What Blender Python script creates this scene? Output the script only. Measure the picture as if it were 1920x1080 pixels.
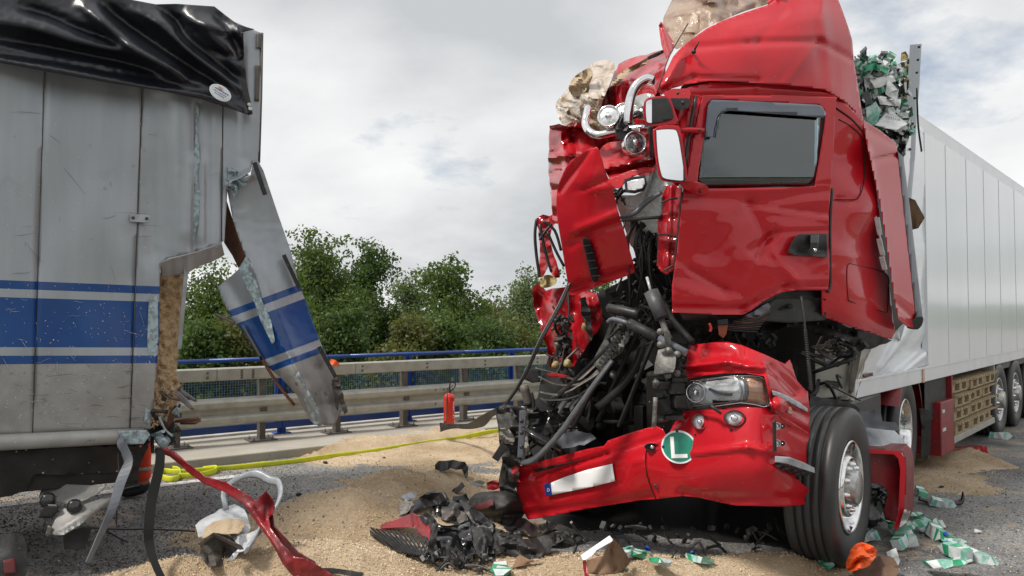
import bpy, bmesh, math, random
import numpy as np
from math import sin, cos, pi, atan, atan2, radians, sqrt, hypot
from mathutils import Vector, Matrix, noise, Quaternion
random.seed(7); np.random.seed(7)
for o in list(bpy.data.objects): bpy.data.objects.remove(o)
SC = bpy.context.scene; C = SC.collection
# ------------------------------------------------------------------ camera
F = 1450.0; HC = 1.7; PIT = atan(48 / 1450)
cam = bpy.data.cameras.new('camera'); cam_o = bpy.data.objects.new('camera', cam); C.objects.link(cam_o)
cam.sensor_width = 36; cam.lens = 36 * F / 1920; cam.clip_start = .1; cam.clip_end = 2000
cam_o.location = (0, 0, HC); cam_o.rotation_euler = (pi / 2 + PIT, 0, 0)
SC.camera = cam_o
# ------------------------------------------------------------------ world + sun
SUN_EL, SUN_AZ = radians(50), radians(-42)     # azimuth of the sun seen from the camera, measured from +Y to the right
w = bpy.data.worlds.new('World'); SC.world = w; w.use_nodes = True
nt = w.node_tree; nt.nodes.clear(); N = nt.nodes.new; L = nt.links.new
out = N('ShaderNodeOutputWorld'); bg = N('ShaderNodeBackground'); bg.inputs['Strength'].default_value = .1
sky = N('ShaderNodeTexSky'); sky.sky_type = 'NISHITA'; sky.sun_disc = False
sky.sun_elevation = SUN_EL; sky.sun_rotation = SUN_AZ; sky.dust_density = 2.0; sky.air_density = 1.0
tc = N('ShaderNodeTexCoord'); sep = N('ShaderNodeSeparateXYZ'); L(tc.outputs['Generated'], sep.inputs[0])
mx = N('ShaderNodeMath'); mx.operation = 'MAXIMUM'; mx.inputs[1].default_value = 0.0; L(sep.outputs['Z'], mx.inputs[0])
ad = N('ShaderNodeMath'); ad.operation = 'ADD'; ad.inputs[1].default_value = 0.30; L(mx.outputs[0], ad.inputs[0])
cmb = N('ShaderNodeCombineXYZ')
for k, ax in enumerate('XY'):
    dv = N('ShaderNodeMath'); dv.operation = 'DIVIDE'; L(sep.outputs[ax], dv.inputs[0]); L(ad.outputs[0], dv.inputs[1]); L(dv.outputs[0], cmb.inputs[k])
def wnoise(scale, det, rough, off, dist=0.0):
    m = N('ShaderNodeMapping'); m.inputs['Location'].default_value = off; L(cmb.outputs[0], m.inputs[0])
    n = N('ShaderNodeTexNoise'); n.inputs['Scale'].default_value = scale; n.inputs['Detail'].default_value = det
    n.inputs['Roughness'].default_value = rough; n.inputs['Distortion'].default_value = dist; L(m.outputs[0], n.inputs['Vector']); return n
n1 = wnoise(.85, 9, .52, (1.7, 6.3, 0), .15)      # shades within the cloud layer
n2 = wnoise(1.15, 7, .6, (8.63, 3.3, 0))        # the gaps
r1 = N('ShaderNodeValToRGB'); L(n1.outputs['Fac'], r1.inputs[0])
e = r1.color_ramp.elements
e[0].position = .34; e[0].color = (5.1, 5.25, 5.45, 1); e[1].position = .66; e[1].color = (9.3, 9.3, 9.2, 1)
x = r1.color_ramp.elements.new(.50); x.color = (7.5, 7.6, 7.65, 1)
r2 = N('ShaderNodeValToRGB'); L(n2.outputs['Fac'], r2.inputs[0])
r2.color_ramp.elements[0].position = .335; r2.color_ramp.elements[0].color = (.35,) * 3 + (1,)
r2.color_ramp.elements[1].position = .435; r2.color_ramp.elements[1].color = (1, 1, 1, 1)
mix = N('ShaderNodeMix'); mix.data_type = 'RGBA'; L(r2.outputs[0], mix.inputs[0]); L(sky.outputs[0], mix.inputs[6]); L(r1.outputs[0], mix.inputs[7])
L(mix.outputs[2], bg.inputs['Color']); L(bg.outputs[0], out.inputs[0])
sun = bpy.data.lights.new('sun', 'SUN'); sun.energy = 3.2; sun.angle = radians(10); sun.color = (1, .95, .87)
so = bpy.data.objects.new('sun', sun); C.objects.link(so)
sd = Vector((sin(SUN_AZ) * cos(SUN_EL), cos(SUN_AZ) * cos(SUN_EL), sin(SUN_EL)))
sd = Vector((-.62, -.28, .95)).normalized()      # sun behind the camera's left shoulder
sky.sun_elevation = math.asin(sd.z); sky.sun_rotation = atan2(sd.x, sd.y)
so.rotation_euler = sd.to_track_quat('Z', 'Y').to_euler(); so.location = sd * 50
SC.view_settings.view_transform = 'Standard'; SC.view_settings.look = 'None'; SC.view_settings.exposure = 0.22; SC.view_settings.gamma = 1
SC.view_settings.use_curve_mapping = False
SC.render.engine = 'CYCLES'

# ------------------------------------------------------------------ pixel -> place helpers (tape measure for the reconstruction)
FW = Vector((0, cos(PIT), sin(PIT))); UP = Vector((0, -sin(PIT), cos(PIT))); CAM = Vector((0, 0, HC))
ATK = [1.0]
def at(px, py, d):
    d = d * ATK[0]
    v = Vector(((px - 960) / F, 0, 0)) + FW + UP * ((540 - py) / F)
    return CAM + v * (d / v.y)
def gnd(px, py, z=0.0):
    v = Vector(((px - 960) / F, 0, 0)) + FW + UP * ((540 - py) / F)
    return CAM + v * ((z - HC) / v.z)
def vplane(P, head):
    """depth of the vertical plane through P (x,y) with heading head (deg right of +Y), as a function of the pixel"""
    h = radians(head); dx, dy = sin(h), cos(h)
    def f(px, py=0):
        k = (px - 960) / F; s = (k * P[1] - P[0]) / (dx - k * dy); return P[1] + dy * s
    return f
# ------------------------------------------------------------------ materials
MAT = {}
def mk(name, col, rough=.5, metal=0.0, coat=0.0, col2=None, nscale=4.0, lo=.4, hi=.65, bump=0.0, bscale=40.0, rough2=None, spec=.5,
       stretch=None, specks=None, detail=6, dirt=None, spread=None, trans=0.0, emit=None, bdist=.02, vor=None):
    m = bpy.data.materials.new(name); m.use_nodes = True; t = m.node_tree; b = t.nodes['Principled BSDF']
    I = b.inputs; I['Base Color'].default_value = (*col, 1); I['Roughness'].default_value = rough; I['Metallic'].default_value = metal
    I['Coat Weight'].default_value = coat; I['Coat Roughness'].default_value = .09; I['Specular IOR Level'].default_value = spec
    if trans: I['Transmission Weight'].default_value = trans
    co = t.nodes.new('ShaderNodeTexCoord'); src = co.outputs['Object']
    if stretch:
        mp = t.nodes.new('ShaderNodeMapping'); mp.inputs['Scale'].default_value = stretch; t.links.new(src, mp.inputs[0]); ssrc = mp.outputs[0]
    else: ssrc = src
    def nz(sc, det=detail, rg=.6, s=None):
        n = t.nodes.new('ShaderNodeTexNoise'); n.inputs['Scale'].default_value = sc; n.inputs['Detail'].default_value = det
        n.inputs['Roughness'].default_value = rg; t.links.new(s or src, n.inputs['Vector']); return n
    def ramp(v, a, b_):
        r = t.nodes.new('ShaderNodeMapRange'); r.inputs[1].default_value = a; r.inputs[2].default_value = b_; t.links.new(v, r.inputs[0]); return r.outputs[0]
    cur = None
    def mixc(fac, c_old, c_new):
        mm = t.nodes.new('ShaderNodeMix'); mm.data_type = 'RGBA'; t.links.new(fac, mm.inputs[0])
        if isinstance(c_old, tuple): mm.inputs[6].default_value = (*c_old, 1)
        else: t.links.new(c_old, mm.inputs[6])
        mm.inputs[7].default_value = (*c_new, 1); return mm.outputs[2]
    cc = col
    if col2:
        f = ramp(nz(nscale, s=ssrc).outputs['Fac'], lo, hi); cc = mixc(f, cc, col2)
        if rough2 is not None:
            mr = t.nodes.new('ShaderNodeMapRange'); mr.inputs[3].default_value = rough; mr.inputs[4].default_value = rough2
            t.links.new(f, mr.inputs[0]); t.links.new(mr.outputs[0], I['Roughness'])
    if dirt:   # (colour, scale, lo, hi)
        f = ramp(nz(dirt[1], 8, .7).outputs['Fac'], dirt[2], dirt[3]); cc = mixc(f, cc, dirt[0])
    if specks:  # (colour, scale, radius, chance)
        v = t.nodes.new('ShaderNodeTexVoronoi'); v.inputs['Scale'].default_value = specks[1]; t.links.new(src, v.inputs['Vector'])
        f1 = t.nodes.new('ShaderNodeMath'); f1.operation = 'LESS_THAN'; t.links.new(v.outputs['Distance'], f1.inputs[0]); f1.inputs[1].default_value = specks[2]
        sp = t.nodes.new('ShaderNodeSeparateColor'); t.links.new(v.outputs['Color'], sp.inputs[0])
        f2 = t.nodes.new('ShaderNodeMath'); f2.operation = 'LESS_THAN'; t.links.new(sp.outputs[0], f2.inputs[0]); f2.inputs[1].default_value = specks[3]
        f3 = t.nodes.new('ShaderNodeMath'); f3.operation = 'MULTIPLY'; t.links.new(f1.outputs[0], f3.inputs[0]); t.links.new(f2.outputs[0], f3.inputs[1])
        cc = mixc(f3.outputs[0], cc, specks[0])
    if not isinstance(cc, tuple): t.links.new(cc, I['Base Color'])
    if bump:
        bn = t.nodes.new('ShaderNodeBump'); bn.inputs['Strength'].default_value = bump; bn.inputs['Distance'].default_value = bdist
        t.links.new(nz(bscale, 5, .6, ssrc).outputs['Fac'], bn.inputs['Height']); t.links.new(bn.outputs[0], I['Normal'])
        if coat: t.links.new(bn.outputs[0], I['Coat Normal'])
    MAT[name] = m; return m
CHIP = (.55, .40, .24)
mk('red_paint', (.50, .007, .016), .45, 0, .55, (.44, .006, .014), 1.5, bump=.008, bscale=5, spec=.15, specks=((.6, .45, .35), 55, .10, .03), dirt=((.40, .04, .05), 3, .66, .95))
mk('red_crushed', (.44, .006, .014), .4, 0, .8, (.22, .005, .010), 3, spec=.2, bump=.12, bscale=9, dirt=((.42, .12, .11), 7, .62, .8), specks=((.6, .42, .25), 40, .14, .10))
mk('red_dull', (.27, .008, .014), .5, 0, .2, (.12, .01, .012), 5, bump=.1, bscale=20, specks=((.6, .5, .45), 60, .12, .12))
mk('red_dark', (.12, .006, .008), .55, 0, .1, (.05, .008, .008), 5, bump=.1, bscale=20)
mk('alu', (.37, .395, .42), .36, .3, 0, (.28, .30, .32), 3.0, .38, .68, .03, 12, stretch=(1, 1, .10), dirt=((.25, .25, .25), 2.2, .62, .9), specks=((.6, .6, .58), 34, .07, .12))
mk('alu_low', (.34, .33, .315), .5, .2, 0, (.25, .24, .225), 5.0, .35, .65, .08, 30, dirt=((.06, .05, .045), 9, .60, .74), specks=((.62, .52, .4), 30, .10, .22))
mk('alu_inner', (.42, .43, .45), .45, .2, 0, (.33, .33, .34), 5.0, bump=.1, bscale=14)
mk('stripe_blue', (.003, .058, .235), .34, 0, .2, (.003, .046, .190), 3, specks=((.35, .4, .5), 22, .07, .07), dirt=((.03, .05, .12), 6, .60, .8))
mk('scrape', (.40, .50, .53), .6, 0, 0, (.22, .27, .29), 30, .45, .6, .5, 60)
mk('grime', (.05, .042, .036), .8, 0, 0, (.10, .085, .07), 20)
mk('galv', (.42, .41, .36), .5, .2, 0, (.33, .32, .28), 6, bump=.05, bscale=30, dirt=((.16, .14, .11), 3, .60, .85))
mk('galv_dark', (.10, .09, .08), .6, .2, 0, (.15, .13, .11), 9, bump=.1)
mk('rail_blue', (.010, .060, .31), .4, 0, .15, (.014, .05, .22), 6)
mk('mesh_wire', (.14, .23, .32), .5, .3)
mk('tarp', (.008, .009, .013), .35, 0, .12, (.016, .017, .028), 2, bump=.16, bscale=7, specks=((.3, .3, .32), 60, .06, .08), spec=.55)
mk('black', (.012, .012, .013), .45, 0, 0, (.03, .028, .027), 9, bump=.12, bscale=30)
mk('black_dusty', (.016, .016, .016), .6, 0, 0, (.05, .046, .042), 12, .5, .72, .25, 40, specks=((.5, .4, .28), 60, .14, .12))
mk('black_gloss', (.010, .010, .012), .22, 0, .3, (.02, .02, .02), 9, bump=.05)
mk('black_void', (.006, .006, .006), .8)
mk('chassis_dark', (.008, .007, .007), .7, 0, 0, (.022, .016, .013), 8, specks=((.45, .36, .28), 22, .13, .22), bump=.2)
mk('strap_black', (.010, .010, .010), .85, spec=.2)
mk('rubber', (.016, .016, .017), .55, 0, 0, (.035, .033, .032), 8, bump=.15, bscale=50, dirt=((.08, .07, .055), 14, .66, .8))
mk('sidewall', (.028, .028, .029), .45, 0, 0, (.035, .034, .033), 8, bump=.05, bscale=30, dirt=((.09, .08, .065), 10, .64, .8))
mk('chrome', (.80, .80, .80), .10, 1.0, 0, (.55, .54, .52), 8, .5, .7, rough2=.3)
mk('rim_metal', (.55, .55, .54), .26, .9, 0, (.33, .31, .29), 14, rough2=.45)
mk('mirror', (.88, .89, .90), .01, 1.0)
mk('lens', (.55, .57, .58), .12, .25, 1.0, (.85, .86, .88), 30, .4, .6, .5, 26)
mk('lamp_refl', (.70, .72, .74), .3, .05, .6, (.40, .42, .44), 14, .5, .64, bump=.4, bscale=18)
mk('lens_dark', (.12, .13, .14), .06, .8, 1.0, (.7, .7, .7), 20, .5, .62, .8, 22)
mk('amber', (.52, .21, .09), .25, 0, 1.0, (.50, .33, .22), 30, bump=.3, bscale=60)
mk('glass_dark', (.045, .068, .075), .05, 0, 1.0, (.07, .10, .105), 2.2, .4, .65, spec=.6)
mk('glass_tint', (.035, .05, .085), .08, 0, 1.0, (.05, .07, .11), 4)
mk('curtain', (.42, .50, .47), .8)
mk('glass_crazed', (.60, .74, .73), .2, 0, .6, (.78, .88, .88), 40, .4, .6, .8, 60, detail=10)
mk('grey_plastic', (.11, .12, .14), .45, 0, .1, (.14, .15, .17), 9)
mk('cowl_grey', (.055, .058, .064), .5, 0, .05, (.085, .085, .09), 14, bump=.15, bscale=60)
mk('silver_plastic', (.40, .43, .46), .4, .1, .2, (.30, .32, .34), 14)
mk('tread_black', (.03, .03, .03), .7, 0, 0, (.10, .10, .10), 60, .5, .6, 1.0, 60)
mk('cast_alu', (.20, .19, .175), .55, .4, 0, (.09, .085, .08), 14, bump=.4, bscale=40)
mk('metal_torn', (.16, .145, .13), .5, .4, 0, (.07, .06, .055), 9, bump=.4, bscale=25, specks=((.5, .45, .4), 40, .12, .15))
mk('rust', (.16, .05, .018), .75, 0, 0, (.07, .03, .018), 12, bump=.5, bscale=40)
mk('white_panel', (.76, .78, .80), .2, .0, .45, (.71, .73, .75), 1.2, bump=.01, bscale=3, stretch=(1, 1, .2))
mk('white_rail', (.72, .74, .76), .28, .0, .2, (.64, .66, .68), 4, specks=((.35, .3, .25), 30, .08, .1))
mk('white_paint', (.80, .81, .82), .5, 0, 0, (.70, .71, .72), 8)
mk('white_flat', (.85, .85, .85), .5)
mk('white_metal', (.60, .62, .64), .35, .2, .1, (.42, .43, .44), 12, bump=.2, bscale=20, dirt=((.20, .17, .14), 11, .6, .75))
mk('foam', (.48, .38, .17), .9, 0, 0, (.33, .25, .11), 14, bump=1.0, bscale=40)
mk('felt', (.42, .39, .35), .95, 0, 0, (.22, .2, .18), 30, bump=1.0, bscale=60)
mk('green_sign', (.012, .20, .135), .4, 0, .2, (.02, .25, .17), 20)
mk('green_print', (.010, .22, .085), .4, 0, .3, (.03, .34, .19), 22)
mk('teal_print', (.16, .42, .33), .45, 0, .2, (.50, .62, .58), 14, .45, .6)
mk('carton_white', (.66, .70, .70), .45, 0, .2, (.50, .55, .55), 20, bump=.2)
mk('carton_dark', (.02, .035, .028), .5, 0, .1, (.05, .07, .06), 20)
mk('cap_blue', (.02, .06, .36), .4)
mk('cardboard', (.22, .13, .075), .85, 0, 0, (.16, .09, .05), 12, bump=.1)
mk('cardboard_dark', (.10, .06, .04), .85, 0, 0, (.15, .09, .055), 12, bump=.1)
mk('orange', (.85, .13, .02), .5, 0, .1, (.70, .085, .015), 9, bump=.3, bscale=20)
mk('hivis', (.85, .075, .025), .7, 0, 0, (.65, .05, .02), 9, bump=.4, bscale=25)
mk('reflective', (.36, .35, .34), .4, .2)
mk('skin', (.42, .23, .16), .6)
mk('hose_yellow', (.66, .70, .02), .6, 0, .05, (.52, .56, .03), 8, bump=.15, bscale=30)
mk('ext_red', (.62, .022, .012), .3, 0, .5, (.5, .02, .012), 8)
mk('number_blue', (.012, .05, .30), .4)
mk('pallet_wood', (.46, .36, .22), .85, 0, 0, (.24, .17, .10), 14, bump=.3, bscale=60, stretch=(1, 1, 4))
mk('bag', (.25, .155, .10), .25, 0, .5, (.36, .25, .17), 3, .42, .6, .45, 16, dirt=((.50, .42, .35), 12, .62, .74), bdist=.03, stretch=(1, 1, 2.5))
mk('bag_white', (.56, .49, .42), .25, 0, .5, (.40, .29, .20), 5, .45, .62, .5, 22, bdist=.03, stretch=(1, 1, 2.2))
mk('orange_pot', (.30, .055, .02), .5, 0, .2)
mk('bark', (.07, .055, .045), .9, 0, 0, (.13, .11, .10), 12, bump=.6)
for i, (c, c2) in enumerate([((.060, .105, .026), (.10, .14, .04)), ((.042, .085, .025), (.075, .115, .032)), ((.10, .14, .06), (.13, .17, .08)), ((.085, .11, .03), (.12, .12, .04))]):
    m = mk('leaf%d' % i, c, .5, 0, 0, c2, 1.6, spec=.35)
    t = m.node_tree; b = t.nodes['Principled BSDF']
    tr = t.nodes.new('ShaderNodeBsdfTranslucent'); tr.inputs[0].default_value = (c2[0] * 1.6, c2[1] * 1.7, c2[2], 1)
    ms = t.nodes.new('ShaderNodeMixShader'); ms.inputs[0].default_value = .35
    t.links.new(b.outputs[0], ms.inputs[1]); t.links.new(tr.outputs[0], ms.inputs[2]); t.links.new(ms.outputs[0], t.nodes['Material Output'].inputs[0])

m = mk('window_tint', (.9, .95, .95), .03); t = m.node_tree
trn = t.nodes.new('ShaderNodeBsdfTransparent'); trn.inputs[0].default_value = (.66, .76, .76, 1); gls = t.nodes.new('ShaderNodeBsdfGlossy'); gls.inputs['Roughness'].default_value = .02
gls.inputs[0].default_value = (.9, .95, .97, 1)
fr = t.nodes.new('ShaderNodeFresnel'); fr.inputs[0].default_value = 2.0
ms = t.nodes.new('ShaderNodeMixShader'); t.links.new(fr.outputs[0], ms.inputs[0]); t.links.new(trn.outputs[0], ms.inputs[1]); t.links.new(gls.outputs[0], ms.inputs[2]); t.links.new(ms.outputs[0], t.nodes['Material Output'].inputs[0])
m = mk('clear_glass', (.9, .95, .95), .03); t = m.node_tree; b = t.nodes['Principled BSDF']
trn = t.nodes.new('ShaderNodeBsdfTransparent'); gls = t.nodes.new('ShaderNodeBsdfGlossy'); gls.inputs['Roughness'].default_value = .03; fr = t.nodes.new('ShaderNodeFresnel'); fr.inputs[0].default_value = 1.5
ms = t.nodes.new('ShaderNodeMixShader'); t.links.new(fr.outputs[0], ms.inputs[0]); t.links.new(trn.outputs[0], ms.inputs[1]); t.links.new(gls.outputs[0], ms.inputs[2]); t.links.new(ms.outputs[0], t.nodes['Material Output'].inputs[0])
# ------------------------------------------------------------------ object helpers
OFF = {}
def tag(o, label=None, cat=None, group=None, kind=None):
    if label: o['label'] = label
    if cat: o['category'] = cat
    if group: o['group'] = group
    if kind: o['kind'] = kind
    return o
def thing(name, label, cat, loc, group=None):
    o = bpy.data.objects.new(name, None); C.objects.link(o); o.location = loc; o.empty_display_size = .2
    OFF[o.name] = Vector(loc); return tag(o, label, cat, group)
def linkmesh(name, me, mats, parent=None, origin=None, smooth=None):
    for m in mats: me.materials.append(MAT[m] if isinstance(m, str) else m)
    o = bpy.data.objects.new(name, me); C.objects.link(o)
    n = len(me.vertices)
    if parent is not None: off = OFF[parent.name]
    else:
        if origin is None and n:
            a = np.empty(n * 3, np.float32); me.vertices.foreach_get('co', a); a = a.reshape(-1, 3)
            origin = Vector((float((a[:, 0].min() + a[:, 0].max()) / 2), float((a[:, 1].min() + a[:, 1].max()) / 2), float(a[:, 2].min())))
        off = Vector(origin or (0, 0, 0))
        o.location = off
    OFF[o.name] = off
    me.transform(Matrix.Translation(-off))
    if parent is not None: o.parent = parent
    if smooth is not None: me.shade_smooth() if smooth else me.shade_flat()
    return o
class MB:
    def __init__(s): s.v = []; s.f = []; s.m = []; s.s = []
    def add(s, vs, fs, mi=0, sm=False):
        b = len(s.v); s.v += [Vector(v) for v in vs]
        for f in fs: s.f.append([b + i for i in f]); s.m.append(mi); s.s.append(sm)
        return s
    def box(s, c, size, R=None, mi=0, taper=1.0):
        R = R or Matrix.Identity(3); c = Vector(c); hx, hy, hz = [q / 2 for q in size]
        vs = []
        for z in (-1, 1):
            k = taper if z > 0 else 1
            for y in (-1, 1):
                for x in (-1, 1): vs.append(c + R @ Vector((x * hx * k, y * hy * k, z * hz)))
        return s.add(vs, [(0, 2, 3, 1), (4, 5, 7, 6), (0, 1, 5, 4), (2, 6, 7, 3), (0, 4, 6, 2), (1, 3, 7, 5)], mi)
    def bar(s, p0, p1, w_, h_, mi=0, up=Vector((0, 0, 1))):
        p0, p1 = Vector(p0), Vector(p1); x = (p1 - p0); ln = x.length; x.normalize()
        y = up.cross(x)
        if y.length < 1e-3: y = Vector((0, 1, 0)).cross(x)
        y.normalize(); z = x.cross(y); R = Matrix((x, y, z)).transposed()
        return s.box((p0 + p1) / 2, (ln, w_, h_), R, mi)
    def tube(s, pts, r, seg=8, mi=0, flat=1.0, cap=True):
        pts = [Vector(p) for p in pts]; n = len(pts); rr = r if hasattr(r, '__len__') else [r] * n
        rings = []; up = Vector((0, 0, 1)); prev = None
        for i, p in enumerate(pts):
            t_ = (pts[min(i + 1, n - 1)] - pts[max(i - 1, 0)]).normalized()
            if prev is None:
                a = up.cross(t_)
                if a.length < .1: a = Vector((1, 0, 0)).cross(t_)
            else: a = prev - t_ * prev.dot(t_)
            a.normalize(); prev = a; b = t_.cross(a)
            rings.append([p + (a * cos(2 * pi * k / seg) + b * sin(2 * pi * k / seg) * flat) * rr[i] for k in range(seg)])
        vs = [q for rg in rings for q in rg]
        fs = [(i * seg + k, i * seg + (k + 1) % seg, (i + 1) * seg + (k + 1) % seg, (i + 1) * seg + k) for i in range(n - 1) for k in range(seg)]
        b0 = len(s.f); s.add(vs, fs, mi, True)
        if cap:
            base = len(s.v) - len(vs)
            s.f.append([base + k for k in range(seg)][::-1]); s.m.append(mi); s.s.append(False)
            s.f.append([base + (n - 1) * seg + k for k in range(seg)]); s.m.append(mi); s.s.append(False)
        return s
    def lathe(s, c, axis, prof, seg=32, mi=0, sm=True, sx=1.0):
        """prof: list of (radius, along-axis[, material])"""
        c = Vector(c); ax = Vector(axis).normalized(); a = Vector((0, 0, 1)).cross(ax)
        if a.length < .05: a = Vector((1, 0, 0))
        a.normalize(); b = ax.cross(a)
        vs = []
        for q in prof:
            for k in range(seg):
                th = 2 * pi * k / seg; vs.append(c + ax * q[1] + (a * cos(th) * sx + b * sin(th)) * q[0])
        base = len(s.v); s.v += vs
        for i in range(len(prof) - 1):
            m_ = prof[i + 1][2] if len(prof[i + 1]) > 2 else mi
            for k in range(seg):
                s.f.append([base + i * seg + k, base + i * seg + (k + 1) % seg, base + (i + 1) * seg + (k + 1) % seg, base + (i + 1) * seg + k]); s.m.append(m_); s.s.append(sm)
        return s
    def sphere(s, c, r, mi=0, sc=(1, 1, 1), nz=0.0, seg=12):
        c = Vector(c); vs = []; rows = seg // 2
        for i in range(rows + 1):
            for k in range(seg):
                th = pi * i / rows; ph = 2 * pi * k / seg
                d = Vector((sin(th) * cos(ph), sin(th) * sin(ph), cos(th)))
                kk = 1 + nz * noise.noise(d * 2 + c * 7) if nz else 1
                vs.append(c + Vector((d.x * sc[0], d.y * sc[1], d.z * sc[2])) * r * kk)
        fs = [(i * seg + k, (i + 1) * seg + k, (i + 1) * seg + (k + 1) % seg, i * seg + (k + 1) % seg) for i in range(rows) for k in range(seg)]
        return s.add(vs, fs, mi, True)
    def poly(s, pts, thick=0.0, nrm=None, mi=0):
        pts = [Vector(p) for p in pts]; n = len(pts)
        if not thick: return s.add(pts, [tuple(range(n))], mi)
        if nrm is None:
            nrm = (pts[1] - pts[0]).cross(pts[2] - pts[0]).normalized()
        nrm = Vector(nrm); q = [p + nrm * thick for p in pts]
        return s.add(pts + q, [tuple(range(n)), tuple(range(2 * n - 1, n - 1, -1))] + [(i, i + n, (i + 1) % n + n, (i + 1) % n) for i in range(n)], mi)
    def build(s, name, mats, parent=None, smooth=None, bevel=0.0, origin=None, label=None):
        me = bpy.data.meshes.new(name); me.from_pydata([tuple(v) for v in s.v], [], s.f)
        if isinstance(mats, str): mats = [mats]
        me.polygons.foreach_set('material_index', s.m); me.polygons.foreach_set('use_smooth', s.s if smooth is None else [smooth] * len(s.f))
        me.validate(); me.update()
        o = linkmesh(name, me, mats, parent, origin)
        if bevel:
            b = o.modifiers.new('bevel', 'BEVEL'); b.width = bevel; b.segments = 2; b.limit_method = 'ANGLE'; b.angle_limit = radians(40)
        if label: o['label'] = label
        return o
def catmull(pts, sub=5, closed=False):
    P = [Vector(p) for p in pts]; n = len(P); o = []
    rng = range(n if closed else n - 1)
    for i in rng:
        if closed: p0, p1, p2, p3 = P[(i - 1) % n], P[i], P[(i + 1) % n], P[(i + 2) % n]
        else: p0, p1, p2, p3 = P[max(i - 1, 0)], P[i], P[i + 1], P[min(i + 2, n - 1)]
        for k in range(sub):
            t_ = k / sub; o.append(.5 * ((2 * p1) + (p2 - p0) * t_ + (2 * p0 - 5 * p1 + 4 * p2 - p3) * t_ * t_ + (3 * p1 - p0 - 3 * p2 + p3) * t_ ** 3))
    if not closed: o.append(P[-1])
    return o
def cm2(pts, sub=4): return [(q.x, q.y) for q in catmull([(a, b, 0) for a, b in pts], sub, True)]
def tps(ctrl):
    """smooth depth surface through control points (px, py, depth)"""
    c = np.array(ctrl, float); xy = c[:, :2] / 100; z = c[:, 2]; n = len(c)
    r2 = ((xy[:, None] - xy[None]) ** 2).sum(-1); K = np.where(r2 > 0, r2 * np.log(r2 + 1e-12), 0) * .5
    A = np.zeros((n + 3, n + 3)); A[:n, :n] = K + np.eye(n) * 1e-4; A[:n, n] = 1; A[:n, n + 1:] = xy; A[n, :n] = 1; A[n + 1:, :n] = xy.T
    s = np.linalg.lstsq(A, np.concatenate([z, [0, 0, 0]]), rcond=None)[0]
    def f(px, py):
        d = ((xy - (px / 100, py / 100)) ** 2).sum(1); k = np.where(d > 0, d * np.log(d + 1e-12), 0) * .5
        return float(k @ s[:n] + s[n] + s[n + 1] * px / 100 + s[n + 2] * py / 100)
    return f
def crease(px, py, c):
    """c = (x0,y0,x1,y1,width,amp[,kind]); kind 0 = ridge, 1 = step (one side pushed in), 2 = round dent"""
    if c[0] == 'poly':
        best = 1e9; pts, wd, am = c[1:4]; sd = 1; tt = 0; n = len(pts) - 1
        for i in range(n):
            (x0, y0), (x1, y1) = pts[i], pts[i + 1]; dx, dy = x1 - x0, y1 - y0; L2 = dx * dx + dy * dy
            t_ = min(1, max(0, ((px - x0) * dx + (py - y0) * dy) / L2)); d_ = hypot(px - x0 - t_ * dx, py - y0 - t_ * dy)
            if d_ < best: best = d_; tt = (i + t_) / n; sd = 1 if (px - x0) * dy - (py - y0) * dx > 0 else -1
        k = best / (wd * (1.35 if sd > 0 else .8)); env = min(1, 4 * tt, 5 * (1 - tt)) if c[4] else 1
        return am * env * math.exp(-k * k)
    x0, y0, x1, y1, wd, am = c[:6]; kd = c[6] if len(c) > 6 else 0
    dx, dy = x1 - x0, y1 - y0; L2 = dx * dx + dy * dy + 1e-9
    if kd == 2: return am * math.exp(-(((px - x0) / x1) ** 2 + ((py - y0) / y1) ** 2))
    t_ = ((px - x0) * dx + (py - y0) * dy) / L2; tc_ = min(1, max(0, t_))
    side = ((px - x0) * dy - (py - y0) * dx) / sqrt(L2)
    if kd == 1:
        fade = 1 if 0 <= t_ <= 1 else math.exp(-((t_ - tc_) ** 2 * L2) / (2 * wd * wd * 9))
        return am * fade / (1 + math.exp(-max(-30, min(30, side / wd * 3))))
    if kd == 3:   # fold: sharp on one side, soft on the other
        d_ = hypot(px - x0 - tc_ * dx, py - y0 - tc_ * dy); return am * math.exp(-d_ / (wd * (1.0 if side > 0 else .35)))
    d_ = hypot(px - x0 - tc_ * dx, py - y0 - tc_ * dy)
    return am * max(0, 1 - d_ / wd) if kd == 4 else am * math.exp(-(d_ / wd) ** 2)
SEED = [0]
def tri(x): x = x - math.floor(x); return abs(2 * x - 1)
def facets(px, py, cs, sd_):
    """crumpled sheet: straight sharp folds between flattish facets"""
    p = Vector((px / cs, py / cs, sd_)); wx = noise.noise(p * .55) * 1.3; wy = noise.noise(p * .55 + Vector((9, 3, 0))) * 1.3
    x, y = px / cs + wx, py / cs + wy; d = 0; a = sd_
    for f_, am in ((.45, .42), (.62, .3), (.95, .2), (1.7, .10)):
        a += 2.1 + f_; d += am * tri((x * cos(a) + y * sin(a)) * f_ + a)
    return d
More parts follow.
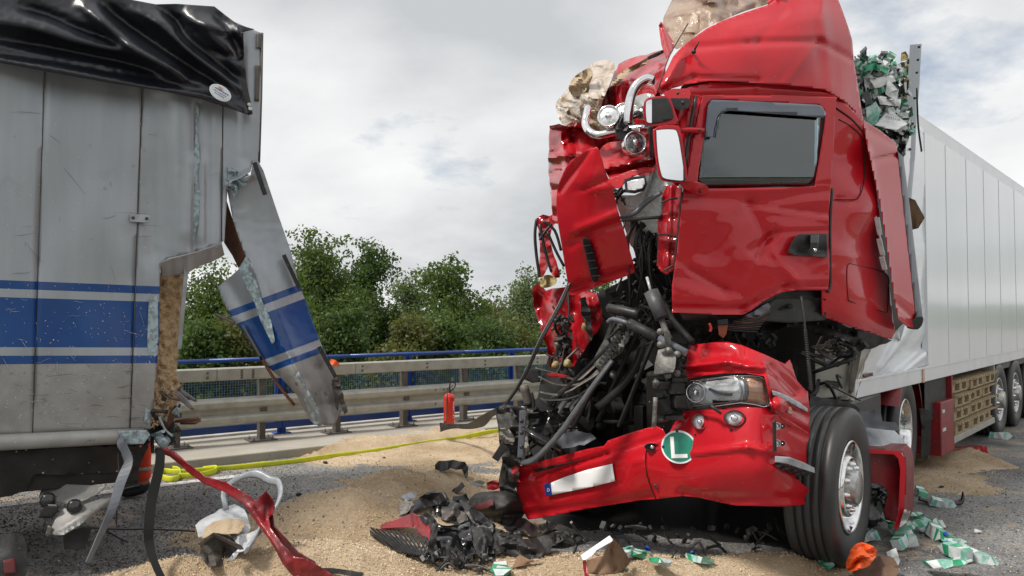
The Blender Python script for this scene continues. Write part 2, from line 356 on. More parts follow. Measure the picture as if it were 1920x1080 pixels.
def sheet(name, outline, depth, mats='red_paint', parent=None, res=9, thick=.012, creases=(), crumple=0.0, cs=40.0, smooth=True, cuts=(), matfn=None,
          label=None, fine=0.0, bevel=0.0, solid=True, mirror_back=False):
    """a sheet-metal panel: outline as seen, real depth from `depth`, pressed and dented relief, real thickness"""
    outs = outline if isinstance(outline[0][0], (tuple, list)) else [outline]
    if not callable(depth): depth = tps(depth) if isinstance(depth, (list, tuple)) else (lambda q: (lambda a, b: q))(depth)
    if crumple >= .04 and thick < .1:       # torn, slightly ragged rims
        jr = random.Random(len(outs[0]) * 31 + int(outs[0][0][0])); new = []
        for o in outs:
            q = []
            for a, b_ in zip(o, o[1:] + o[:1]):
                q.append(a); L_ = hypot(b_[0] - a[0], b_[1] - a[1]); n = int(L_ / 9)
                for k in range(1, n): t_ = k / n; j = jr.gauss(0, 1.1); q.append((a[0] + (b_[0] - a[0]) * t_ + (b_[1] - a[1]) / L_ * j, a[1] + (b_[1] - a[1]) * t_ - (b_[0] - a[0]) / L_ * j))
            new.append(q)
        outs = new
    bm = bmesh.new(); xs = [p[0] for o in outs for p in o]; ys = [p[1] for o in outs for p in o]
    for o in outs: bm.faces.new([bm.verts.new((p[0], p[1], 0)) for p in o])
    def cut(co, no): bmesh.ops.bisect_plane(bm, geom=bm.verts[:] + bm.edges[:] + bm.faces[:], dist=1e-4, plane_co=co, plane_no=no)
    for a, b in cuts: cut((a[0], a[1], 0), (b[1] - a[1], a[0] - b[0], 0))
    rx, ry = (res, res) if not hasattr(res, '__len__') else res
    q = math.floor(min(xs) / rx) + 1
    while q * rx < max(xs) - .1: cut((q * rx + .013, 0, 0), (1, 0, 0)); q += 1
    q = math.floor(min(ys) / ry) + 1
    while q * ry < max(ys) - .1: cut((0, q * ry + .017, 0), (0, 1, 0)); q += 1
    bmesh.ops.remove_doubles(bm, verts=bm.verts[:], dist=.02)
    if matfn:
        for f in bm.faces: c = f.calc_center_median(); f.material_index = matfn(c.x, c.y)
    SEED[0] += 1; sd_ = SEED[0] * 17.3
    for v in bm.verts:
        px, py = v.co.x, v.co.y; d = depth(px, py)
        for c in creases: d += crease(px, py, c)
        if crumple: d += crumple * 1.25 * (facets(px, py, cs, sd_) - .5)
        if fine: d += fine * noise.noise(Vector((px / 9, py / 9, sd_)))
        v.co = at(px, py, d)
    bmesh.ops.recalc_face_normals(bm, faces=bm.faces[:])
    bm.normal_update()
    if sum(f.normal.dot(f.calc_center_median() - CAM) * f.calc_area() for f in bm.faces) > 0: bmesh.ops.reverse_faces(bm, faces=bm.faces[:])
    if solid and thick:      # body behind the visible face, straight back, closed round the rim
        ctr = sum((v.co for v in bm.verts), Vector()) / len(bm.verts); back = (ctr - CAM).normalized() * thick
        vs0 = list(bm.verts); fs0 = list(bm.faces); be = [e for e in bm.edges if len(e.link_faces) == 1]; dome = thick > .09
        twin = {}
        for v in vs0: twin[v] = bm.verts.new(v.co + back)
        for f in fs0: nf = bm.faces.new([twin[v] for v in reversed(f.verts)]); nf.material_index = f.material_index
        for e in be:
            f = e.link_faces[0]; l = [q for q in f.loops if q.edge is e][0]; a_, b_ = l.vert, l.link_loop_next.vert
            nf = bm.faces.new([b_, a_, twin[a_], twin[b_]]); nf.material_index = f.material_index
    me = bpy.data.meshes.new(name); bm.to_mesh(me); bm.free()
    mats = [mats] if isinstance(mats, str) else list(mats)
    o = linkmesh(name, me, mats, parent, smooth=smooth)
    if smooth and crumple: me.set_sharp_from_angle(angle=radians(44))
    if bevel:
        b = o.modifiers.new('bevel', 'BEVEL'); b.width = bevel; b.segments = 2; b.limit_method = 'ANGLE'; b.angle_limit = radians(50)
    if label: o['label'] = label
    return o
def ptube(pts, r, seg=8, sub=4, mi=0, mb=None, flat=1.0):
    """tube through (px,py,depth) points"""
    mb = mb or MB(); P = catmull([at(*p) for p in pts], sub) if len(pts) > 2 and sub > 1 else [at(*p) for p in pts]
    if hasattr(r, '__len__'): r = list(np.interp(np.linspace(0, 1, len(P)), np.linspace(0, 1, len(r)), r))
    return mb.tube(P, r, seg, mi, flat)
def kids(o): return [c for c in bpy.data.objects if c.parent is o]
def dup(o, delta=(0, 0, 0), parent=None, rz=0.0, sc=1.0):
    c = o.copy(); C.objects.link(c)
    if parent is None: c.location = o.location + Vector(delta); c.rotation_euler.z += rz; c.scale = [q * sc for q in o.scale]
    else: c.parent = parent
    OFF[c.name] = OFF[o.name] + Vector(delta)
    for k in kids(o): dup(k, (0, 0, 0), c)
    return c
def greeble(mb, region, d0, d1, n, s0=.02, s1=.12, nm=1):
    """small hardware - brackets, hoses, housings - strewn through the volume behind a region"""
    for _ in range(n):
        px = random.uniform(region[0], region[2]); py = random.uniform(region[1], region[3]); p = at(px, py, random.uniform(d0, d1))
        R = Quaternion((random.gauss(0, 1), random.gauss(0, 1), random.gauss(0, 1), 1.2)).normalized().to_matrix(); k = random.random(); mi = random.randrange(nm)
        a, b, c = [random.uniform(s0, s1) for _ in range(3)]
        if k < .45: mb.box(p, (a, b * .6, c * .7), R, mi)
        elif k < .7: mb.lathe(p, R @ Vector((0, 0, 1)), [(0, -a / 2), (b * .4, -a / 2), (b * .4, 0), (b * .28, 0), (b * .28, a / 2), (0, a / 2)], 10, mi)
        else:
            q = R @ Vector((c * 2, 0, 0)); mb.tube(catmull([p - q, p + R @ Vector((0, 0, b)), p + q + R @ Vector((0, a, 0))], 4), b * .12 + .004, 6, mi)
# ================================================================== SETTING
FD = Vector((.80, .60, 0)); FN = Vector((-.60, .80, 0)); FP = Vector((-3.17, 9.79, 0)); FZ = Vector((0, 0, 1))   # guardrail line: direction, outward normal, foot of one post
KERB = FP - FN * .80; EDGE = FP + FN * .62
# road material: wet-dark asphalt with pale aggregate, dusted with sawdust
m = mk('road', (.075, .075, .078), .62, bump=.8, bscale=90, bdist=.01)
t = m.node_tree; b = t.nodes['Principled BSDF']; co = t.nodes.new('ShaderNodeTexCoord')
def tn(sc, det=6, rg=.6, dist=0):
    n = t.nodes.new('ShaderNodeTexNoise'); n.inputs['Scale'].default_value = sc; n.inputs['Detail'].default_value = det; n.inputs['Roughness'].default_value = rg
    n.inputs['Distortion'].default_value = dist; t.links.new(co.outputs['Object'], n.inputs['Vector']); return n.outputs['Fac']
def mr(v, a, b_, c=0, d=1):
    r = t.nodes.new('ShaderNodeMapRange'); r.inputs[1].default_value = a; r.inputs[2].default_value = b_; r.inputs[3].default_value = c; r.inputs[4].default_value = d
    t.links.new(v, r.inputs[0]); return r.outputs[0]
def mxc(f, a, c):
    q = t.nodes.new('ShaderNodeMix'); q.data_type = 'RGBA'; t.links.new(f, q.inputs[0])
    for k, z in ((6, a), (7, c)):
        if isinstance(z, tuple): q.inputs[k].default_value = (*z, 1)
        else: t.links.new(z, q.inputs[k])
    return q.outputs[2]
vo = t.nodes.new('ShaderNodeTexVoronoi'); vo.inputs['Scale'].default_value = 95; t.links.new(co.outputs['Object'], vo.inputs['Vector'])
sepc = t.nodes.new('ShaderNodeSeparateColor'); t.links.new(vo.outputs['Color'], sepc.inputs[0])
agg = mxc(mr(sepc.outputs[0], .0, 1), (.055, .055, .06), (.42, .41, .39))
base = mxc(mr(tn(.55, 5), .40, .70), agg, (.075, .080, .092))
dust = mxc(mr(tn(1.3, 9, .72, .6), .53, .64), base, (.42, .33, .23))
grit = mxc(mr(tn(26, 3, .6), .52, .70), dust, (.16, .14, .12))
t.links.new(grit, b.inputs['Base Color']); t.links.new(mr(tn(.9, 4), .35, .6, .32, .8), b.inputs['Roughness'])
mk('concrete', (.41, .38, .33), .85, 0, 0, (.30, .275, .235), 1.6, .35, .7, .25, 30, detail=9, dirt=((.40, .32, .20), 4, .56, .72), specks=((.10, .09, .08), 22, .14, .12))
mk('concrete_edge', (.46, .44, .40), .8, 0, 0, (.33, .31, .27), 5, bump=.2)
mk('line_white', (.62, .62, .60), .7, 0, 0, (.30, .29, .27), 16, .48, .62)
mk('grass', (.05, .09, .025), .9, 0, 0, (.09, .12, .04), 1.5)
mk('hill', (.035, .062, .022), .95, 0, 0, (.06, .09, .035), .12)
def quad(name, pts, mat, **k): return MB().poly(pts).build(name, mat, origin=(0, 0, 0), **k)
# the bridge deck: everything on the camera's side of the railing
far = 90
A = EDGE - FD * far; B_ = EDGE + FD * far
road = quad('road', [KERB - FD * far - FN * 30, KERB + FD * far - FN * 30, KERB + FD * far + FN * .02, KERB - FD * far + FN * .02], 'road'); tag(road, kind='structure')
wk = MB().poly([p + FZ * .1 for p in (KERB - FD * far, KERB + FD * far, B_, A)], .6, (0, 0, -1)).build('pavement', 'concrete', bevel=.015, origin=(0, 0, 0)); tag(wk, kind='structure')
ed = MB()
ed.box(EDGE + FN * .14 + FZ * (-.2), (2 * far, .28, .66), Matrix((FD, FN, FZ)).transposed()); tag(ed.build('bridge_edge', 'concrete_edge', bevel=.01), kind='structure')
# ground beyond and below the bridge, out to the horizon
g = MB(); n_ = 60; R_ = 900
vs = []; 
for i in range(n_ + 1):
    for j in range(n_ + 1):
        u = (i / n_ - .5) * 2; v = (j / n_ - .5) * 2; X = math.copysign(abs(u) ** 2.2, u) * R_; Y = math.copysign(abs(v) ** 2.2, v) * R_ + 10
        dd = (Vector((X, Y, 0)) - EDGE).dot(FN)
        z = -.9 - min(max(dd, 0), 30) * .07 if dd > -20 else -1.2
        z = -.6 - min(max(dd - .2, 0), 10) * .14 + .25 * noise.noise(Vector((X / 6, Y / 6, 0))) if dd > -3 else -1.2
        vs.append((X, Y, z))
g.add(vs, [(i * (n_ + 1) + j, (i + 1) * (n_ + 1) + j, (i + 1) * (n_ + 1) + j + 1, i * (n_ + 1) + j + 1) for i in range(n_) for j in range(n_)], sm=True)
tag(g.build('ground', 'grass', origin=(0, 0, 0)), kind='structure')
# wooded hills all round, low ahead, higher behind the camera
hl = MB(); na = 220; rings = [(110, -6), (150, 5), (200, 11), (260, 15), (340, 12), (480, 2), (520, -4)]; vs = []
for i in range(na):
    a = 2 * pi * i / na
    for r, h in rings:
        k = .45 + .55 * (.5 - .5 * cos(a)) + .35 * noise.noise(Vector((cos(a) * 2.2, sin(a) * 2.2, 3)))
        fwd = max(0, cos(a)) ; k *= (1 - .75 * fwd)
        z = h * k * 1.35 + (1.6 * noise.noise(Vector((a * 40, r * .1, 1))) if h > 3 else 0)
        vs.append((sin(a) * r, cos(a) * r, z))
nr = len(rings)
hl.add(vs, [(i * nr + j, ((i + 1) % na) * nr + j, ((i + 1) % na) * nr + j + 1, i * nr + j + 1) for i in range(na) for j in range(nr - 1)], sm=True)
tag(hl.build('hills', 'hill', origin=(0, 0, 0)), kind='structure')
# painted edge line along the kerb side of the carriageway
lp = KERB - FN * .62
tag(quad('road_marking', [lp - FD * 60 + FZ * .004, lp - FD * .7 + FZ * .004, lp - FD * .7 - FN * .14 + FZ * .004, lp - FD * 60 - FN * .14 + FZ * .004], 'line_white'), kind='structure')

# ------------------------------------------------------------------ guardrail
Rf = Matrix((FD, FN, FZ)).transposed()
gr = thing('guardrail', 'long grey steel guardrail, box beam over corrugated beam, before the blue railing', 'guardrail', FP)
S0, S1 = -9.2, 9.2
def along(s, off=0, z=0): return FP + FD * s + FN * off + FZ * z
segs = [(-14, -4.6), (-4.6, -.55), (-.55, 1.28), (1.28, 5.5), (5.5, 14)]
for a, b_ in segs:
    m_ = MB(); prof = [(-.03, 1.035), (-.045, 1.02), (-.045, .895), (-.03, .88), (.055, .88), (.07, .895), (.07, 1.02), (.055, 1.035)]
    ra = [along(a + .004, o, z) for o, z in prof]; rb = [along(b_ - .004, o, z) for o, z in prof]; k = len(prof)
    m_.add(ra + rb, [(i, (i + 1) % k, (i + 1) % k + k, i + k) for i in range(k)] + [tuple(range(k))[::-1], tuple(range(k, 2 * k))])
    m_.build('box_beam', 'galv', gr)
for s in [q * 1.02 for q in range(-9, 10)]:
    bs = [(s + .36, dz) for dz in (.925, .985)]
    if abs(s) < .1 or abs(s - 1.02) < .1: bs += [(s + ds - .45, dz) for dz in (.91, .94, .97, 1.0) for ds in (.20, .34)]
    for a_, dz in bs: MB().lathe(along(a_, -.047, dz), -FN, [(0, .008), (.011, .008), (.016, .0), (.02, -.004)], 8).build('bolt', 'galv_dark', gr)
wp = [(0, .335), (-.02, .345), (-.085, .365), (-.095, .385), (-.095, .42), (-.085, .44), (-.03, .475), (-.02, .50), (-.03, .525), (-.085, .56), (-.095, .58), (-.095, .615), (-.085, .635), (-.02, .655), (0, .665)]
for a, b_ in [(-14, -5.4), (-5.4, -1.2), (-1.2, 2.7), (2.7, 6.9), (6.9, 14)]:
    m_ = MB(); k = len(wp); pts = []
    for s in (a, b_ + .03):
        ex = .004 if s == a else 0
        pts += [along(s, o - ex, z) for o, z in wp]
    m_.add(pts, [(i, i + 1, i + 1 + k, i + k) for i in range(k - 1)], sm=False)
    o = m_.build('corrugated_beam', 'galv', gr); s_ = o.modifiers.new('t', 'SOLIDIFY'); s_.thickness = .006
    for z in (.40, .60):
        for dx in (.05, .19): MB().lathe(along(b_ - dx, -.100, z), -FN, [(0, .01), (.012, .01), (.018, 0)], 8).build('bolt', 'galv_dark', gr)
for i in range(-9, 10):
    s = i * 1.02; m_ = MB()
    m_.box(along(s, .06, .50), (.006, .11, .78), Rf); m_.box(along(s + .035, .008, .50), (.07, .006, .78), Rf); m_.box(along(s + .035, .112, .50), (.07, .006, .78), Rf)
    m_.box(along(s + .03, -.0, .5), (.08, .10, .16), Rf)
    m_.build('post', ['galv_dark'] if i % 2 else ['galv_dark'], gr)
    m_ = MB(); m_.box(along(s + .03, .06, .107), (.34, .26, .014), Rf)
    for dx in (-.12, .12):
        for dy in (-.09, .09): m_.lathe(along(s + .03 + dx, .06 + dy, .114), FZ, [(.016, 0), (.016, .016), (.008, .017), (.008, .04), (0, .041)], 6)
    m_.build('base_plate', 'galv_dark', gr)
# ------------------------------------------------------------------ blue railing
br = thing('bridge_railing', 'blue painted bridge railing with wire mesh infill behind the grey guardrail', 'railing', FP + FN * .42)
def rl(s, off=0, z=0): return FP + FN * .42 + FD * s + FN * off + FZ * z
for a in range(-7, 8):
    s = .44 + 1.93 * a
    MB().tube([rl(s - .965 + .004, 0, 1.10), rl(s + .965 - .004, 0, 1.10)], .028, 10).build('handrail', 'rail_blue', br)
    MB().box(rl(s, 0, .22), (1.926, .03, .085), Rf).build('bottom_rail', 'rail_blue', br)
    m_ = MB(); m_.box(rl(s, .03, .58), (.12, .012, .98), Rf); m_.box(rl(s, .0, .58), (.012, .06, .96), Rf); m_.box(rl(s, .03, .107), (.22, .14, .014), Rf); m_.build('post', 'rail_blue', br, bevel=.002)
    MB().box(rl(s + .09, 0, .60), (.022, .03, .72), Rf).build('frame_upright', 'rail_blue', br)
    MB().box(rl(s + 1.84, 0, .60), (.022, .03, .72), Rf).build('frame_upright', 'rail_blue', br)
    MB().box(rl(s + .965, 0, .965), (1.72, .03, .022), Rf).build('frame_top', 'rail_blue', br)
    m_ = MB()     # woven wire panel
    x = .12
    while x < 1.83: m_.box(rl(s + x, .002, .60), (.005, .004, .72), Rf); x += .034
    z = .27
    while z < .95: m_.box(rl(s + .965, -.003, z), (1.72, .004, .005), Rf); z += .034
    o = m_.build('mesh_panel', 'mesh_wire', br); o['kind'] = 'stuff'

# ------------------------------------------------------------------ trees
def leaf_mesh(name, centres, radii, per, size, mat, parent, ggap=.0):
    tot = int(sum(per)); cs_ = np.repeat(centres, per, axis=0); rs = np.repeat(radii, per)
    d = np.random.normal(size=(tot, 3)); d /= np.linalg.norm(d, axis=1)[:, None]
    p = cs_ + d * (rs * np.random.uniform(.15, 1, tot) ** .6)[:, None] * np.array([1, 1, .8])
    a = np.random.normal(size=(tot, 3)); a /= np.linalg.norm(a, axis=1)[:, None]
    b_ = np.cross(a, np.random.normal(size=(tot, 3))); b_ /= np.linalg.norm(b_, axis=1)[:, None]
    sz = size * np.random.uniform(.6, 1.25, tot)[:, None]
    a *= sz; b_ *= sz * .62
    V = np.stack([p - a, p + b_, p + a, p - b_], 1).reshape(-1, 3)
    off = OFF[parent.name]; V = V - np.array(off)
    me = bpy.data.meshes.new(name); me.vertices.add(tot * 4); me.vertices.foreach_set('co', V.astype(np.float32).ravel())
    me.loops.add(tot * 4); me.loops.foreach_set('vertex_index', np.arange(tot * 4, dtype=np.int32))
    me.polygons.add(tot); me.polygons.foreach_set('loop_start', np.arange(0, tot * 4, 4, dtype=np.int32)); me.polygons.foreach_set('loop_total', np.full(tot, 4, np.int32))
    me.update(calc_edges=True); me.materials.append(MAT[mat]); o = bpy.data.objects.new(name, me); C.objects.link(o); o.parent = parent; return o
def tree(px, top, dep, wid, mat, label, group='trees beyond the bridge', dense=1.0, low=660, name='leafy_tree', leaf=.052, cat='tree'):
    zt = at(px, top, dep).z; x = at(px, 600, dep).x; zb = -1.9; W = wid * 1.2 * dep / F / 2; zl = at(px, low, dep).z - 1.0
    root = thing(name, label, cat, (x, dep, zb), group)
    rng = random.Random(px * 7 + int(dep)); tr = MB(); H = zt - zb
    lean = rng.uniform(-.3, .3)
    path = [Vector((x + lean * t_ + .1 * sin(t_ * 5), dep, zb + H * .93 * t_)) for t_ in [k / 7 for k in range(8)]]
    tr.tube(path, [.13 * H / 8 * (1 - .9 * k / 7) + .012 for k in range(8)], 8)
    cen = []; rad = []; per = []
    nl = int(34 * max(.6, H / 7))
    for i in range(nl):
        t_ = .22 + .75 * (i + rng.random()) / nl; a = rng.uniform(0, 2 * pi); hgt = (t_ - .22) / .78
        reach = W * (1.0 if hgt < .35 else max(.16, 1 - ((hgt - .35) / .65) ** 1.5)) * rng.uniform(.55, 1.1)
        p0 = Vector((x + lean * t_, dep, zb + H * .93 * t_ * .92)); p1 = p0 + Vector((cos(a) * reach, sin(a) * reach, H * rng.uniform(.05, .16)))
        if p1.z > zt: p1.z = zt - rng.uniform(0, .3)
        tr.tube([p0, (p0 + p1) / 2 + Vector((0, 0, .12)), p1], [.035 * (1.2 - t_), .022 * (1.2 - t_), .006], 5)
        for q in range(6):
            f_ = .3 + .7 * (q + rng.random()) / 6; c_ = p0.lerp(p1, f_) + Vector((rng.gauss(0, .2), rng.gauss(0, .2), rng.gauss(0, .2))) * W * .45
            tw = c_ + Vector((rng.gauss(0, .25), rng.gauss(0, .25), rng.uniform(.05, .4)))
            tr.tube([p0.lerp(p1, f_ * .8), c_, tw], [.012, .008, .003], 4, cap=False)
            cen.append(c_.lerp(tw, .4)); rad.append(rng.uniform(.38, .66) * (1.15 - .45 * hgt) * min(1.3, .6 + W * .35))
            per.append(int(rng.uniform(45, 115) * dense * (1.25 - .75 * hgt) * (rad[-1] / .35) ** 1.6))
    # top sprays
    for i in range(12):
        c_ = Vector((x + rng.gauss(0, W * .35), dep + rng.gauss(0, W * .3), zt - rng.uniform(0, .9) ** 1.3 - abs(rng.gauss(0, .3)))); cen.append(c_); rad.append(rng.uniform(.14, .3)); per.append(int(38 * dense))
    tr.build('trunk', 'bark', root)
    leaf_mesh('crown', np.array([tuple(c) for c in cen]), np.array(rad), np.array(per), leaf, mat, root)
    return root
TR = [(395, 495, 19, 230, 'leaf0', 'tree showing in the gap between the silver trailer and its torn panel'),
      (500, 470, 23, 200, 'leaf1', 'dark green tree rising behind the torn striped panel'),
      (606, 432, 20, 190, 'leaf0', 'tallest tree, airy topped, just right of the torn hanging panel'),
      (688, 440, 22, 150, 'leaf1', 'tall tree with loose airy crown, second to the right of the torn panel'),
      (765, 508, 26, 130, 'leaf2', 'low paler tree filling the dip between two taller crowns'),
      (838, 476, 20, 180, 'leaf0', 'bushy tree with a pointed crown above the fire extinguisher'),
      (905, 560, 24, 120, 'leaf3', 'low yellowish tree to the right of the pointed crown'),
      (985, 508, 25, 150, 'leaf2', 'pale feathery tree beside the left edge of the red truck'),
      (250, 480, 22, 240, 'leaf1', 'tree hidden mostly behind the silver trailer body'),
      (1120, 520, 26, 260, 'leaf0', 'tree standing behind the crushed truck front')]
for px, top, dep, wid, mt_, lb in TR:
    tree(px, top, dep, wid, mt_, lb, dense=.8 if mt_ == 'leaf2' else 1.05)
SH = [(360, 600, 15), (450, 585, 15.5), (560, 590, 16), (655, 575, 16), (745, 585, 15.5), (825, 580, 16.5), (905, 592, 16), (975, 600, 17), (1050, 590, 18)]
SL = ['beneath the gap beside the trailer', 'behind the lower end of the torn panel', 'under the tallest tree', 'left of the red extinguisher by two posts', 'above the second guardrail joint', 'directly above the fire extinguisher',
      'just right of the fire extinguisher', 'left of the black seal strip', 'behind the truck front']
for i, (px, top, dep) in enumerate(SH):
    tree(px, top, dep, 125, ['leaf1', 'leaf3', 'leaf0'][i % 3], 'dense green shrub showing over the blue railing ' + SL[i], 'shrubs behind the railing', 1.5, 690, 'shrub', .045, 'shrub')

# ------------------------------------------------------------------ sawdust
HEAP = [(650, 1000, .36, .75, .48), (735, 945, .31, .50, .40), (840, 915, .20, .38, .42), (430, 1105, .12, .70, .26), (330, 1100, .08, .6, .22), (900, 1000, .07, .45, .35), (1450, 1068, .11, .42, .16), (1080, 1060, .055, .6, .3),
        (760, 850, .035, 1.5, .9), (860, 830, .03, 1.6, 1.2), (560, 900, .012, 1.0, .6), (300, 935, .008, .9, .25), (1250, 1070, .05, .6, .2), (1640, 1010, .02, .5, .5), (1800, 860, .035, 1.2, .9), (1850, 830, .05, 1.5, .9), (1750, 900, .035, .6, .4), (1800, 925, .03, .7, .3), (1900, 850, .04, 1.5, .8),
        (1000, 900, .02, 1.5, 1.0), (700, 1075, .10, .6, .3), (560, 1075, .14, .45, .3)]
HG = [(gnd(a, b_), h, rx_, ry_) for a, b_, h, rx_, ry_ in HEAP]
def dust_h(X, Y):
    z = -.022
    for p, h, rx_, ry_ in HG:
        q = ((X - p.x) / rx_) ** 2 + ((Y - p.y) / ry_) ** 2
        if q < 9: z += h * math.exp(-q)
    n1_ = noise.noise(Vector((X * 1.1, Y * 1.6, 4))); n2_ = noise.noise(Vector((X * 4.5, Y * 6, 8))); n3_ = noise.noise(Vector((X * 14, Y * 14, 1)))
    k = min(1, max(0, z) * 6 + .25)
    return z + .017 * n1_ + .014 * n2_ * k * 1.4 + (.011 * n3_ + .008 * noise.noise(Vector((X * 31, Y * 31, 2))) + .02 * abs(noise.noise(Vector((X * 2.6, Y * 3.6, 6)))) ) * k - .006 * k
st = .021; xs = np.arange(-3.6, 5.6, st); ys = np.arange(4.3, 13.4, st); vs = []; keep = {}
hm = np.empty((len(xs), len(ys)))
for i, X in enumerate(xs):
    for j, Y in enumerate(ys):
        hm[i, j] = dust_h(X, Y) if (Vector((X, Y, 0)) - KERB).dot(FN) < .75 else -.1
# pavement carries sawdust as well: it ramps up over the kerb
for i, X in enumerate(xs):
    for j, Y in enumerate(ys):
        q = (X - KERB.x) * FN.x + (Y - KERB.y) * FN.y
        if q > -.35 and hm[i, j] > -.09:
            h = hm[i, j]; tt = min(1, max(0, (q + .35) / .33)); tt = tt * tt * (3 - 2 * tt)
            hm[i, j] = h + .1 * tt * min(1, max(0, (h + .004) / .014)) - .006 * (q > 0)
idx = -np.ones(hm.shape, int); lvl = np.where(((xs[:, None] - KERB.x) * FN.x + (ys[None] - KERB.y) * FN.y) > 0, .1, 0)
ok = hm > lvl - .008; cell = ok[:-1, :-1] | ok[1:, :-1] | ok[:-1, 1:] | ok[1:, 1:]
fs = []
for i, j in zip(*np.nonzero(cell)):
    q = []
    for a, b_ in ((i, j), (i + 1, j), (i + 1, j + 1), (i, j + 1)):
        if idx[a, b_] < 0: idx[a, b_] = len(vs); vs.append((xs[a], ys[b_], hm[a, b_]))
        q.append(idx[a, b_])
    fs.append(q)
mk('sawdust', (.70, .555, .385), .95, 0, 0, (.45, .325, .20), 1.4, .34, .62, 1.0, 120, specks=((.70, .56, .36), 120, .22, .3), detail=12, bdist=.02)
me = bpy.data.meshes.new('sawdust_heap'); me.from_pydata([tuple(map(float, v)) for v in vs], [], [tuple(map(int, f)) for f in fs]); me.update()
sw = linkmesh('sawdust_heap', me, ['sawdust'], None, (0, 0, 0), True)
tag(sw, 'pale brown sawdust spilled in heaps and a thin layer over the road', 'sawdust', kind='stuff')
def scatter(name, pts, L_, W_, mat, label, cat, tilt=.5, thick=False):
    n = len(pts); p = np.array(pts)
    az = np.random.uniform(0, 2 * pi, n); el = np.random.normal(0, tilt, n)
    a = np.stack([np.cos(az) * np.cos(el), np.sin(az) * np.cos(el), np.sin(el)], 1); b_ = np.stack([-np.sin(az), np.cos(az), np.random.normal(0, .5, n)], 1)
    a *= (L_ * np.random.uniform(.4, 1.2, n))[:, None]; b_ *= (W_ * np.random.uniform(.6, 1.3, n))[:, None]
    if thick:
        up = np.array([0, 0, 1]) * (W_ * np.random.uniform(.5, 1.4, n))[:, None]
        V = np.stack([p - a, p + b_, p + a, p - b_ , p + up + a * .2], 1).reshape(-1, 3); F_ = np.array([[0, 1, 4], [1, 2, 4], [2, 3, 4], [3, 0, 4]]); k = 5
        F_ = (F_[None] + (np.arange(n) * k)[:, None, None]).reshape(-1, 3); nv = 3
    else:
        V = np.stack([p - a, p + b_, p + a, p - b_], 1).reshape(-1, 3); F_ = np.arange(n * 4).reshape(-1, 4); nv = 4
    me = bpy.data.meshes.new(name); me.vertices.add(len(V)); me.vertices.foreach_set('co', V.astype(np.float32).ravel())
    me.loops.add(F_.size); me.loops.foreach_set('vertex_index', F_.astype(np.int32).ravel()); nf = len(F_)
    me.polygons.add(nf); me.polygons.foreach_set('loop_start', np.arange(0, nf * nv, nv, dtype=np.int32)); me.polygons.foreach_set('loop_total', np.full(nf, nv, np.int32))
    me.update(calc_edges=True); me.materials.append(MAT[mat]); o = bpy.data.objects.new(name, me); C.objects.link(o)
    return tag(o, label, cat, kind='stuff')
mk('sawdust_packed', (.56, .39, .21), .95, 0, 0, (.42, .25, .12), 2.5, .38, .66, .6, 120, specks=((.70, .52, .32), 110, .2, .3), detail=12, bdist=.03)
mk('chips', (.76, .64, .47), .9, 0, 0, (.48, .34, .20), 37, .42, .6)
mk('grit', (.05, .045, .04), .9, 0, 0, (.22, .20, .18), 31, .45, .6)
pts = []
ii, jj = np.nonzero(ok); wgt = 1 / (ys[jj] ** 2) * (np.abs(xs[ii] / ys[jj]) < .72); wgt /= wgt.sum()
for k in np.random.choice(len(ii), 85000, p=wgt):
    X = xs[ii[k]] + random.uniform(-st, st); Y = ys[jj[k]] + random.uniform(-st, st); pts.append((X, Y, hm[ii[k], jj[k]] + random.uniform(.0, .008)))
for k in range(9000):
    Y = 4.4 + 7 * random.random() ** 1.3; X = Y * random.uniform(-.72, .72)
    if (Vector((X, Y, 0)) - KERB).dot(FN) < 0: pts.append((X, Y, .004))
scatter('wood_chips', pts, .0105, .0026, 'chips', 'loose light wood shavings lying on the sawdust and the road', 'wood shavings')
pts = []
while len(pts) < 6000:
    px = random.uniform(0, 1920); py = random.uniform(800, 1080)
    dens = 1.0 if px < 560 and py > 860 else (.35 if px < 900 else .12)
    if random.random() > dens: continue
    p = gnd(px, py)
    if (p - KERB).dot(FN) > -.05: continue
    if dust_h(p.x, p.y) > .01 and random.random() < .8: continue
    pts.append((p.x, p.y, max(0, dust_h(p.x, p.y)) + .0))
scatter('road_grit', pts, .012, .009, 'grit', 'dark grit and crumbs of debris strewn over the carriageway', 'grit', .15, True)

def dsurf(px, py):
    """depth at which the sight line meets the road or the sawdust"""
    d = 4.0
    while d < 14:
        p = at(px, py, d)
        if p.z < max(0, dust_h(p.x, p.y)): return d
        d += .02
    return d
# ================================================================== SILVER TRAILER (left)
def dT(px, py=0): return 16850.0 / (3370 - px)
TH = radians(59); TD = Vector((sin(TH), cos(TH), 0)); TN = Vector((-cos(TH), sin(TH), 0))   # along the side (towards its torn end), away from the camera
RT = Matrix((TD, TN, FZ)).transposed()
def hY(px, y0): return 660 + (y0 - 660) * (3370 - px) / 3370
TO = at(300, 812, dT(300)); TO.z = 0
lt = thing('wrecked_trailer', 'silver bulk trailer with blue stripes, its rear corner ripped open', 'trailer', TO)
bands = [(525, 541), (557, 651), (667, 683)]
def tmat(px, py):
    y0 = 660 + (py - 660) * 3370 / (3370 - px)
    if any(a < y0 < b_ for a, b_ in bands): return 1
    return 2 if y0 > 683 else 0
def bcuts(x0, x1): return [((x0, hY(x0, q)), (x1, hY(x1, q))) for ab in bands for q in ab]
dS = lambda px, py: dT(px)
def drel(amp):
    return lambda px, py: dT(px) + amp * noise.noise(Vector((px / 90, py / 160, 2))) + .004 * noise.noise(Vector((px / 12, py / 300, 5)))
TM = ['alu', 'stripe_blue', 'alu_low']
xsn = [-2600, -1700, -1000, -480, -180]
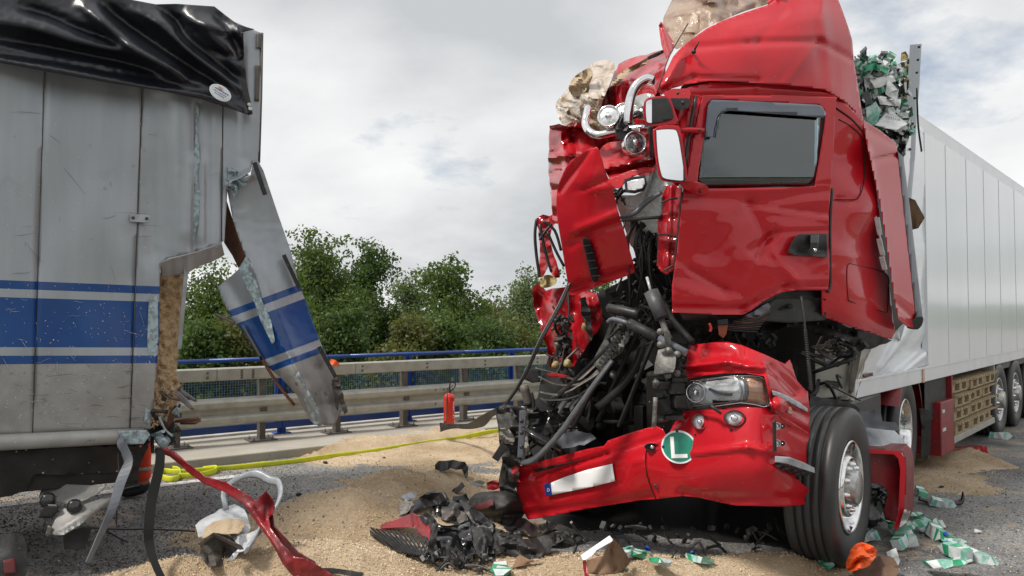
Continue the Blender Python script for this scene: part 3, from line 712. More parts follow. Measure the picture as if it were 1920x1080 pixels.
for a, b_ in zip(xsn, xsn[1:]):
    sheet('side_panel', [(a, hY(a, 8)), (b_, hY(b_, 8)), (b_, hY(b_, 819)), (a, hY(a, 819))], dS, TM, lt, (120, 200), .03, cuts=bcuts(a, b_), matfn=tmat)
sheet('side_panel', [(-179, hY(-179, 8)), (86, 14), (83, 130), (60, hY(60, 818)), (-179, hY(-179, 818))], drel(.02), TM, lt, 26, .03, cuts=bcuts(-179, 60), matfn=tmat)
sheet('side_panel', [(88, 14), (270, 22), (266, 160), (243, hY(243, 818)), (62, hY(62, 818)), (85, 130)], drel(.03), TM, lt, 16, .03, cuts=bcuts(60, 260), matfn=tmat,
      creases=[(232, 520, 240, 800, 14, .012), (243, 430, 250, 520, 10, .015)])
sheet('side_panel', [(272, 22), (420, 32), (417, 190), (414, 456), (395, 463), (370, 471), (345, 478), (318, 484), (300, 493), (299, 560), (298, 640), (293, 700), (288, 750), (282, hY(282, 818)), (245, hY(245, 818)), (268, 160)],
      drel(.03), TM, lt, 8, .022, cuts=bcuts(240, 300), matfn=tmat, fine=.004,
      creases=[(372, 190, 366, 470, 5, .05), (362, 300, 352, 440, 9, -.03), (340, 120, 345, 470, 30, -.03), (300, 200, 290, 470, 26, .03), (250, 420, 246, 560, 6, .02), (395, 180, 392, 460, 7, .02), (380, 300, 378, 450, 4, -.03)])
sheet('rear_panel', [(422, 33), (456, 48), (490, 62), (489, 180), (485, 305), (474, 303), (470, 322), (452, 334), (436, 340), (427, 350), (421, 450), (416, 455), (419, 190)], drel(.02), TM, lt, 7, .02, fine=.004,
      creases=[(428, 345, 470, 326, 8, -.06), (455, 60, 458, 300, 4, .02)])
# scraped sealant and bare metal on the panel
sheet('scraped_seam', [(367, 190), (373, 205), (371, 260), (376, 300), (370, 340), (378, 370), (372, 420), (366, 440), (361, 460), (359, 400), (364, 350), (360, 310), (366, 260)], lambda x, y: dT(x) - .012, 'scrape', lt, 6, .004, fine=.012)
sheet('scraped_edge', [(279, 560), (296, 555), (297, 640), (292, 700), (286, 760), (279, 800), (270, 790), (276, 740), (272, 700), (280, 690), (276, 640)], lambda x, y: dT(x) - .010, 'scrape', lt, 5, .003, fine=.010)
sheet('torn_lip', [(300, 494), (330, 482), (372, 472), (416, 457), (421, 478), (412, 484), (395, 492), (372, 500), (350, 513), (325, 516), (301, 519)], [(300, 494, 5.48), (416, 457, 5.68), (300, 519, 5.62), (412, 484, 5.82), (350, 513, 5.70), (360, 470, 5.58)],
      'alu_inner', lt, 5, .006, creases=[(352, 478, 350, 512, 4, -.05), (395, 465, 398, 495, 4, -.04), (320, 485, 322, 515, 4, .02)])
MB().tube([at(299, 494, 5.46), at(318, 485, 5.47), at(345, 479, 5.5), at(370, 472, 5.54), at(416, 456, 5.62)], .006, 6).build('torn_edge', 'alu_inner', lt)
MB().bar(at(352, 476, 5.62), at(336, 654, 5.74), .03, .004).build('hanging_strip', 'silver_plastic', lt)
# vertical joints, latch plate
for (x0, y0, x1, y1) in ((84.5, 130, 61, 812), (268, 160, 244, 806), (418, 190, 415, 455)):
    MB().tube([at(x0, y0, dT(x0) - .001), at((x0 + x1) / 2, (y0 + y1) / 2, dT((x0 + x1) / 2) - .001), at(x1, y1, dT(x1) - .001)], .0024, 6).build('panel_joint', 'galv_dark', lt)
c = at(262, 409.5, dT(262) - .02); MB().box(c, (.12, .02, .055), RT).build('latch_plate', 'silver_plastic', lt, bevel=.003)
for s in (-.043, .043): MB().lathe(c + TD * s - TN * .011, -TN, [(0, .008), (.009, .008), (.012, 0)], 10).build('bolt', 'grime', lt)
# rear corner post with hinge plates
for (x0, y0, x1, y1) in ((486, 62, 485, 90), (483, 122, 481, 190)):
    sheet('hinge_plate', [(x0 - 4, y0), (x0 + 5, y0 + 1), (x1 + 5, y1), (x1 - 4, y1 - 1)], lambda x, y: dT(x) - .02, 'galv_dark', lt, 8, .02)
MB().tube([at(491, 62, dT(491)), at(489, 180, dT(489)), at(485, 305, dT(485))], .012, 6).build('corner_post', 'galv_dark', lt)
# crinkled tear at the bottom of the rear panel
sheet('crinkled_tear', [(424, 335), (428, 312), (440, 318), (468, 328), (452, 336), (470, 340), (450, 352), (440, 372), (432, 356), (420, 352)], lambda x, y: dT(x) - .03, 'scrape', lt, 3, .005, crumple=.10, cs=9)
# bottom side rail and chassis
m_ = MB(); pts = [at(px, hY(px, 829), dT(px)) - TN * .02 for px in (-2600, -1000, -300, 100, 200, 268)]
m_.tube(pts, [.052] * 6, 12); m_.build('bottom_rail', 'alu_low', lt)
sheet('rail_end_scuff', [(222, 808), (275, 806), (282, 815), (270, 832), (230, 834)], lambda x, y: dT(x) - .075, 'scrape', lt, 5, .004, fine=.02)
def tb(s0, s1, n0, n1, z0, z1, name, mat, bev=.006):
    """box in the trailer's own frame: s along (0 = torn end), n across (0 = near side), z up"""
    return MB().box(TO + TD * (s0 + s1) / 2 + TN * (n0 + n1) / 2 + FZ * (z0 + z1) / 2, (abs(s1 - s0), abs(n1 - n0), abs(z1 - z0)), RT).build(name, mat, lt, bevel=bev)
tb(-9.5, -.05, .06, 2.45, .84, .90, 'floor', 'chassis_dark')
tb(-9.5, -.12, .10, .16, .52, .84, 'chassis_beam', 'chassis_dark'); tb(-9.5, -.45, 1.95, 2.05, .55, .84, 'chassis_beam', 'chassis_dark')
for s in (-.55, -1.25, -2.1, -3.0): tb(s - .09, s, .16, 2.3, .60, .82, 'cross_member', 'chassis_dark')
tb(-9.5, -.02, 2.42, 2.48, .9, 3.75, 'far_side_wall', 'alu')
tb(-9.5, -.08, .10, .115, .92, 2.55, 'gap_backing_wall', 'galv_dark', 0); tb(-9.5, -.02, .10, .115, 2.55, 3.72, 'gap_backing_wall', 'galv_dark', 0)  # unseen backing, added to stop sky showing bright through the panel joints
sheet('joint_backing', [(408, 45), (432, 45), (430, 335), (424, 350), (420, 450), (408, 455)], lambda x, y: dT(x) + .03, 'galv_dark', lt, 12, .01)
tb(-9.5, -9.4, .06, 2.42, .9, 3.75, 'front_wall', 'alu')
MB().bar(TO + TD * -.9 + TN * .4 + FZ * .82, TO + TD * -.55 + TN * .3 + FZ * .42, .10, .06).build('hanging_bracket', 'chassis_dark', lt)
sheet('chassis_side', [(-900, hY(-900, 842)), (-900, hY(-900, 960)), (-100, 950), (20, 930), (52, 915), (66, 890), (230, 886), (245, 880), (262, 875), (272, 850), (280, 835), (0, 843)],
      lambda x, y: dT(x) + .06, 'chassis_dark', lt, 14, .05, crumple=.05, cs=50)
# ripped strip remnants at the torn corner
for i, pts in enumerate([[(330, 735), (345, 750), (362, 768)], [(295, 790), (315, 800), (322, 775), (330, 760)], [(285, 800), (300, 830), (316, 812)], [(330, 790), (350, 788), (375, 786)], [(322, 722), (340, 735), (368, 752)], [(270, 838), (285, 820), (300, 815)]]):
    ptube([(a, b_, 5.5 + .06 * i) for a, b_ in pts], [.03, .045, .02], 6, 3, flat=.35).build('torn_bracket', ['metal_torn', 'rust', 'metal_torn', 'rust', 'metal_torn', 'black_dusty'][i], lt)
m_ = MB(); greeble(m_, (285, 745, 335, 830), 5.45, 5.85, 46, .02, .09, 3); m_.build('mangled_corner', ['metal_torn', 'black_dusty', 'scrape'], lt)['kind'] = 'stuff'
sheet('bent_flange', [(336, 788), (372, 782), (378, 790), (366, 796), (338, 796)], [(336, 788, 5.9), (378, 790, 5.8), (366, 796, 5.7), (338, 796, 5.8)], 'rust', lt, 8, .02)
# bent under-run bar with rear lamps, mud flap
sheet('underrun_beam', [(80, 906), (178, 910), (200, 912), (186, 925), (160, 938), (140, 948), (100, 940), (72, 935)], [(80, 906, 5.35), (200, 912, 5.15), (72, 935, 5.2), (140, 948, 5.05)], 'alu_low', lt, 8, .04, creases=[(90, 922, 180, 925, 6, .03)])
sheet('lamp_panel', [(92, 998), (112, 955), (150, 948), (180, 938), (205, 930), (212, 937), (180, 960), (150, 985), (120, 1003), (104, 1004)], [(92, 998, 4.9), (112, 955, 5.0), (212, 937, 5.15), (120, 1003, 4.85), (160, 960, 4.98)], 'alu_low', lt, 6, .02,
      creases=[(104, 998, 206, 936, 3, -.03)])
for px, py in ((90, 938), (140, 950)):
    c = at(px, py, 4.98); MB().lathe(c, (c - CAM) * -1, [(0, .03), (.035, .03), (.045, .01), (.05, -.05), (.02, -.07), (0, -.07)], 14).build('rear_lamp', 'black_gloss', lt)
sheet('lamp_housing', [(72, 970), (85, 945), (108, 946), (110, 958), (100, 970), (86, 972)], 4.95, 'black', lt, 7, .08)
sheet('bar_stub', [(84, 1004), (90, 985), (98, 988), (96, 1000), (92, 1006)], 4.88, 'metal_torn', lt, 5, .03)
sheet('support_leg', [(118, 1000), (165, 985), (172, 990), (160, 1030), (120, 1030)], 5.12, 'black', lt, 8, .05, crumple=.03)
sheet('mud_flap', [(-30, 1003), (30, 1000), (42, 1003), (50, 1020), (52, 1055), (46, 1095), (-30, 1095)], [(-30, 1000, 4.75), (50, 1000, 4.85), (50, 1090, 4.7), (-30, 1090, 4.65), (10, 1045, 4.68)], 'black_dusty', lt, 10, .012, crumple=.03)
sheet('flap_print', [(6, 1050), (28, 1046), (32, 1075), (8, 1078)], [(6, 1050, 4.66), (28, 1046, 4.69), (32, 1075, 4.67), (8, 1078, 4.63)], 'red_dark', lt, 8, .003)
# scratches, scuffs and stuck chips on the side
random.seed(5)
for nm, mt_, n, L_, reg in (('scratches', 'grime', 26, 70, (0, 140, 400, 520)), ('scratches', 'white_metal', 34, 34, (0, 560, 285, 700)), ('scuff_marks', 'grime', 46, 60, (0, 690, 280, 800)), ('scuff_marks', 'white_metal', 30, 40, (40, 680, 280, 800))):
    m_ = MB()
    for _ in range(n):
        x, y = random.uniform(reg[0], reg[2]), random.uniform(reg[1], reg[3]); a = random.choice([random.gauss(0, .12), random.gauss(.9, .3)]) if nm == 'scratches' else random.gauss(0, .10); l_ = L_ * random.random() ** 2 + 4
        P_ = [(min(283, x + l_ * t_ * cos(a)) if y > 490 else min(410, x + l_ * t_ * cos(a)), min(803, y + l_ * t_ * sin(a) + 2 * random.uniform(-1, 1))) for t_ in (0, .35, .7, 1)]
        ptube([(u, v, dT(u) - .012) for u, v in P_], [.0004, random.uniform(.001, .0025), .0015, .0004], 4, 2, mb=m_, flat=.5)
    m_.build(nm, mt_, lt)['kind'] = 'stuff'
m_ = MB()
for _ in range(480):
    x = random.uniform(0, 296); y = 160 + 640 * random.random() ** .6
    if y < 490 or x < 284: c = at(x, y, dT(x) - .014 if y < 815 else dT(x)); a = random.uniform(0, 3.2); l_ = random.uniform(.002, .007); u_ = TD * cos(a) + FZ * sin(a); v_ = TD * -sin(a) + FZ * cos(a); m_.poly([c - u_ * l_, c + v_ * l_ * .35, c + u_ * l_, c - v_ * l_ * .35])
m_.build('stuck_chips', 'chips', lt)['kind'] = 'stuff'
# the torn panel hanging from the trailer's end (a part with its own broken strips)
tcut = [((380, q - .37 * 380), (660, q - .37 * 660)) for q in (741, 754.5, 771, 858, 873, 885)]
def tpm(px, py):
    q = py + .37 * px
    if 741 < q < 754.5 or 771 < q < 858 or 873 < q < 885: return 1
    return 2 if q > 885 else 0
TPD = [(425, 350, 5.78), (485, 305, 5.80), (440, 440, 5.80), (545, 480, 5.95), (470, 540, 5.72), (600, 640, 6.0), (520, 640, 5.66), (560, 700, 5.66), (648, 765, 5.95), (600, 795, 5.72), (575, 690, 5.78), (550, 600, 5.86), (500, 480, 5.88)]
tp = sheet('torn_panel', [(425, 352), (428, 346), (452, 336), (470, 328), (474, 303), (484, 302), (494, 320), (520, 398), (545, 470), (560, 530), (575, 570), (600, 640), (622, 690), (628, 720), (640, 745), (648, 768), (640, 772), (634, 782), (628, 797), (606, 797), (600, 790), (596, 770), (560, 700), (527, 645), (497, 580), (470, 520), (455, 470), (436, 410)],
           TPD, TM, lt, 6, .02, cuts=tcut, matfn=tpm, fine=.006, creases=[(600, 740, 612, 795, 12, .06), (575, 730, 600, 790, 10, -.06), (590, 760, 640, 755, 8, .05), (428, 352, 470, 330, 6, -.05), (600, 690, 640, 780, 9, .05), (470, 480, 570, 700, 8, -.02)])
FPD = [(408, 538, 5.72), (450, 505, 5.62), (482, 500, 5.58), (430, 590, 5.68), (520, 600, 5.56), (470, 640, 5.64), (560, 700, 5.54), (520, 700, 5.62), (600, 780, 5.60), (575, 775, 5.62)]
sheet('torn_flap', [(408, 538), (425, 525), (447, 505), (461, 480), (468, 484), (480, 512), (497, 575), (527, 640), (560, 695), (590, 755), (606, 797), (590, 797), (578, 784), (556, 740), (530, 712), (505, 690), (480, 660), (455, 620), (436, 600), (418, 565)],
      FPD, TM, lt, 5, .02, cuts=tcut, matfn=tpm, fine=.006, creases=[(475, 500, 560, 690, 10, -.04), (430, 530, 520, 690, 14, .03), (540, 690, 600, 790, 9, -.05), (520, 700, 590, 790, 7, .04)])
sheet('scraped_paint', [(448, 505), (461, 480), (474, 500), (490, 560), (508, 600), (516, 640), (510, 645), (500, 625), (488, 600), (478, 570), (462, 540)], lambda x, y, f=tps(FPD): f(x, y) - .02, 'scrape', lt, 4, .004, fine=.02)
sheet('scraped_paint', [(548, 690), (556, 686), (570, 720), (590, 752), (600, 780), (606, 797), (590, 796), (575, 760), (560, 725)], lambda x, y, f=tps(FPD): f(x, y) - .03, 'scrape', lt, 4, .004, fine=.02)
sheet('panel_underside', [(424, 372), (436, 410), (447, 445), (461, 482), (447, 503), (436, 480), (420, 455), (421, 400)], [(424, 372, 5.85), (461, 482, 5.75), (420, 455, 6.1), (447, 503, 5.95)], 'rust', lt, 7, .01)
for (x0, y0, x1, y1, wd, d) in ((477, 305, 497, 365, 8, 5.74), (532, 478, 561, 540, 8, 5.86), (598, 650, 632, 712, 9, 5.88)):
    MB().bar(at(x0, y0, d), at(x1, y1, d + .03), wd / F * d, .03).build('rubber_seal', 'black_dusty', lt)
sheet('splintered_edge', [(622, 712), (632, 706), (640, 730), (652, 772), (646, 777), (636, 752), (634, 772), (627, 750)], 5.86, 'metal_torn', lt, 4, .03, crumple=.05, cs=10)
for i, pts in enumerate([[(488, 668), (520, 720), (552, 760)], [(404, 590), (425, 598), (440, 606)], [(590, 770), (600, 796), (596, 800)], [(455, 610), (478, 650), (492, 675)]]):
    ptube([(a, b_, 5.62) for a, b_ in pts], .012, 5, 3).build('bent_strip', ['rust', 'metal_torn', 'scrape', 'galv_dark'][i], lt)
# ------------------------------------------------------------------ load bulging out of the torn end
BO = [(296, 516), (318, 515), (349, 511), (347, 545), (341, 580), (338, 620), (334, 660), (330, 700), (334, 716), (342, 728), (335, 750), (322, 772), (300, 790), (286, 800), (289, 740), (295, 680), (297, 600)]
lo = sheet('sawdust_load', BO, [(296, 516, 5.75), (349, 511, 6.1), (300, 600, 5.62), (345, 600, 6.0), (296, 700, 5.55), (338, 700, 5.8), (290, 800, 5.5), (330, 780, 5.65)], 'sawdust_packed', None, 2.5, .12, crumple=.06, cs=22, fine=.07)
lp_ = [lo.matrix_world @ v.co for v in lo.data.vertices]; lp_ = [v.co + lo.location for v in lo.data.vertices][:len(lo.data.vertices) // 2]; m_ = MB()
for _ in range(5200):
    c = random.choice(lp_) + Vector((random.uniform(-.01, .01), random.uniform(-.012, 0), random.uniform(-.01, .01))); a = random.uniform(0, 3.2); l_ = random.uniform(.004, .011); u_ = Vector((cos(a), random.uniform(-.5, .5), sin(a))); v_ = Vector((-sin(a), random.uniform(-.5, .5), cos(a))); m_.poly([c - u_ * l_, c + v_ * l_ * .25, c + u_ * l_, c - v_ * l_ * .25])
m_.build('load_chips', 'chips', lo)['kind'] = 'stuff'
tag(lo, 'wall of packed sawdust showing in the torn end of the silver trailer', 'sawdust', kind='stuff')

# ------------------------------------------------------------------ TARPAULIN
TO_ = [(-420, -100), (-200, -60), (0, -34), (150, -20), (250, 0), (292, 8), (330, 7), (402, 12), (425, 30), (446, 46), (478, 55), (456, 60), (458, 100), (462, 150), (468, 185), (474, 214), (466, 216), (430, 203), (378, 186), (300, 170), (200, 155), (100, 137), (0, 118), (-200, 95), (-420, 70)]
folds = []
def fold(pts, wd, am, kd=0):
    q = catmull([(a, b_, 0) for a, b_ in pts], 3); folds.append(('poly', [(v.x, v.y) for v in q], wd * 1.25, am * .9, True))
fold([(-60, 30), (60, 50), (150, 80), (250, 100), (330, 140), (400, 165)], 12, -.10)
fold([(-60, 62), (60, 85), (170, 105), (280, 128), (380, 150)], 9, .09)
fold([(140, 0), (190, 40), (230, 75), (300, 120), (360, 150)], 10, -.12)
fold([(180, -5), (215, 30), (270, 70), (340, 120), (440, 170)], 9, .10)
fold([(240, 10), (300, 45), (350, 90), (400, 130), (462, 175)], 10, -.11)
fold([(290, 10), (330, 40), (350, 75), (420, 130), (464, 165)], 7, .10)
fold([(340, 20), (380, 50), (420, 90), (458, 140)], 11, -.08)
fold([(20, 10), (90, 30), (160, 60), (240, 85)], 8, .08)
fold([(-200, 90), (0, 112), (200, 148), (380, 180), (466, 208)], 6, -.05)
fold([(-50, 95), (100, 118), (250, 145), (340, 158)], 8, .06)
fold([(395, 20), (430, 60), (452, 110)], 7, .07)
fold([(370, 40), (430, 60), (455, 62)], 7, -.07)
fold([(390, 90), (440, 110), (455, 100)], 6, .05)
tarp = sheet('tarpaulin', TO_, lambda x, y: dT(x) - .13 - .10 * noise.noise(Vector((x / 200 + y / 300, y / 70 - x / 260, 1))) + max(0, (40 - y)) * .0008, 'tarp', None, 4, .004, folds, fine=.006)
tag(tarp, 'shiny black tarpaulin rolled over the top edge of the silver trailer', 'tarpaulin')
m_ = MB(); nx, ny = 30, 6; vs = []
for i in range(nx + 1):
    px = -1500 + (402 + 1500) * i / nx
    for j in range(ny + 1):
        p = at(px, hY(px, -5), dT(px) + .02) + TN * (2.4 * j / ny) + FZ * (.05 * sin(pi * j / ny) + .05 * noise.noise(Vector((px / 90, j, 0))) - (.10 if j == 0 else 0)); vs.append(p)
m_.add(vs, [(i * (ny + 1) + j, (i + 1) * (ny + 1) + j, (i + 1) * (ny + 1) + j + 1, i * (ny + 1) + j + 1) for i in range(nx) for j in range(ny)], sm=True)
m_.build('roof_sheet', 'tarp', tarp)
sheet('hem_strap', [(452, 150), (461, 148), (470, 190), (473, 212), (466, 214), (456, 180)], lambda x, y: dT(x) - .21, 'black', tarp, 8, .006)
for py in (196, 203.5):
    c = at(467.5 + (py - 196) * .25, py, dT(467) - .225); MB().lathe(c, -TN, [(.0, .003), (.008, .003), (.013, .004), (.014, 0)], 12).build('grommet', 'white_metal', tarp)
st_c = at(413, 174, dT(413) - .25)
def disc(c, nrm, rx_, ry_, mat, name, parent, th=.002, tilt=0.0, seg=28):
    nrm = Vector(nrm).normalized(); a = FZ.cross(nrm).normalized(); b_ = nrm.cross(a)
    a, b_ = a * cos(tilt) + b_ * sin(tilt), b_ * cos(tilt) - a * sin(tilt)
    return MB().poly([c + a * rx_ * cos(2 * pi * k / seg) + b_ * ry_ * sin(2 * pi * k / seg) for k in range(seg)], th, nrm).build(name, mat, parent)
sn = (-TN + Vector((0, 0, .18)) + TD * .1).normalized()
stk = disc(st_c, sn, .078, .058, 'white_paint', 'round_sticker', tarp, tilt=-.45)
disc(st_c + sn * .0025, sn, .071, .051, 'carton_white', 'sticker_face', tarp, .001, tilt=-.45)
disc(st_c + sn * .004 + FZ * .03, sn, .018, .010, 'amber', 'sticker_emblem', tarp, .001, tilt=-.45)
a_ = FZ.cross(sn).normalized(); b__ = sn.cross(a_); ca, sa = cos(-.45), sin(-.45); ax_, ay_ = a_ * ca + b__ * sa, b__ * ca - a_ * sa
m_ = MB()
for row, (y_, w_) in enumerate(((.010, .045), (-.008, .050), (-.024, .034))):
    x = -w_
    while x < w_:
        l_ = random.uniform(.006, .013); m_.poly([st_c + sn * .004 + ax_ * (x + q[0] * l_) + ay_ * (y_ + q[1] * (.005 if row else .008)) for q in ((0, 0), (1, 0), (1, 1), (0, 1))], .0008, sn); x += l_ + .004
m_.build('sticker_print', 'number_blue', tarp)['kind'] = 'stuff'

# ------------------------------------------------------------------ strips hanging from the torn corner
def strap(name, pts, wd, mat, label, cat, th=.006, sub=5, twist=None, group=None):
    P = catmull([at(*p) for p in pts], sub); n = len(P); W = np.interp(np.linspace(0, 1, n), np.linspace(0, 1, len(wd)), wd); m_ = MB(); vs = []
    for i, p in enumerate(P):
        t_ = (P[min(i + 1, n - 1)] - P[max(i - 1, 0)]).normalized(); vw = (CAM - p).normalized(); s_ = t_.cross(vw).normalized()
        if twist: s_ = (Quaternion(t_, twist(i / (n - 1))) @ s_)
        nn = t_.cross(s_).normalized()
        vs += [p + s_ * W[i] / 2 + nn * th / 2, p - s_ * W[i] / 2 + nn * th / 2, p - s_ * W[i] / 2 - nn * th / 2, p + s_ * W[i] / 2 - nn * th / 2]
    m_.add(vs, [(i * 4 + k, i * 4 + (k + 1) % 4, i * 4 + 4 + (k + 1) % 4, i * 4 + 4 + k) for i in range(n - 1) for k in range(4)] + [(3, 2, 1, 0), tuple((n - 1) * 4 + k for k in range(4))], sm=False)
    o = m_.build(name, mat)
    return tag(o, label, cat, group)
strap('grey_strap', [(232, 815, 5.3), (226, 830, 5.25), (234, 845, 5.2), (240, 868, 5.1), (226, 905, 5.0), (208, 960, 4.85), (185, 1010, 4.78), (164, 1055, 4.72)], [.012, .05, .08, .075, .06, .05, .045, .035], 'grey_plastic',
      'frayed grey strap dangling from the trailer corner over the road', 'strap', twist=lambda t_: .9 * sin(t_ * 5))
strap('black_strap', [(292, 846, 5.3), (300, 848, 5.2), (298, 880, 5.05), (286, 930, 4.9), (279, 985, 4.75), (280, 1020, 4.7), (290, 1055, 4.6), (306, 1090, 4.52)], [.03, .055, .06, .06, .055, .05, .04, .04], 'strap_black',
      'black rubber strap hanging straight down beside the orange trouser leg', 'strap', .012)
m_ = MB(); ptube([(150, 985, 4.9), (175, 990, 4.95), (230, 992, 5.2), (290, 992, 5.5), (365, 996, 5.85)], .007, 6, mb=m_)
tag(m_.build('black_cable', 'black'), 'thin black cable stretched level between the lamp panel and the white box', 'cable')
m_ = MB(); ptube([(218, 985, 5.2), (219, 960, 5.2), (216, 930, 5.2), (222, 900, 5.2), (221, 845, 5.3)], .004, 6, mb=m_); ptube([(200, 995, 5.2), (225, 1010, 5.3), (240, 1016, 5.35)], .006, 6, mb=m_)
tag(m_.build('loose_wire', 'black'), 'thin loose wire trailing down behind the grey strap', 'wire')
# bent red bar in the foreground
RBD = [(290, 842, 5.35), (350, 868, 5.2), (420, 912, 5.05), (485, 935, 4.95), (460, 950, 4.93), (515, 945, 4.9), (510, 1000, 4.82), (550, 1045, 4.72), (600, 1070, 4.70), (640, 1100, 4.68), (500, 920, 4.85), (530, 1060, 4.75)]
rb = sheet('bent_red_bar', [(290, 838), (312, 840), (330, 848), (352, 868), (385, 893), (425, 904), (466, 928), (479, 938), (499, 921), (512, 936), (516, 952), (512, 964), (504, 972), (508, 990), (530, 1020), (552, 1044), (568, 1046), (582, 1052), (600, 1062), (630, 1082), (650, 1100), (600, 1105), (575, 1090), (548, 1078), (530, 1058), (518, 1034), (505, 1012), (490, 992), (474, 972), (458, 946), (450, 942), (420, 922), (384, 908), (355, 888), (338, 872), (318, 856), (292, 846)],
           RBD, 'red_dull', None, 4, .018, [(470, 950, 540, 1060, 5, -.03), (300, 842, 440, 912, 4, -.02), (505, 925, 500, 975, 6, .04)], fine=.008)
tag(rb, 'twisted dark red metal bar reaching from the trailer corner to the bottom edge', 'metal bar')
sheet('bar_flange', [(490, 955), (512, 966), (515, 985), (560, 1035), (590, 1052), (600, 1070), (575, 1075), (545, 1055), (520, 1020), (498, 985)], [(490, 955, 5.0), (515, 985, 4.92), (560, 1035, 4.84), (600, 1070, 4.80), (545, 1055, 4.83), (498, 985, 4.96)], 'red_dark', rb, 6, .01)
strap('dark_belt', [(535, 1082, 4.75), (600, 1071, 4.8), (640, 1072, 4.8), (680, 1080, 4.8)], [.04, .035, .03, .04], 'black_dusty', 'black belt lying across the end of the red bar', 'belt')

# ------------------------------------------------------------------ crushed white housing full of sawdust
ATK[0] = .87
WB = at(425, 1000, 5.75); WB.z = 0
wh = thing('crushed_housing', 'crushed white metal housing half full of sawdust beside the red bar', 'scrap metal', WB)
sheet('shell', [(366, 985), (385, 970), (420, 952), (440, 945), (458, 955), (466, 975), (470, 990), (462, 1006), (440, 1000), (400, 1000), (372, 1008)], [(366, 985, 5.75), (440, 945, 6.15), (470, 990, 5.8), (372, 1008, 5.6), (430, 1000, 5.65)], 'white_metal', wh, 5, .012, crumple=.10, cs=30)
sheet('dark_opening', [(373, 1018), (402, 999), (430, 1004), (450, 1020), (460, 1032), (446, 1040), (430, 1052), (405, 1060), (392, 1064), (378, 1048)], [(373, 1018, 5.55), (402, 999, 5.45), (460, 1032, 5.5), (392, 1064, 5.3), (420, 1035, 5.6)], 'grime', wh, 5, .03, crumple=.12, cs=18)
sheet('opening_rim', [(370, 1020), (400, 998), (452, 1022), (458, 1030), (450, 1031), (402, 1006), (378, 1024)], [(370, 1020, 5.5), (400, 998, 5.4), (458, 1030, 5.42)], 'metal_torn', wh, 5, .012)
sheet('torn_side', [(430, 1000), (452, 1002), (466, 1000), (488, 990), (492, 998), (470, 1022), (462, 1032), (448, 1036), (440, 1048), (425, 1052), (450, 1024)], [(430, 1000, 5.6), (492, 990, 5.7), (440, 1050, 5.35), (466, 1020, 5.48)], 'white_metal', wh, 4, .01, crumple=.1, cs=14)
sheet('sawdust_fill', [(385, 990), (400, 978), (430, 972), (455, 974), (462, 984), (450, 1000), (420, 1002), (400, 1003), (378, 1010)], [(385, 990, 5.68), (430, 972, 5.78), (462, 984, 5.68), (378, 1010, 5.48), (430, 1000, 5.52)], 'sawdust', wh, 4, .08, fine=.05)['kind'] = 'stuff'
m_ = MB(); ptube([(424, 955, 6.0), (420, 918, 6.1), (450, 895, 6.2), (480, 888, 6.2), (505, 900, 6.15), (522, 905, 6.1), (526, 925, 6.0), (520, 945, 5.9), (508, 965, 5.8), (488, 990, 5.7), (470, 1020, 5.5), (462, 1032, 5.42)], [.02, .018, .02, .03, .03, .028, .035, .035, .03, .04, .05, .03], 6, 3, mb=m_, flat=.35)
m_.build('bent_frame', 'silver_plastic', wh)

ATK[0] = 1.0
# ------------------------------------------------------------------ YELLOW HOSE
def hose(name, pts, r, label):
    P = catmull([gnd(a, b_, 0) + FZ * z for a, b_, z in pts], 8); P = [p + FZ * (r * .9) for p in P]
    n = len(P); m_ = MB(); seg = 10; vs = []
    for i, p in enumerate(P):
        t_ = (P[min(i + 1, n - 1)] - P[max(i - 1, 0)]).normalized(); s_ = t_.cross(FZ).normalized(); k = 1 + .18 * noise.noise(p * 3)
        vs += [p + s_ * cos(2 * pi * q / seg) * r * .22 * k + FZ * sin(2 * pi * q / seg) * r * k for q in range(seg)]
    m_.add(vs, [(i * seg + q, i * seg + (q + 1) % seg, (i + 1) * seg + (q + 1) % seg, (i + 1) * seg + q) for i in range(n - 1) for q in range(seg)], sm=True)
    return m_
m_ = hose('h', [(1010, 812, .06), (930, 820, .06), (860, 828, .02), (780, 838, .01), (700, 850, 0), (620, 860, 0), (560, 868, 0), (480, 877, 0), (400, 884, 0), (340, 890, 0), (310, 888, 0), (298, 892, 0), (310, 902, 0), (330, 903, 0), (338, 893, 0), (330, 884, 0), (290, 884, 0), (230, 894, 0), (150, 900, 0), (100, 900, 0), (88, 893, 0), (110, 889, 0), (160, 893, 0), (200, 897, 0)], .030, '')
m2 = hose('h', [(336, 898, 0), (372, 896, 0), (402, 889, 0), (404, 884, 0.01), (380, 885, .0)], .032, '')
m_.add(m2.v, m2.f, 0, True)
tag(m_.build('fire_hose', 'hose_yellow'), 'bright yellow fire hose running along the kerb and looped behind the trailer', 'hose')

# ------------------------------------------------------------------ FIRE EXTINGUISHER
eb = gnd(842, 804, .1); ex = thing('fire_extinguisher', 'red fire extinguisher standing on the pavement by the guardrail', 'fire extinguisher', eb)
k = eb.y / F
MB().lathe(eb, FZ, [(0, 0), (.088, 0), (.09, .01), (.09, .03), (.078, .034)], 24).build('foot_ring', 'black', ex)
MB().lathe(eb, FZ, [(.074, .03), (.078, .04), (.078, .43), (.072, .455), (.055, .478), (.03, .49), (.028, .50)], 28).build('cylinder', 'ext_red', ex)
m_ = MB(); m_.lathe(eb + FZ * .49, FZ, [(.026, 0), (.026, .045), (.016, .05), (.016, .075), (0, .075)], 12); m_.bar(eb + Vector((-.035, 0, .555)), eb + Vector((.06, 0, .60)), .022, .012); m_.bar(eb + Vector((-.03, 0, .54)), eb + Vector((.06, 0, .535)), .02, .012)
m_.build('valve_head', 'black', ex)
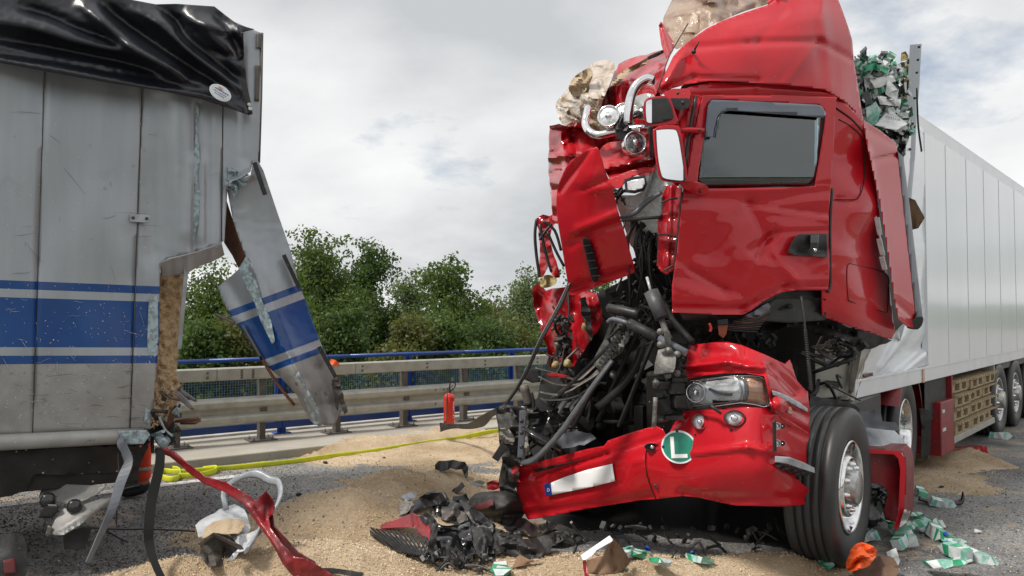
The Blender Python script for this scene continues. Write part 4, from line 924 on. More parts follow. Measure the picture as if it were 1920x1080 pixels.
m_ = MB(); m_.tube(catmull([eb + Vector(q) for q in ((0, -.02, .53), (.01, -.04, .60), (.03, -.05, .66), (.07, -.05, .665), (.09, -.05, .61), (.06, -.06, .56), (.03, -.05, .53))], 5), .009, 8); m_.build('carry_handle', 'black', ex)
m_ = MB(); m_.tube(catmull([eb + Vector(q) for q in ((-.02, -.05, .50), (-.03, -.085, .40), (-.028, -.092, .25), (-.03, -.092, .14), (-.06, -.095, .09))], 5), .008, 8); m_.build('discharge_hose', 'cardboard_dark', ex)
m_ = MB(); m_.tube([eb + Vector((-.045, -.095, .105)), eb + Vector((-.11, -.09, .04))], [.012, .024], 10); m_.build('nozzle', 'black', ex)
m_ = MB(); vs = []
for i in range(7):
    th = radians(-75 + i * 11)
    for z in (.14, .40): vs.append(eb + Vector((cos(th) * .0795, sin(th) * .0795, z)))
m_.add(vs, [(i * 2, i * 2 + 2, i * 2 + 3, i * 2 + 1) for i in range(6)]); m_.build('label_plate', 'ext_red', ex)
m_ = MB()
for i in range(9):
    th0 = radians(-46); z = .16 + i * .026; w_ = random.uniform(14, 34)
    m_.add([eb + Vector((cos(th0) * .081, sin(th0) * .081, z)), eb + Vector((cos(th0 + radians(w_)) * .081, sin(th0 + radians(w_)) * .081, z)), eb + Vector((cos(th0 + radians(w_)) * .081, sin(th0 + radians(w_)) * .081, z + .012)), eb + Vector((cos(th0) * .081, sin(th0) * .081, z + .012))], [(0, 1, 2, 3)])
m_.build('label_print', 'white_paint', ex)['kind'] = 'stuff'
strap('black_rubber_strip', [(826, 801, 10.2), (850, 799, 10.0), (880, 799, 9.4), (903, 790, 8.6), (918, 778, 8.0), (935, 768, 7.4), (950, 757, 7.0)], [.12, .05, .07, .12, .07, .05, .05], 'black_dusty', 'limp black rubber strip trailing past the foot of the fire extinguisher', 'rubber strip', .02)

# ------------------------------------------------------------------ PERSON behind the trailer (only the lower leg shows)
def skin(name, pts, edges, rad, mat, parent, sub=2):
    me = bpy.data.meshes.new(name); off = OFF[parent.name]; me.from_pydata([tuple(Vector(p) - off) for p in pts], edges, []); me.update()
    o = bpy.data.objects.new(name, me); C.objects.link(o); o.parent = parent; OFF[o.name] = off
    sk = o.modifiers.new('skin', 'SKIN')
    for v, r in zip(me.skin_vertices[0].data, rad): v.radius = (r, r) if not hasattr(r, '__len__') else r
    me.skin_vertices[0].data[0].use_root = True; sk.use_smooth_shade = True
    if sub: s = o.modifiers.new('sub', 'SUBSURF'); s.levels = s.render_levels = sub
    dg = bpy.context.evaluated_depsgraph_get(); m2 = bpy.data.meshes.new_from_object(o.evaluated_get(dg)); o.modifiers.clear(); o.data = m2; m2.name = name
    m2.materials.clear(); m2.materials.append(MAT[mat]); m2.shade_smooth(); return o
fb = gnd(276, 932); B0 = Vector((fb.x + .0, fb.y - .05, 0))
pr = thing('person', 'person in orange high visibility trousers and black boots behind the silver trailer', 'person', B0)
def bp(x, y, z): return B0 + Vector((x, y, z))
J = [bp(-.06, .15, .96), bp(-.08, .15, 1.12), bp(-.10, .15, 1.36), bp(-.12, .15, 1.50), bp(-.13, .12, 1.60), bp(-.14, .1, 1.72),
     bp(0, .03, .90), bp(-.02, .0, .50), bp(-.04, .06, .10), bp(-.14, .3, .90), bp(-.22, .4, .50), bp(-.25, .45, .10),
     bp(-.22, .02, 1.42), bp(-.27, .0, 1.16), bp(-.22, -.1, .98), bp(.02, .28, 1.42), bp(-.05, .30, 1.16), bp(-.12, .2, .98)]
E_ = [(0, 1), (1, 2), (2, 3), (3, 4), (4, 5), (0, 6), (6, 7), (7, 8), (0, 9), (9, 10), (10, 11), (2, 12), (12, 13), (13, 14), (2, 15), (15, 16), (16, 17)]
skin('body', J, E_, [(.15, .11), (.14, .10), (.16, .11), .055, .085, .08, .09, .065, .045, .09, .065, .045, .06, .045, .032, .06, .045, .032], 'skin', pr)
skin('jacket', [J[0], J[1], J[2], bp(-.11, .15, 1.46), J[12], J[13], bp(-.225, -.06, 1.02), J[15], J[16], bp(-.11, .22, 1.02)], [(0, 1), (1, 2), (2, 3), (2, 4), (4, 5), (5, 6), (2, 7), (7, 8), (8, 9)],
     [(.18, .14), (.17, .13), (.19, .14), .07, .085, .065, .055, .085, .065, .055], 'hivis', pr)
skin('trousers', [J[0], J[6], J[7], bp(-.035, .045, .26), bp(-.04, .055, .13), J[9], J[10], bp(-.25, .43, .13)], [(0, 1), (1, 2), (2, 3), (3, 4), (0, 5), (5, 6), (6, 7)], [(.165, .13), .11, .075, .068, .082, .12, .10, .10], 'hivis', pr)
for q in (.27,):
    c = bp(-.035, .04, q); MB().lathe(c, FZ, [(.076, -.015), (.0775, -.008), (.0775, .008), (.076, .015)], 16).build('reflective_band', 'reflective', pr)
for q, dx in ((8, 0), (11, 0)):
    f_ = J[q]; skin('boot', [f_ + Vector((0, .02, .08)), f_ + Vector((0, .03, -.03)), f_ + Vector((-.12, -.02, -.05)), f_ + Vector((-.20, -.05, -.055))], [(0, 1), (1, 2), (2, 3)], [.058, .06, .052, .042], 'black', pr)
for q in (14, 17):
    h = J[q]; skin('hand', [h, h + Vector((0, -.05, -.03)), h + Vector((-.03, -.11, -.05)), h + Vector((-.01, -.13, -.06)), h + Vector((.012, -.125, -.06)), h + Vector((.032, -.11, -.05)), h + Vector((-.045, -.07, -.02))],
                     [(0, 1), (1, 2), (1, 3), (1, 4), (1, 5), (0, 6)], [.028, .032, .009, .009, .009, .009, .011], 'skin', pr, 1)
hd = J[5]
MB().sphere(hd + FZ * .05, .125, sc=(1, 1.1, .8)).build('helmet', 'white_paint', pr)
m_ = MB(); m_.sphere(hd + Vector((-.03, -.095, .0)), .011); m_.sphere(hd + Vector((.03, -.095, .0)), .011); m_.build('eyes', 'black', pr); MB().sphere(hd + Vector((0, -.105, -.03)), .018, sc=(.7, 1, 1.2)).build('nose', 'skin', pr)
# orange cloth caught by the guardrail behind the torn panel
cl = sheet('orange_cloth', cm2([(619, 674), (630, 676), (637, 685), (628, 694), (620, 690)]), 10.35, 'orange', None, 4, .06, crumple=.1, cs=9)
tag(cl, 'small orange cloth caught on the guardrail just right of the hanging panel', 'cloth')
# ================================================================== WHITE TRAILER (right)
WH = radians(41.85); WD = Vector((sin(WH), cos(WH), 0)); WN = Vector((-cos(WH), sin(WH), 0)); WP = Vector((2.78, 6.35, 0)); RW = Matrix((WD, WN, FZ)).transposed()
dW = vplane((WP.x, WP.y), 41.85)
def wp3(s, n, z): return WP + WD * s + WN * n + FZ * z
wt = thing('white_trailer', 'long glossy white refrigerated box trailer behind the red truck cab', 'trailer', WP)
def wb(s0, s1, n0, n1, z0, z1, name, mat, bev=.006, label=None):
    return MB().box(wp3((s0 + s1) / 2, (n0 + n1) / 2, (z0 + z1) / 2), (abs(s1 - s0), abs(n1 - n0), abs(z1 - z0)), RW).build(name, mat, wt, bevel=bev, label=label)
seams = [2.28, 3.14, 4.15, 5.15, 6.16, 7.36, 8.4, 9.45, 10.5, 11.55, 12.6, 13.4]
for a, b_ in zip(seams, seams[1:]):
    wb(a + .003, b_ - .003, -.02, .04, 1.15, 3.60, 'side_panel', 'white_panel', .002)
    MB().box(wp3(b_, -.022, 2.375), (.006, .004, 2.45), RW).build('panel_joint', 'white_rail', wt)
# crumpled front bay of the side
sheet('crumpled_side_panel', [(1604, 720), (1625, 668), (1640, 640), (1662, 560), (1676, 480), (1684, 400), (1690, 330), (1700, 250), (1712, 222), (1722, 232), (1733, 243), (1735, 400), (1736, 560), (1738, 686)],
      lambda x, y: dW(x) + .0 + .05 * noise.noise(Vector((x / 40, y / 90, 3))), 'white_panel', wt, 5, .03, [(1655, 712, 1737, 640, 12, .16), (1690, 700, 1740, 660, 7, -.12), (1650, 690, 1712, 610, 8, -.10), (1700, 650, 1718, 610, 7, .10), (1630, 720, 1680, 620, 7, .08), (1727, 250, 1729, 560, 4, .03)], fine=.012)
wb(-.1, 13.4, -.012, .06, 1.0, 1.15, 'bottom_rail', 'white_rail'); wb(-.1, 13.4, -.020, -.008, 1.135, 1.155, 'rail_lip', 'white_paint', .002)
wb(1.9, 13.4, -.012, .06, 3.60, 3.74, 'top_rail', 'white_rail'); wb(1.9, 13.4, -.012, 2.5, 3.735, 3.76, 'roof', 'white_panel')
wb(0.3, 13.4, .07, 2.5, 1.02, 1.12, 'floor', 'black'); wb(.8, 13.4, 2.45, 2.5, 1.12, 3.7, 'far_side_wall', 'white_panel'); wb(13.35, 13.4, .02, 2.5, 1.0, 3.74, 'rear_door', 'white_panel')
wb(2.0, 2.06, .06, 2.45, 1.12, 2.6, 'front_bulkhead', 'carton_dark')
wb(2.05, 2.12, -.022, -.012, 1.0, 1.14, 'rail_sticker', 'amber', 0)
# buckled front frame post standing up above the roof
sheet('front_post', [(1706, 84), (1728, 82), (1727, 96), (1724, 160), (1719, 215), (1716, 290), (1710, 360), (1704, 480), (1699, 600), (1688, 640), (1684, 600), (1692, 480), (1696, 360), (1696, 280), (1700, 200), (1704, 120)],
      [(1706, 84, 7.75), (1728, 82, 7.85), (1700, 300, 7.6), (1716, 290, 7.7), (1690, 600, 7.3), (1704, 600, 7.4)], 'alu', wt, 7, .05, bevel=.004, creases=[(1718, 90, 1700, 480, 3, -.02)])
for px, py in ((1723, 88), (1721, 112), (1719, 136), (1715, 184), (1711, 232), (1706, 280), (1701, 328), (1699, 372)):
    c = at(px, py, 7.60); MB().lathe(c, CAM - c, [(0, .006), (.009, .006), (.014, 0)], 8).build('rivet', 'black', wt)
sheet('foam_insulation', [(1690, 99), (1698, 96), (1703, 104), (1706, 130), (1704, 170), (1699, 204), (1692, 198), (1690, 150), (1687, 130)], 7.95, 'foam', wt, 4, .10, crumple=.1, cs=12)
ptube([(1719, 165, 7.5), (1720, 200, 7.5), (1722, 240, 7.45), (1728, 284, 7.4)], .017, 6, 4, flat=.3).build('black_seal', 'black', wt)
# lower front corner frame
MB().bar(wp3(-.12, .0, 1.0), wp3(-.02, .0, 1.62), .10, .07).build('front_corner_frame', 'galv', wt, bevel=.005)
sheet('front_wall_edge', [(1578, 740), (1588, 700), (1612, 656), (1630, 640), (1640, 640), (1620, 690), (1604, 748), (1590, 748)], [(1578, 740, 6.6), (1612, 656, 6.75), (1640, 640, 6.72), (1604, 748, 6.38)], 'galv', wt, 6, .03, crumple=.05, cs=15)
sheet('tape_residue', [(1618, 702), (1637, 698), (1637, 705), (1630, 706), (1619, 709)], lambda x, y: dW(x) - .07, 'red_dark', wt, 5, .003)
# side skirt, pallet box
wb(2.4, 3.3, .05, .06, .55, 1.0, 'mud_guard', 'black_dusty'); wb(1.2, 3.35, .5, .55, .35, 1.0, 'inner_skirt', 'black')
wb(3.34, 5.75, -.01, .06, .22, .30, 'box_sill', 'galv'); wb(3.34, 5.75, .06, 1.3, .20, .22, 'box_floor', 'black'); wb(3.34, 3.38, -.0, 1.3, .22, 1.0, 'box_end', 'red_dull'); wb(5.72, 5.76, .0, 1.3, .22, 1.0, 'box_end', 'galv'); wb(3.3, 5.76, 1.26, 1.3, .22, 1.0, 'box_back', 'black')
wb(2.75, 3.33, -.02, 1.2, .16, .74, 'red_tool_box', 'red_dull', .01)
for q, l in ((.62, .1), (.42, .14)): wb(2.80, 2.80 + l, -.024, -.02, q, q + .035, 'box_sticker', 'carton_white', 0)
wb(0, 13.3, .85, .95, .72, 1.02, 'chassis_beam', 'black'); wb(0, 13.3, 1.55, 1.65, .72, 1.02, 'chassis_beam', 'black'); wb(5.8, 13.2, .03, .10, .90, 1.0, 'wheel_arch_rail', 'galv_dark')
# pallets in the box: four rows of three
def make_pallet(c):
    t_ = thing('pallet', '', 'pallet', c, 'wooden pallets in the side box of the white trailer')
    R = RW; q = lambda s, n, z: c + WD * s + WN * n + FZ * z
    for s in (-.33, -.20, -.06, .07, .20, .33): MB().box(q(s, .5, .133), (.095, 1.15, .018), R).build('deck_board', 'pallet_wood', t_)
    for n in (.02, .5, .98): MB().box(q(0, n, .113), (.78, .12, .02), R).build('stringer', 'pallet_wood', t_); MB().box(q(0, n, .011), (.78, .10, .02), R).build('bottom_board', 'pallet_wood', t_)
    for s in (-.33, 0, .33):
        for n in (.02, .5, .98): MB().box(q(s, n, .062), (.12, .11, .078), R).build('block', 'pallet_wood', t_)
    return t_
base = wp3(3.80, .02, .305); p0 = make_pallet(base); rows = ['bottom', 'second', 'third', 'top']; cols = ['left', 'middle', 'right']
for i in range(3):
    for j in range(4):
        o = p0 if (i, j) == (0, 0) else dup(p0, WD * (i * .795) + FZ * (j * .158) + WN * random.uniform(-.02, .03), rz=random.uniform(-.012, .012))
        o['label'] = 'weathered wooden pallet in the %s row, %s stack of the trailer side box' % (rows[j], cols[i])
# ------------------------------------------------------------------ wheels
def tyre_prof(R, w_, rr):
    g = []; n = 5; hw = w_ / 2
    g += [(rr, -hw * .62), (rr + .015, -hw * .80), (rr + (R - rr) * .45, -hw * 1.0), (R - .045, -hw * .99), (R - .016, -hw * .93), (R - .005, -hw * .86)]
    xs_ = np.linspace(-hw * .80, hw * .80, n + 1)
    for i in range(n):
        a, b_ = xs_[i], xs_[i + 1]; g += [(R, a + .007), (R, b_ - .007)]
        if i < n - 1: g += [(R - .02, b_ - .0055), (R - .02, b_ + .0055)]
    g += [(R - .005, hw * .86), (R - .016, hw * .93), (R - .045, hw * .99), (R - .055, hw * 1.005), (rr + (R - rr) * .45, hw * 1.0), (rr + .03, hw * .86), (rr + .015, hw * .80), (rr, hw * .62)]
    return g
def wheel(c, out_, parent, R=.52, w_=.315, rr=.30, nuts=10, name='wheel', tilt=0.0, dark=False, hubbulge=.05):
    """c: centre of the outer face plane"""
    out_ = Vector(out_).normalized(); m = c - out_ * w_ / 2; W_ = MB()
    W_.lathe(m, out_, tyre_prof(R, w_, rr), 72); ty = W_.build(name, 'sidewall', parent)
    h = w_ / 2
    f = h * (.95 if hubbulge > .02 else .1)     # front wheels carry the disc outwards, drive wheels inwards
    M = MB(); M.lathe(m, out_, [(rr + .012, h * .80), (rr + .016, h * .88), (rr + .004, h * .92), (rr - .012, h * .84), (rr - .022, h * .5), (rr - .034, h * .15), (rr - .05, h * .02), (rr - .07, h * .10), (.222, f * .62), (.205, f * .86), (.195, f * .92), (.185, f * .93), (.178, f * .86), (.125, f * .86), (.118, f * .80)], 56)
    rim = M.build('rim', 'rim_metal' if dark else 'chrome', ty)
    M = MB(); M.lathe(m, out_, [(.120, f * .8), (.116, f + .012 + hubbulge * .6), (.108, f + .02 + hubbulge * .6), (.02, f + .026 + hubbulge * .6), (0, f + .026 + hubbulge * .6)], 36); M.build('hub_cap', 'rim_metal', ty)
    a = Vector((0, 0, 1)).cross(out_).normalized(); b_ = out_.cross(a)
    for k in range(nuts):
        th = 2 * pi * (k + .3) / nuts; p = m + (a * cos(th) + b_ * sin(th)) * .150 + out_ * (f * .86)
        MB().lathe(p, out_, [(.020, 0), (.020, .018), (.014, .022), (.014, .032), (.008, .037), (0, .038)], 8).build('wheel_nut', 'chrome', ty)
    MB().lathe(m, out_, [(rr - .01, -h * .6), (rr - .02, -.03), (.17, -.02), (.0, -.01)], 24).build('wheel_disc_back', 'black', ty)
    return ty
for s in (6.05, 7.3, 8.55):
    wheel(wp3(s, -.02, .50), -WN, wt, .50, .36, .29, 8, dark=True); wheel(wp3(s, 2.50, .50), WN, wt, .50, .36, .29, 0)
# ================================================================== RED TRUCK
KH = radians(37.5); KD = Vector((sin(KH), cos(KH), 0)); KN = Vector((-cos(KH), sin(KH), 0)); RK = Matrix((KD, KN, FZ)).transposed()
TC = Vector((2.33, 5.30, 0))        # under the near front wheel
tk = thing('red_truck', 'red tractor truck with crushed cab and driver door facing the camera', 'truck', TC)
def kb(s0, s1, n0, n1, z0, z1, name, mat, bev=.008):
    return MB().box(TC + KD * (s0 + s1) / 2 + KN * (n0 + n1) / 2 + FZ * (z0 + z1) / 2, (abs(s1 - s0), abs(n1 - n0), abs(z1 - z0)), RK).build(name, mat, tk, bevel=bev)
HW = radians(37.3); HD = Vector((sin(HW), cos(HW), 0)); HO = Vector((cos(HW), -sin(HW), 0))
fw = wheel(TC + FZ * .52, HO, tk, .535, .33, .30, 10, 'front_wheel', hubbulge=.03)
wheel(TC + KN * 2.3 + KD * .1 + FZ * .52, KN, tk, .52, .33, .30, 0, 'front_wheel')
RWC = Vector((3.93, 7.72, .54)); wheel(RWC, -KN, tk, .53, .34, .30, 10, 'rear_wheel', hubbulge=.0)
wheel(RWC + KN * 2.35, KN, tk, .53, .6, .30, 0, 'rear_wheel')
MB().tube([TC + KN * .3 + FZ * .5, TC + KN * 2.0 + FZ * .42], .07, 12).build('front_axle', 'black', tk)
MB().tube([RWC + KN * .3, RWC + KN * 2.0], .09, 12).build('rear_axle', 'black', tk)
kb(-.45, 3.3, .70, .78, .75, 1.0, 'frame_rail', 'black'); kb(-.2, 3.3, 1.50, 1.58, .72, .98, 'frame_rail', 'black')
kb(-.2, 1.3, .82, 1.48, .35, 1.25, 'engine_block', 'chassis_dark', .03); kb(1.3, 2.2, .9, 1.4, .4, .95, 'gearbox', 'chassis_dark', .05)
kb(-.45, .0, .42, .70, .62, .98, 'cab_step_box', 'black', .02); kb(.62, 2.0, .25, .66, .45, 1.0, 'battery_box', 'black', .03)
MB().tube([TC + KD * .85 + KN * .34 + FZ * .60, TC + KD * 1.45 + KN * .34 + FZ * .60], .19, 24).build('air_tank', 'silver_plastic', tk)
kb(.1, .6, 1.75, 2.3, .6, 1.0, 'far_wing', 'black', .03); kb(-.2, .0, .5, 2.0, .42, .58, 'front_crossmember', 'black', .01)

# ---- cab side
dC = vplane((1.041, 4.95), 66)
CO = at(1400, 560, 5.2)
# main shell behind the door (sleeper) with swept rear edge
SHD = [(1553, 200, 5.56), (1553, 400, 5.56), (1550, 600, 5.56), (1600, 230, 5.70), (1615, 300, 5.84), (1640, 450, 6.04), (1660, 550, 6.18), (1678, 622, 6.30), (1620, 400, 5.74), (1620, 560, 5.80), (1600, 620, 5.72), (1590, 480, 5.64), (1670, 600, 6.26)]
shell = sheet('cab_side', [(1550, 178), (1568, 177), (1600, 208), (1618, 228), (1627, 275), (1640, 330), (1648, 390), (1655, 450), (1661, 495), (1669, 545), (1675, 602), (1679, 622), (1672, 636), (1655, 632), (1600, 614), (1560, 600), (1540, 594), (1540, 420), (1545, 300)],
              SHD, 'red_paint', tk, 4, .03, [(1572, 375, 1600, 375, 10, .02), (1602, 250, 1612, 350, 10, .02), (1566, 470, 1640, 485, 14, -.015), (1548, 600, 1672, 640, 14, .05), (1575, 300, 1590, 300, 26, .02)], fine=.001)
def seam(pts, parent=tk, name='panel_gap', off=-.004, df=None, r=.0035, mat='black_void'):
    df = df or tps(SHD); return ptube([(a, b_, df(a, b_) + off) for a, b_ in pts], r, 5, 4).build(name, mat, parent)
seam([(1592, 494), (1660, 512), (1666, 545), (1664, 580), (1659, 585), (1600, 567), (1590, 555), (1588, 505), (1592, 494)])
seam([(1573, 224), (1600, 240), (1617, 262), (1621, 320), (1618, 350), (1610, 370), (1600, 374), (1566, 374)], r=.004)
seam([(1568, 203), (1595, 222), (1618, 247)], r=.006)
ptube([(1560, 354, 5.50), (1557, 404, 5.49), (1556, 470, 5.49), (1557, 530, 5.49), (1552, 548, 5.48)], .011, 6).build('door_gap_strip', 'black', tk)  # black tube stands in for the dark gap between door and sleeper
MB().box(at(1556, 470, 5.50), (.012, .03, .36), None).build('door_seal', 'black', tk)
# roof fairing
RFD = [(1232, 175, 5.02), (1262, 106, 5.10), (1298, 72, 5.22), (1353, 39, 5.38), (1440, 8, 5.60), (1470, -40, 5.85), (1560, -40, 6.0), (1575, 10, 5.9), (1597, 70, 5.85), (1604, 110, 5.85), (1612, 190, 5.85), (1622, 250, 5.85), (1567, 180, 5.52), (1530, 168, 5.40), (1420, 156, 5.20), (1290, 160, 5.02), (1400, 100, 5.20), (1520, 100, 5.42), (1535, 30, 5.62), (1320, 120, 5.08)]
roof = sheet('roof_fairing', [(1230, 172), (1240, 152), (1262, 106), (1278, 88), (1298, 72), (1324, 54), (1353, 39), (1400, 22), (1440, 9), (1468, -12), (1480, -40), (1562, -40), (1570, -5), (1580, 20), (1592, 55), (1598, 75), (1601, 112), (1607, 150), (1613, 190), (1622, 248), (1616, 236), (1600, 206), (1585, 192), (1567, 180), (1545, 168), (1510, 163), (1470, 159), (1420, 156), (1370, 153), (1330, 152), (1290, 158), (1260, 166), (1240, 178)],
             RFD, 'red_paint', tk, 5, .02, [(1290, 88, 1400, 80, 6, 0.012), (1400, 80, 1535, 78, 6, 0.015), (1535, 78, 1600, 112, 5, 0.018), (1240, 170, 1300, 145, 6, 0.024), (1300, 145, 1420, 150, 5, 0.021), (1540, 90, 1558, 170, 16, 0.03), (1300, 130, 1420, 120, 30, 0.012), (1380, 55, 1530, 30, 16, -0.018), (1470, 160, 1560, 100, 22, 0.012), (1250, 160, 1275, 110, 6, -0.03), (1296, 90, 1420, 78, 9, .014, 4), (1420, 78, 1536, 76, 9, .016, 4), (1536, 76, 1598, 112, 9, .018, 4), (1538, -20, 1556, 166, 16, -.03, 4), (1470, 158, 1536, 78, 12, -.012, 4), (1290, 92, 1236, 170, 8, -.02, 4), (1420, 78, 1470, 20, 14, .010, 4)], fine=.001)
# roof closes backwards so that it has a body, not an edge
sheet('roof_top', [(1440, 9), (1468, -12), (1480, -40), (1562, -40), (1570, -70), (1480, -80), (1440, -30)], [(1440, 9, 5.65), (1480, -40, 5.9), (1562, -40, 6.1), (1570, -70, 6.8), (1480, -80, 6.9), (1440, -30, 6.4)], 'red_paint', tk, 14, .02)
sheet('cab_rear_wall', [(1600, 240), (1650, 270), (1690, 420), (1700, 600), (1660, 640), (1600, 640), (1580, 300)], [(1600, 140, 6.3), (1700, 200, 6.9), (1700, 600, 6.9), (1600, 640, 6.3)], 'black', tk, 30, .03)
# door header / frame above and around the window
sheet('cab_frame', [(1262, 190), (1285, 150), (1330, 138), (1420, 138), (1510, 145), (1560, 152), (1585, 185), (1569, 200), (1560, 360), (1555, 545), (1548, 600), (1480, 606), (1400, 600), (1280, 600), (1266, 570), (1272, 460), (1283, 340), (1296, 240), (1290, 200)],
      lambda x, y: dC(x) + (.09 if y < 180 or y > 362 or x < 1300 else .6), 'black', tk, 10, .02)
sheet('door_header', [(1268, 185), (1290, 164), (1330, 154), (1420, 156), (1510, 162), (1548, 166), (1570, 180), (1568, 190), (1500, 182), (1420, 180), (1320, 182), (1296, 200), (1272, 230)], lambda x, y: dC(x) + .03, 'red_paint', tk, 5, .02, [(1290, 172, 1420, 166, 4, -.02), (1420, 166, 1565, 176, 4, -.02)])
sheet('cab_front_corner', [(1256, 190), (1280, 178), (1302, 178), (1290, 250), (1286, 330), (1270, 350), (1258, 340), (1262, 280), (1262, 230)], 5.07, 'red_paint', tk, 6, .03, [(1275, 190, 1268, 330, 5, .03)])
wind = [(1333, 186), (1360, 188), (1450, 192), (1530, 196), (1541, 199), (1548, 213), (1545, 240), (1536, 300), (1527, 349), (1460, 351), (1306, 354), (1311, 310), (1321, 250), (1326, 200)]
# ---- driver door with window opening
door_out_top = [(1318, 179), (1420, 178), (1510, 181), (1568, 182), (1567, 200), (1563, 280), (1558, 350)]
ringA = [(1318, 179), (1400, 177), (1448, 178), (1448, 192), (1360, 188), (1333, 186), (1326, 200), (1321, 250), (1311, 310), (1306, 354), (1360, 353), (1448, 351.5), (1448, 440), (1448, 556), (1430, 566), (1412, 580), (1394, 590), (1350, 590), (1312, 589), (1260, 586), (1260, 536), (1265, 500), (1270, 467), (1274, 420), (1279, 368), (1282, 348), (1288, 331), (1296, 285), (1304, 240), (1312, 200)]
ringB = [(1448, 178), (1510, 180), (1568, 182), (1567, 200), (1563, 280), (1558, 350), (1554, 404), (1553, 470), (1554, 529), (1553, 544), (1520, 544), (1494, 544), (1472, 547), (1458, 551), (1448, 556), (1448, 440), (1448, 351.5), (1500, 350.5), (1527, 349), (1536, 300), (1545, 240), (1548, 213), (1541, 199), (1530, 196), (1448, 192)]
DCR = [(1300, 360, 1555, 352, 5, -0.0117), (1400, 382, 1557, 355, 7, 0.0), (1405, 384, 1560, 404, 9, 0.0422, 3), (1280, 372, 1400, 384, 12, 0.014), (1400, 384, 1440, 440, 16, 0.014), (1440, 440, 1420, 480, 10, 0.0467, 3), (1408, 470, 1455, 438, 6, 0.0211), (1455, 436, 1554, 432, 4, 0.0093), (1408, 485, 1500, 520, 12, -0.014), (1290, 505, 1360, 545, 12, 0.0467, 3), (1300, 500, 1345, 500, 14, -0.0093), (1262, 578, 1395, 580, 7, 0.0327), (1395, 580, 1470, 540, 8, 0.0327), (1470, 540, 1554, 536, 7, 0.0234), (1480, 526, 1554, 530, 6, -0.0093), (1360, 440, 1400, 500, 30, -0.0164), (1330, 470, 60, 50, 0, 0.0234, 2), (1500, 400, 70, 14, 0, 0.014, 2), (1320, 400, 1380, 420, 18, -0.0093), (1404, 384, 1557, 353, 16, .022, 4), (1404, 384, 1556, 406, 14, -.018, 4), (1404, 384, 1442, 462, 14, .016, 4), (1442, 462, 1500, 536, 12, -.016, 4), (1284, 392, 1404, 384, 18, -.014, 4), (1278, 520, 1362, 550, 14, .016, 4), (1330, 480, 1404, 384, 20, .010, 4)]
dDoor = lambda x, y: dC(x) - .03 + (.03 if y < 178 else 0)
door = sheet('driver_door', [ringA, ringB], dDoor, 'red_paint', tk, 4.5, .03, DCR, fine=.0012)
gl = sheet('window_glass', wind, lambda x, y: dC(x) - .014, 'window_tint', door, 30, .006)
sheet('seat_headrest', cm2([(1350, 268), (1385, 262), (1392, 300), (1388, 365), (1340, 365), (1342, 300)]), lambda x, y: dC(x) + .42, 'grey_plastic', tk, 6, .12)
sheet('cab_trim', [(1300, 300), (1330, 318), (1420, 330), (1540, 335), (1540, 360), (1300, 360)], lambda x, y: dC(x) + .3, 'cowl_grey', tk, 8, .05)
sheet('window_curtain', [(1445, 215), (1462, 222), (1528, 218), (1520, 345), (1450, 348)], lambda x, y: dC(x) + .26, 'curtain', door, 6, .01, crumple=.05, cs=12)
def dfl(x, y): return dC(x) - .055
sheet('wind_deflector', [(1334, 187), (1360, 188), (1450, 192), (1530, 196), (1541, 199), (1549, 213), (1545, 220), (1450, 213), (1368, 207), (1354, 212), (1346, 226), (1341, 258), (1322, 256), (1324, 230), (1327, 200)], dfl, 'glass_tint', door, 8, .006, [(1365, 207, 1545, 218, 4, -.01)])
ptube([(a, b_, dC(a) - .01) for a, b_ in wind + wind[:1]], .006, 6, 2).build('window_seal', 'black', door)
ptube([(a, b_, dC(a) - .063) for a, b_ in [(1545, 220), (1450, 213), (1368, 207), (1354, 212), (1346, 226), (1341, 258)]], .004, 6, 2).build('deflector_edge', 'black_gloss', door)
hd_ = sheet('door_handle', [(1476, 473), (1484, 455), (1492, 443), (1500, 439), (1551, 438), (1551, 482), (1520, 480), (1490, 478)], lambda x, y: dC(x) - .075, 'black', door, 3, .05, [(1498, 466, 1545, 470, 9, .045)], bevel=.003)
sheet('handle_grip', [(1520, 440), (1536, 440), (1534, 466), (1528, 476), (1519, 470)], lambda x, y: dC(x) - .12 + abs(y - 455) * .001, 'black_gloss', door, 4, .03, bevel=.004)
c = at(1528, 469, dC(1528) - .125); MB().lathe(c, CAM - c, [(0, .006), (.010, .006), (.013, 0)], 12).build('door_lock', 'chrome', door)
# A-pillar and front edge hardware
sheet('door_pillar', [(1296, 176), (1317, 180), (1304, 240), (1296, 285), (1289, 330), (1276, 345), (1276, 300), (1284, 240)], [(1296, 176, 5.02), (1317, 180, 5.04), (1276, 345, 4.98), (1289, 330, 4.98)], 'red_paint', tk, 6, .03, [(1302, 185, 1282, 330, 4, .03)])
ptube([(1305, 182, 4.99), (1294, 240, 4.97), (1284, 310, 4.95)], .011, 6).build('pillar_seal', 'black', tk)
apd = [(1241, 345, 5.10), (1276, 350, 5.0), (1236, 500, 5.12), (1266, 512, 5.02), (1255, 430, 5.02)]
sheet('inner_pillar', [(1240, 372), (1248, 350), (1262, 345), (1279, 352), (1277, 380), (1271, 430), (1266, 480), (1262, 507), (1250, 515), (1238, 508), (1231, 498), (1234, 450), (1232, 415), (1240, 400)], apd, 'red_crushed', tk, 4, .02,
      [(1258, 350, 1250, 500, 5, -.04), (1242, 410, 1268, 405, 3, .03), (1240, 450, 1266, 452, 3, -.03), (1248, 470, 1262, 472, 8, .04), (1240, 380, 1236, 500, 4, .04)])
for pts in ([(1234, 440), (1250, 440), (1268, 444)], [(1240, 380), (1255, 374), (1270, 372)], [(1245, 508), (1258, 500), (1268, 496)]): ptube([(a, b_, 4.97) for a, b_ in pts], .007, 6).build('cable', 'black', tk)
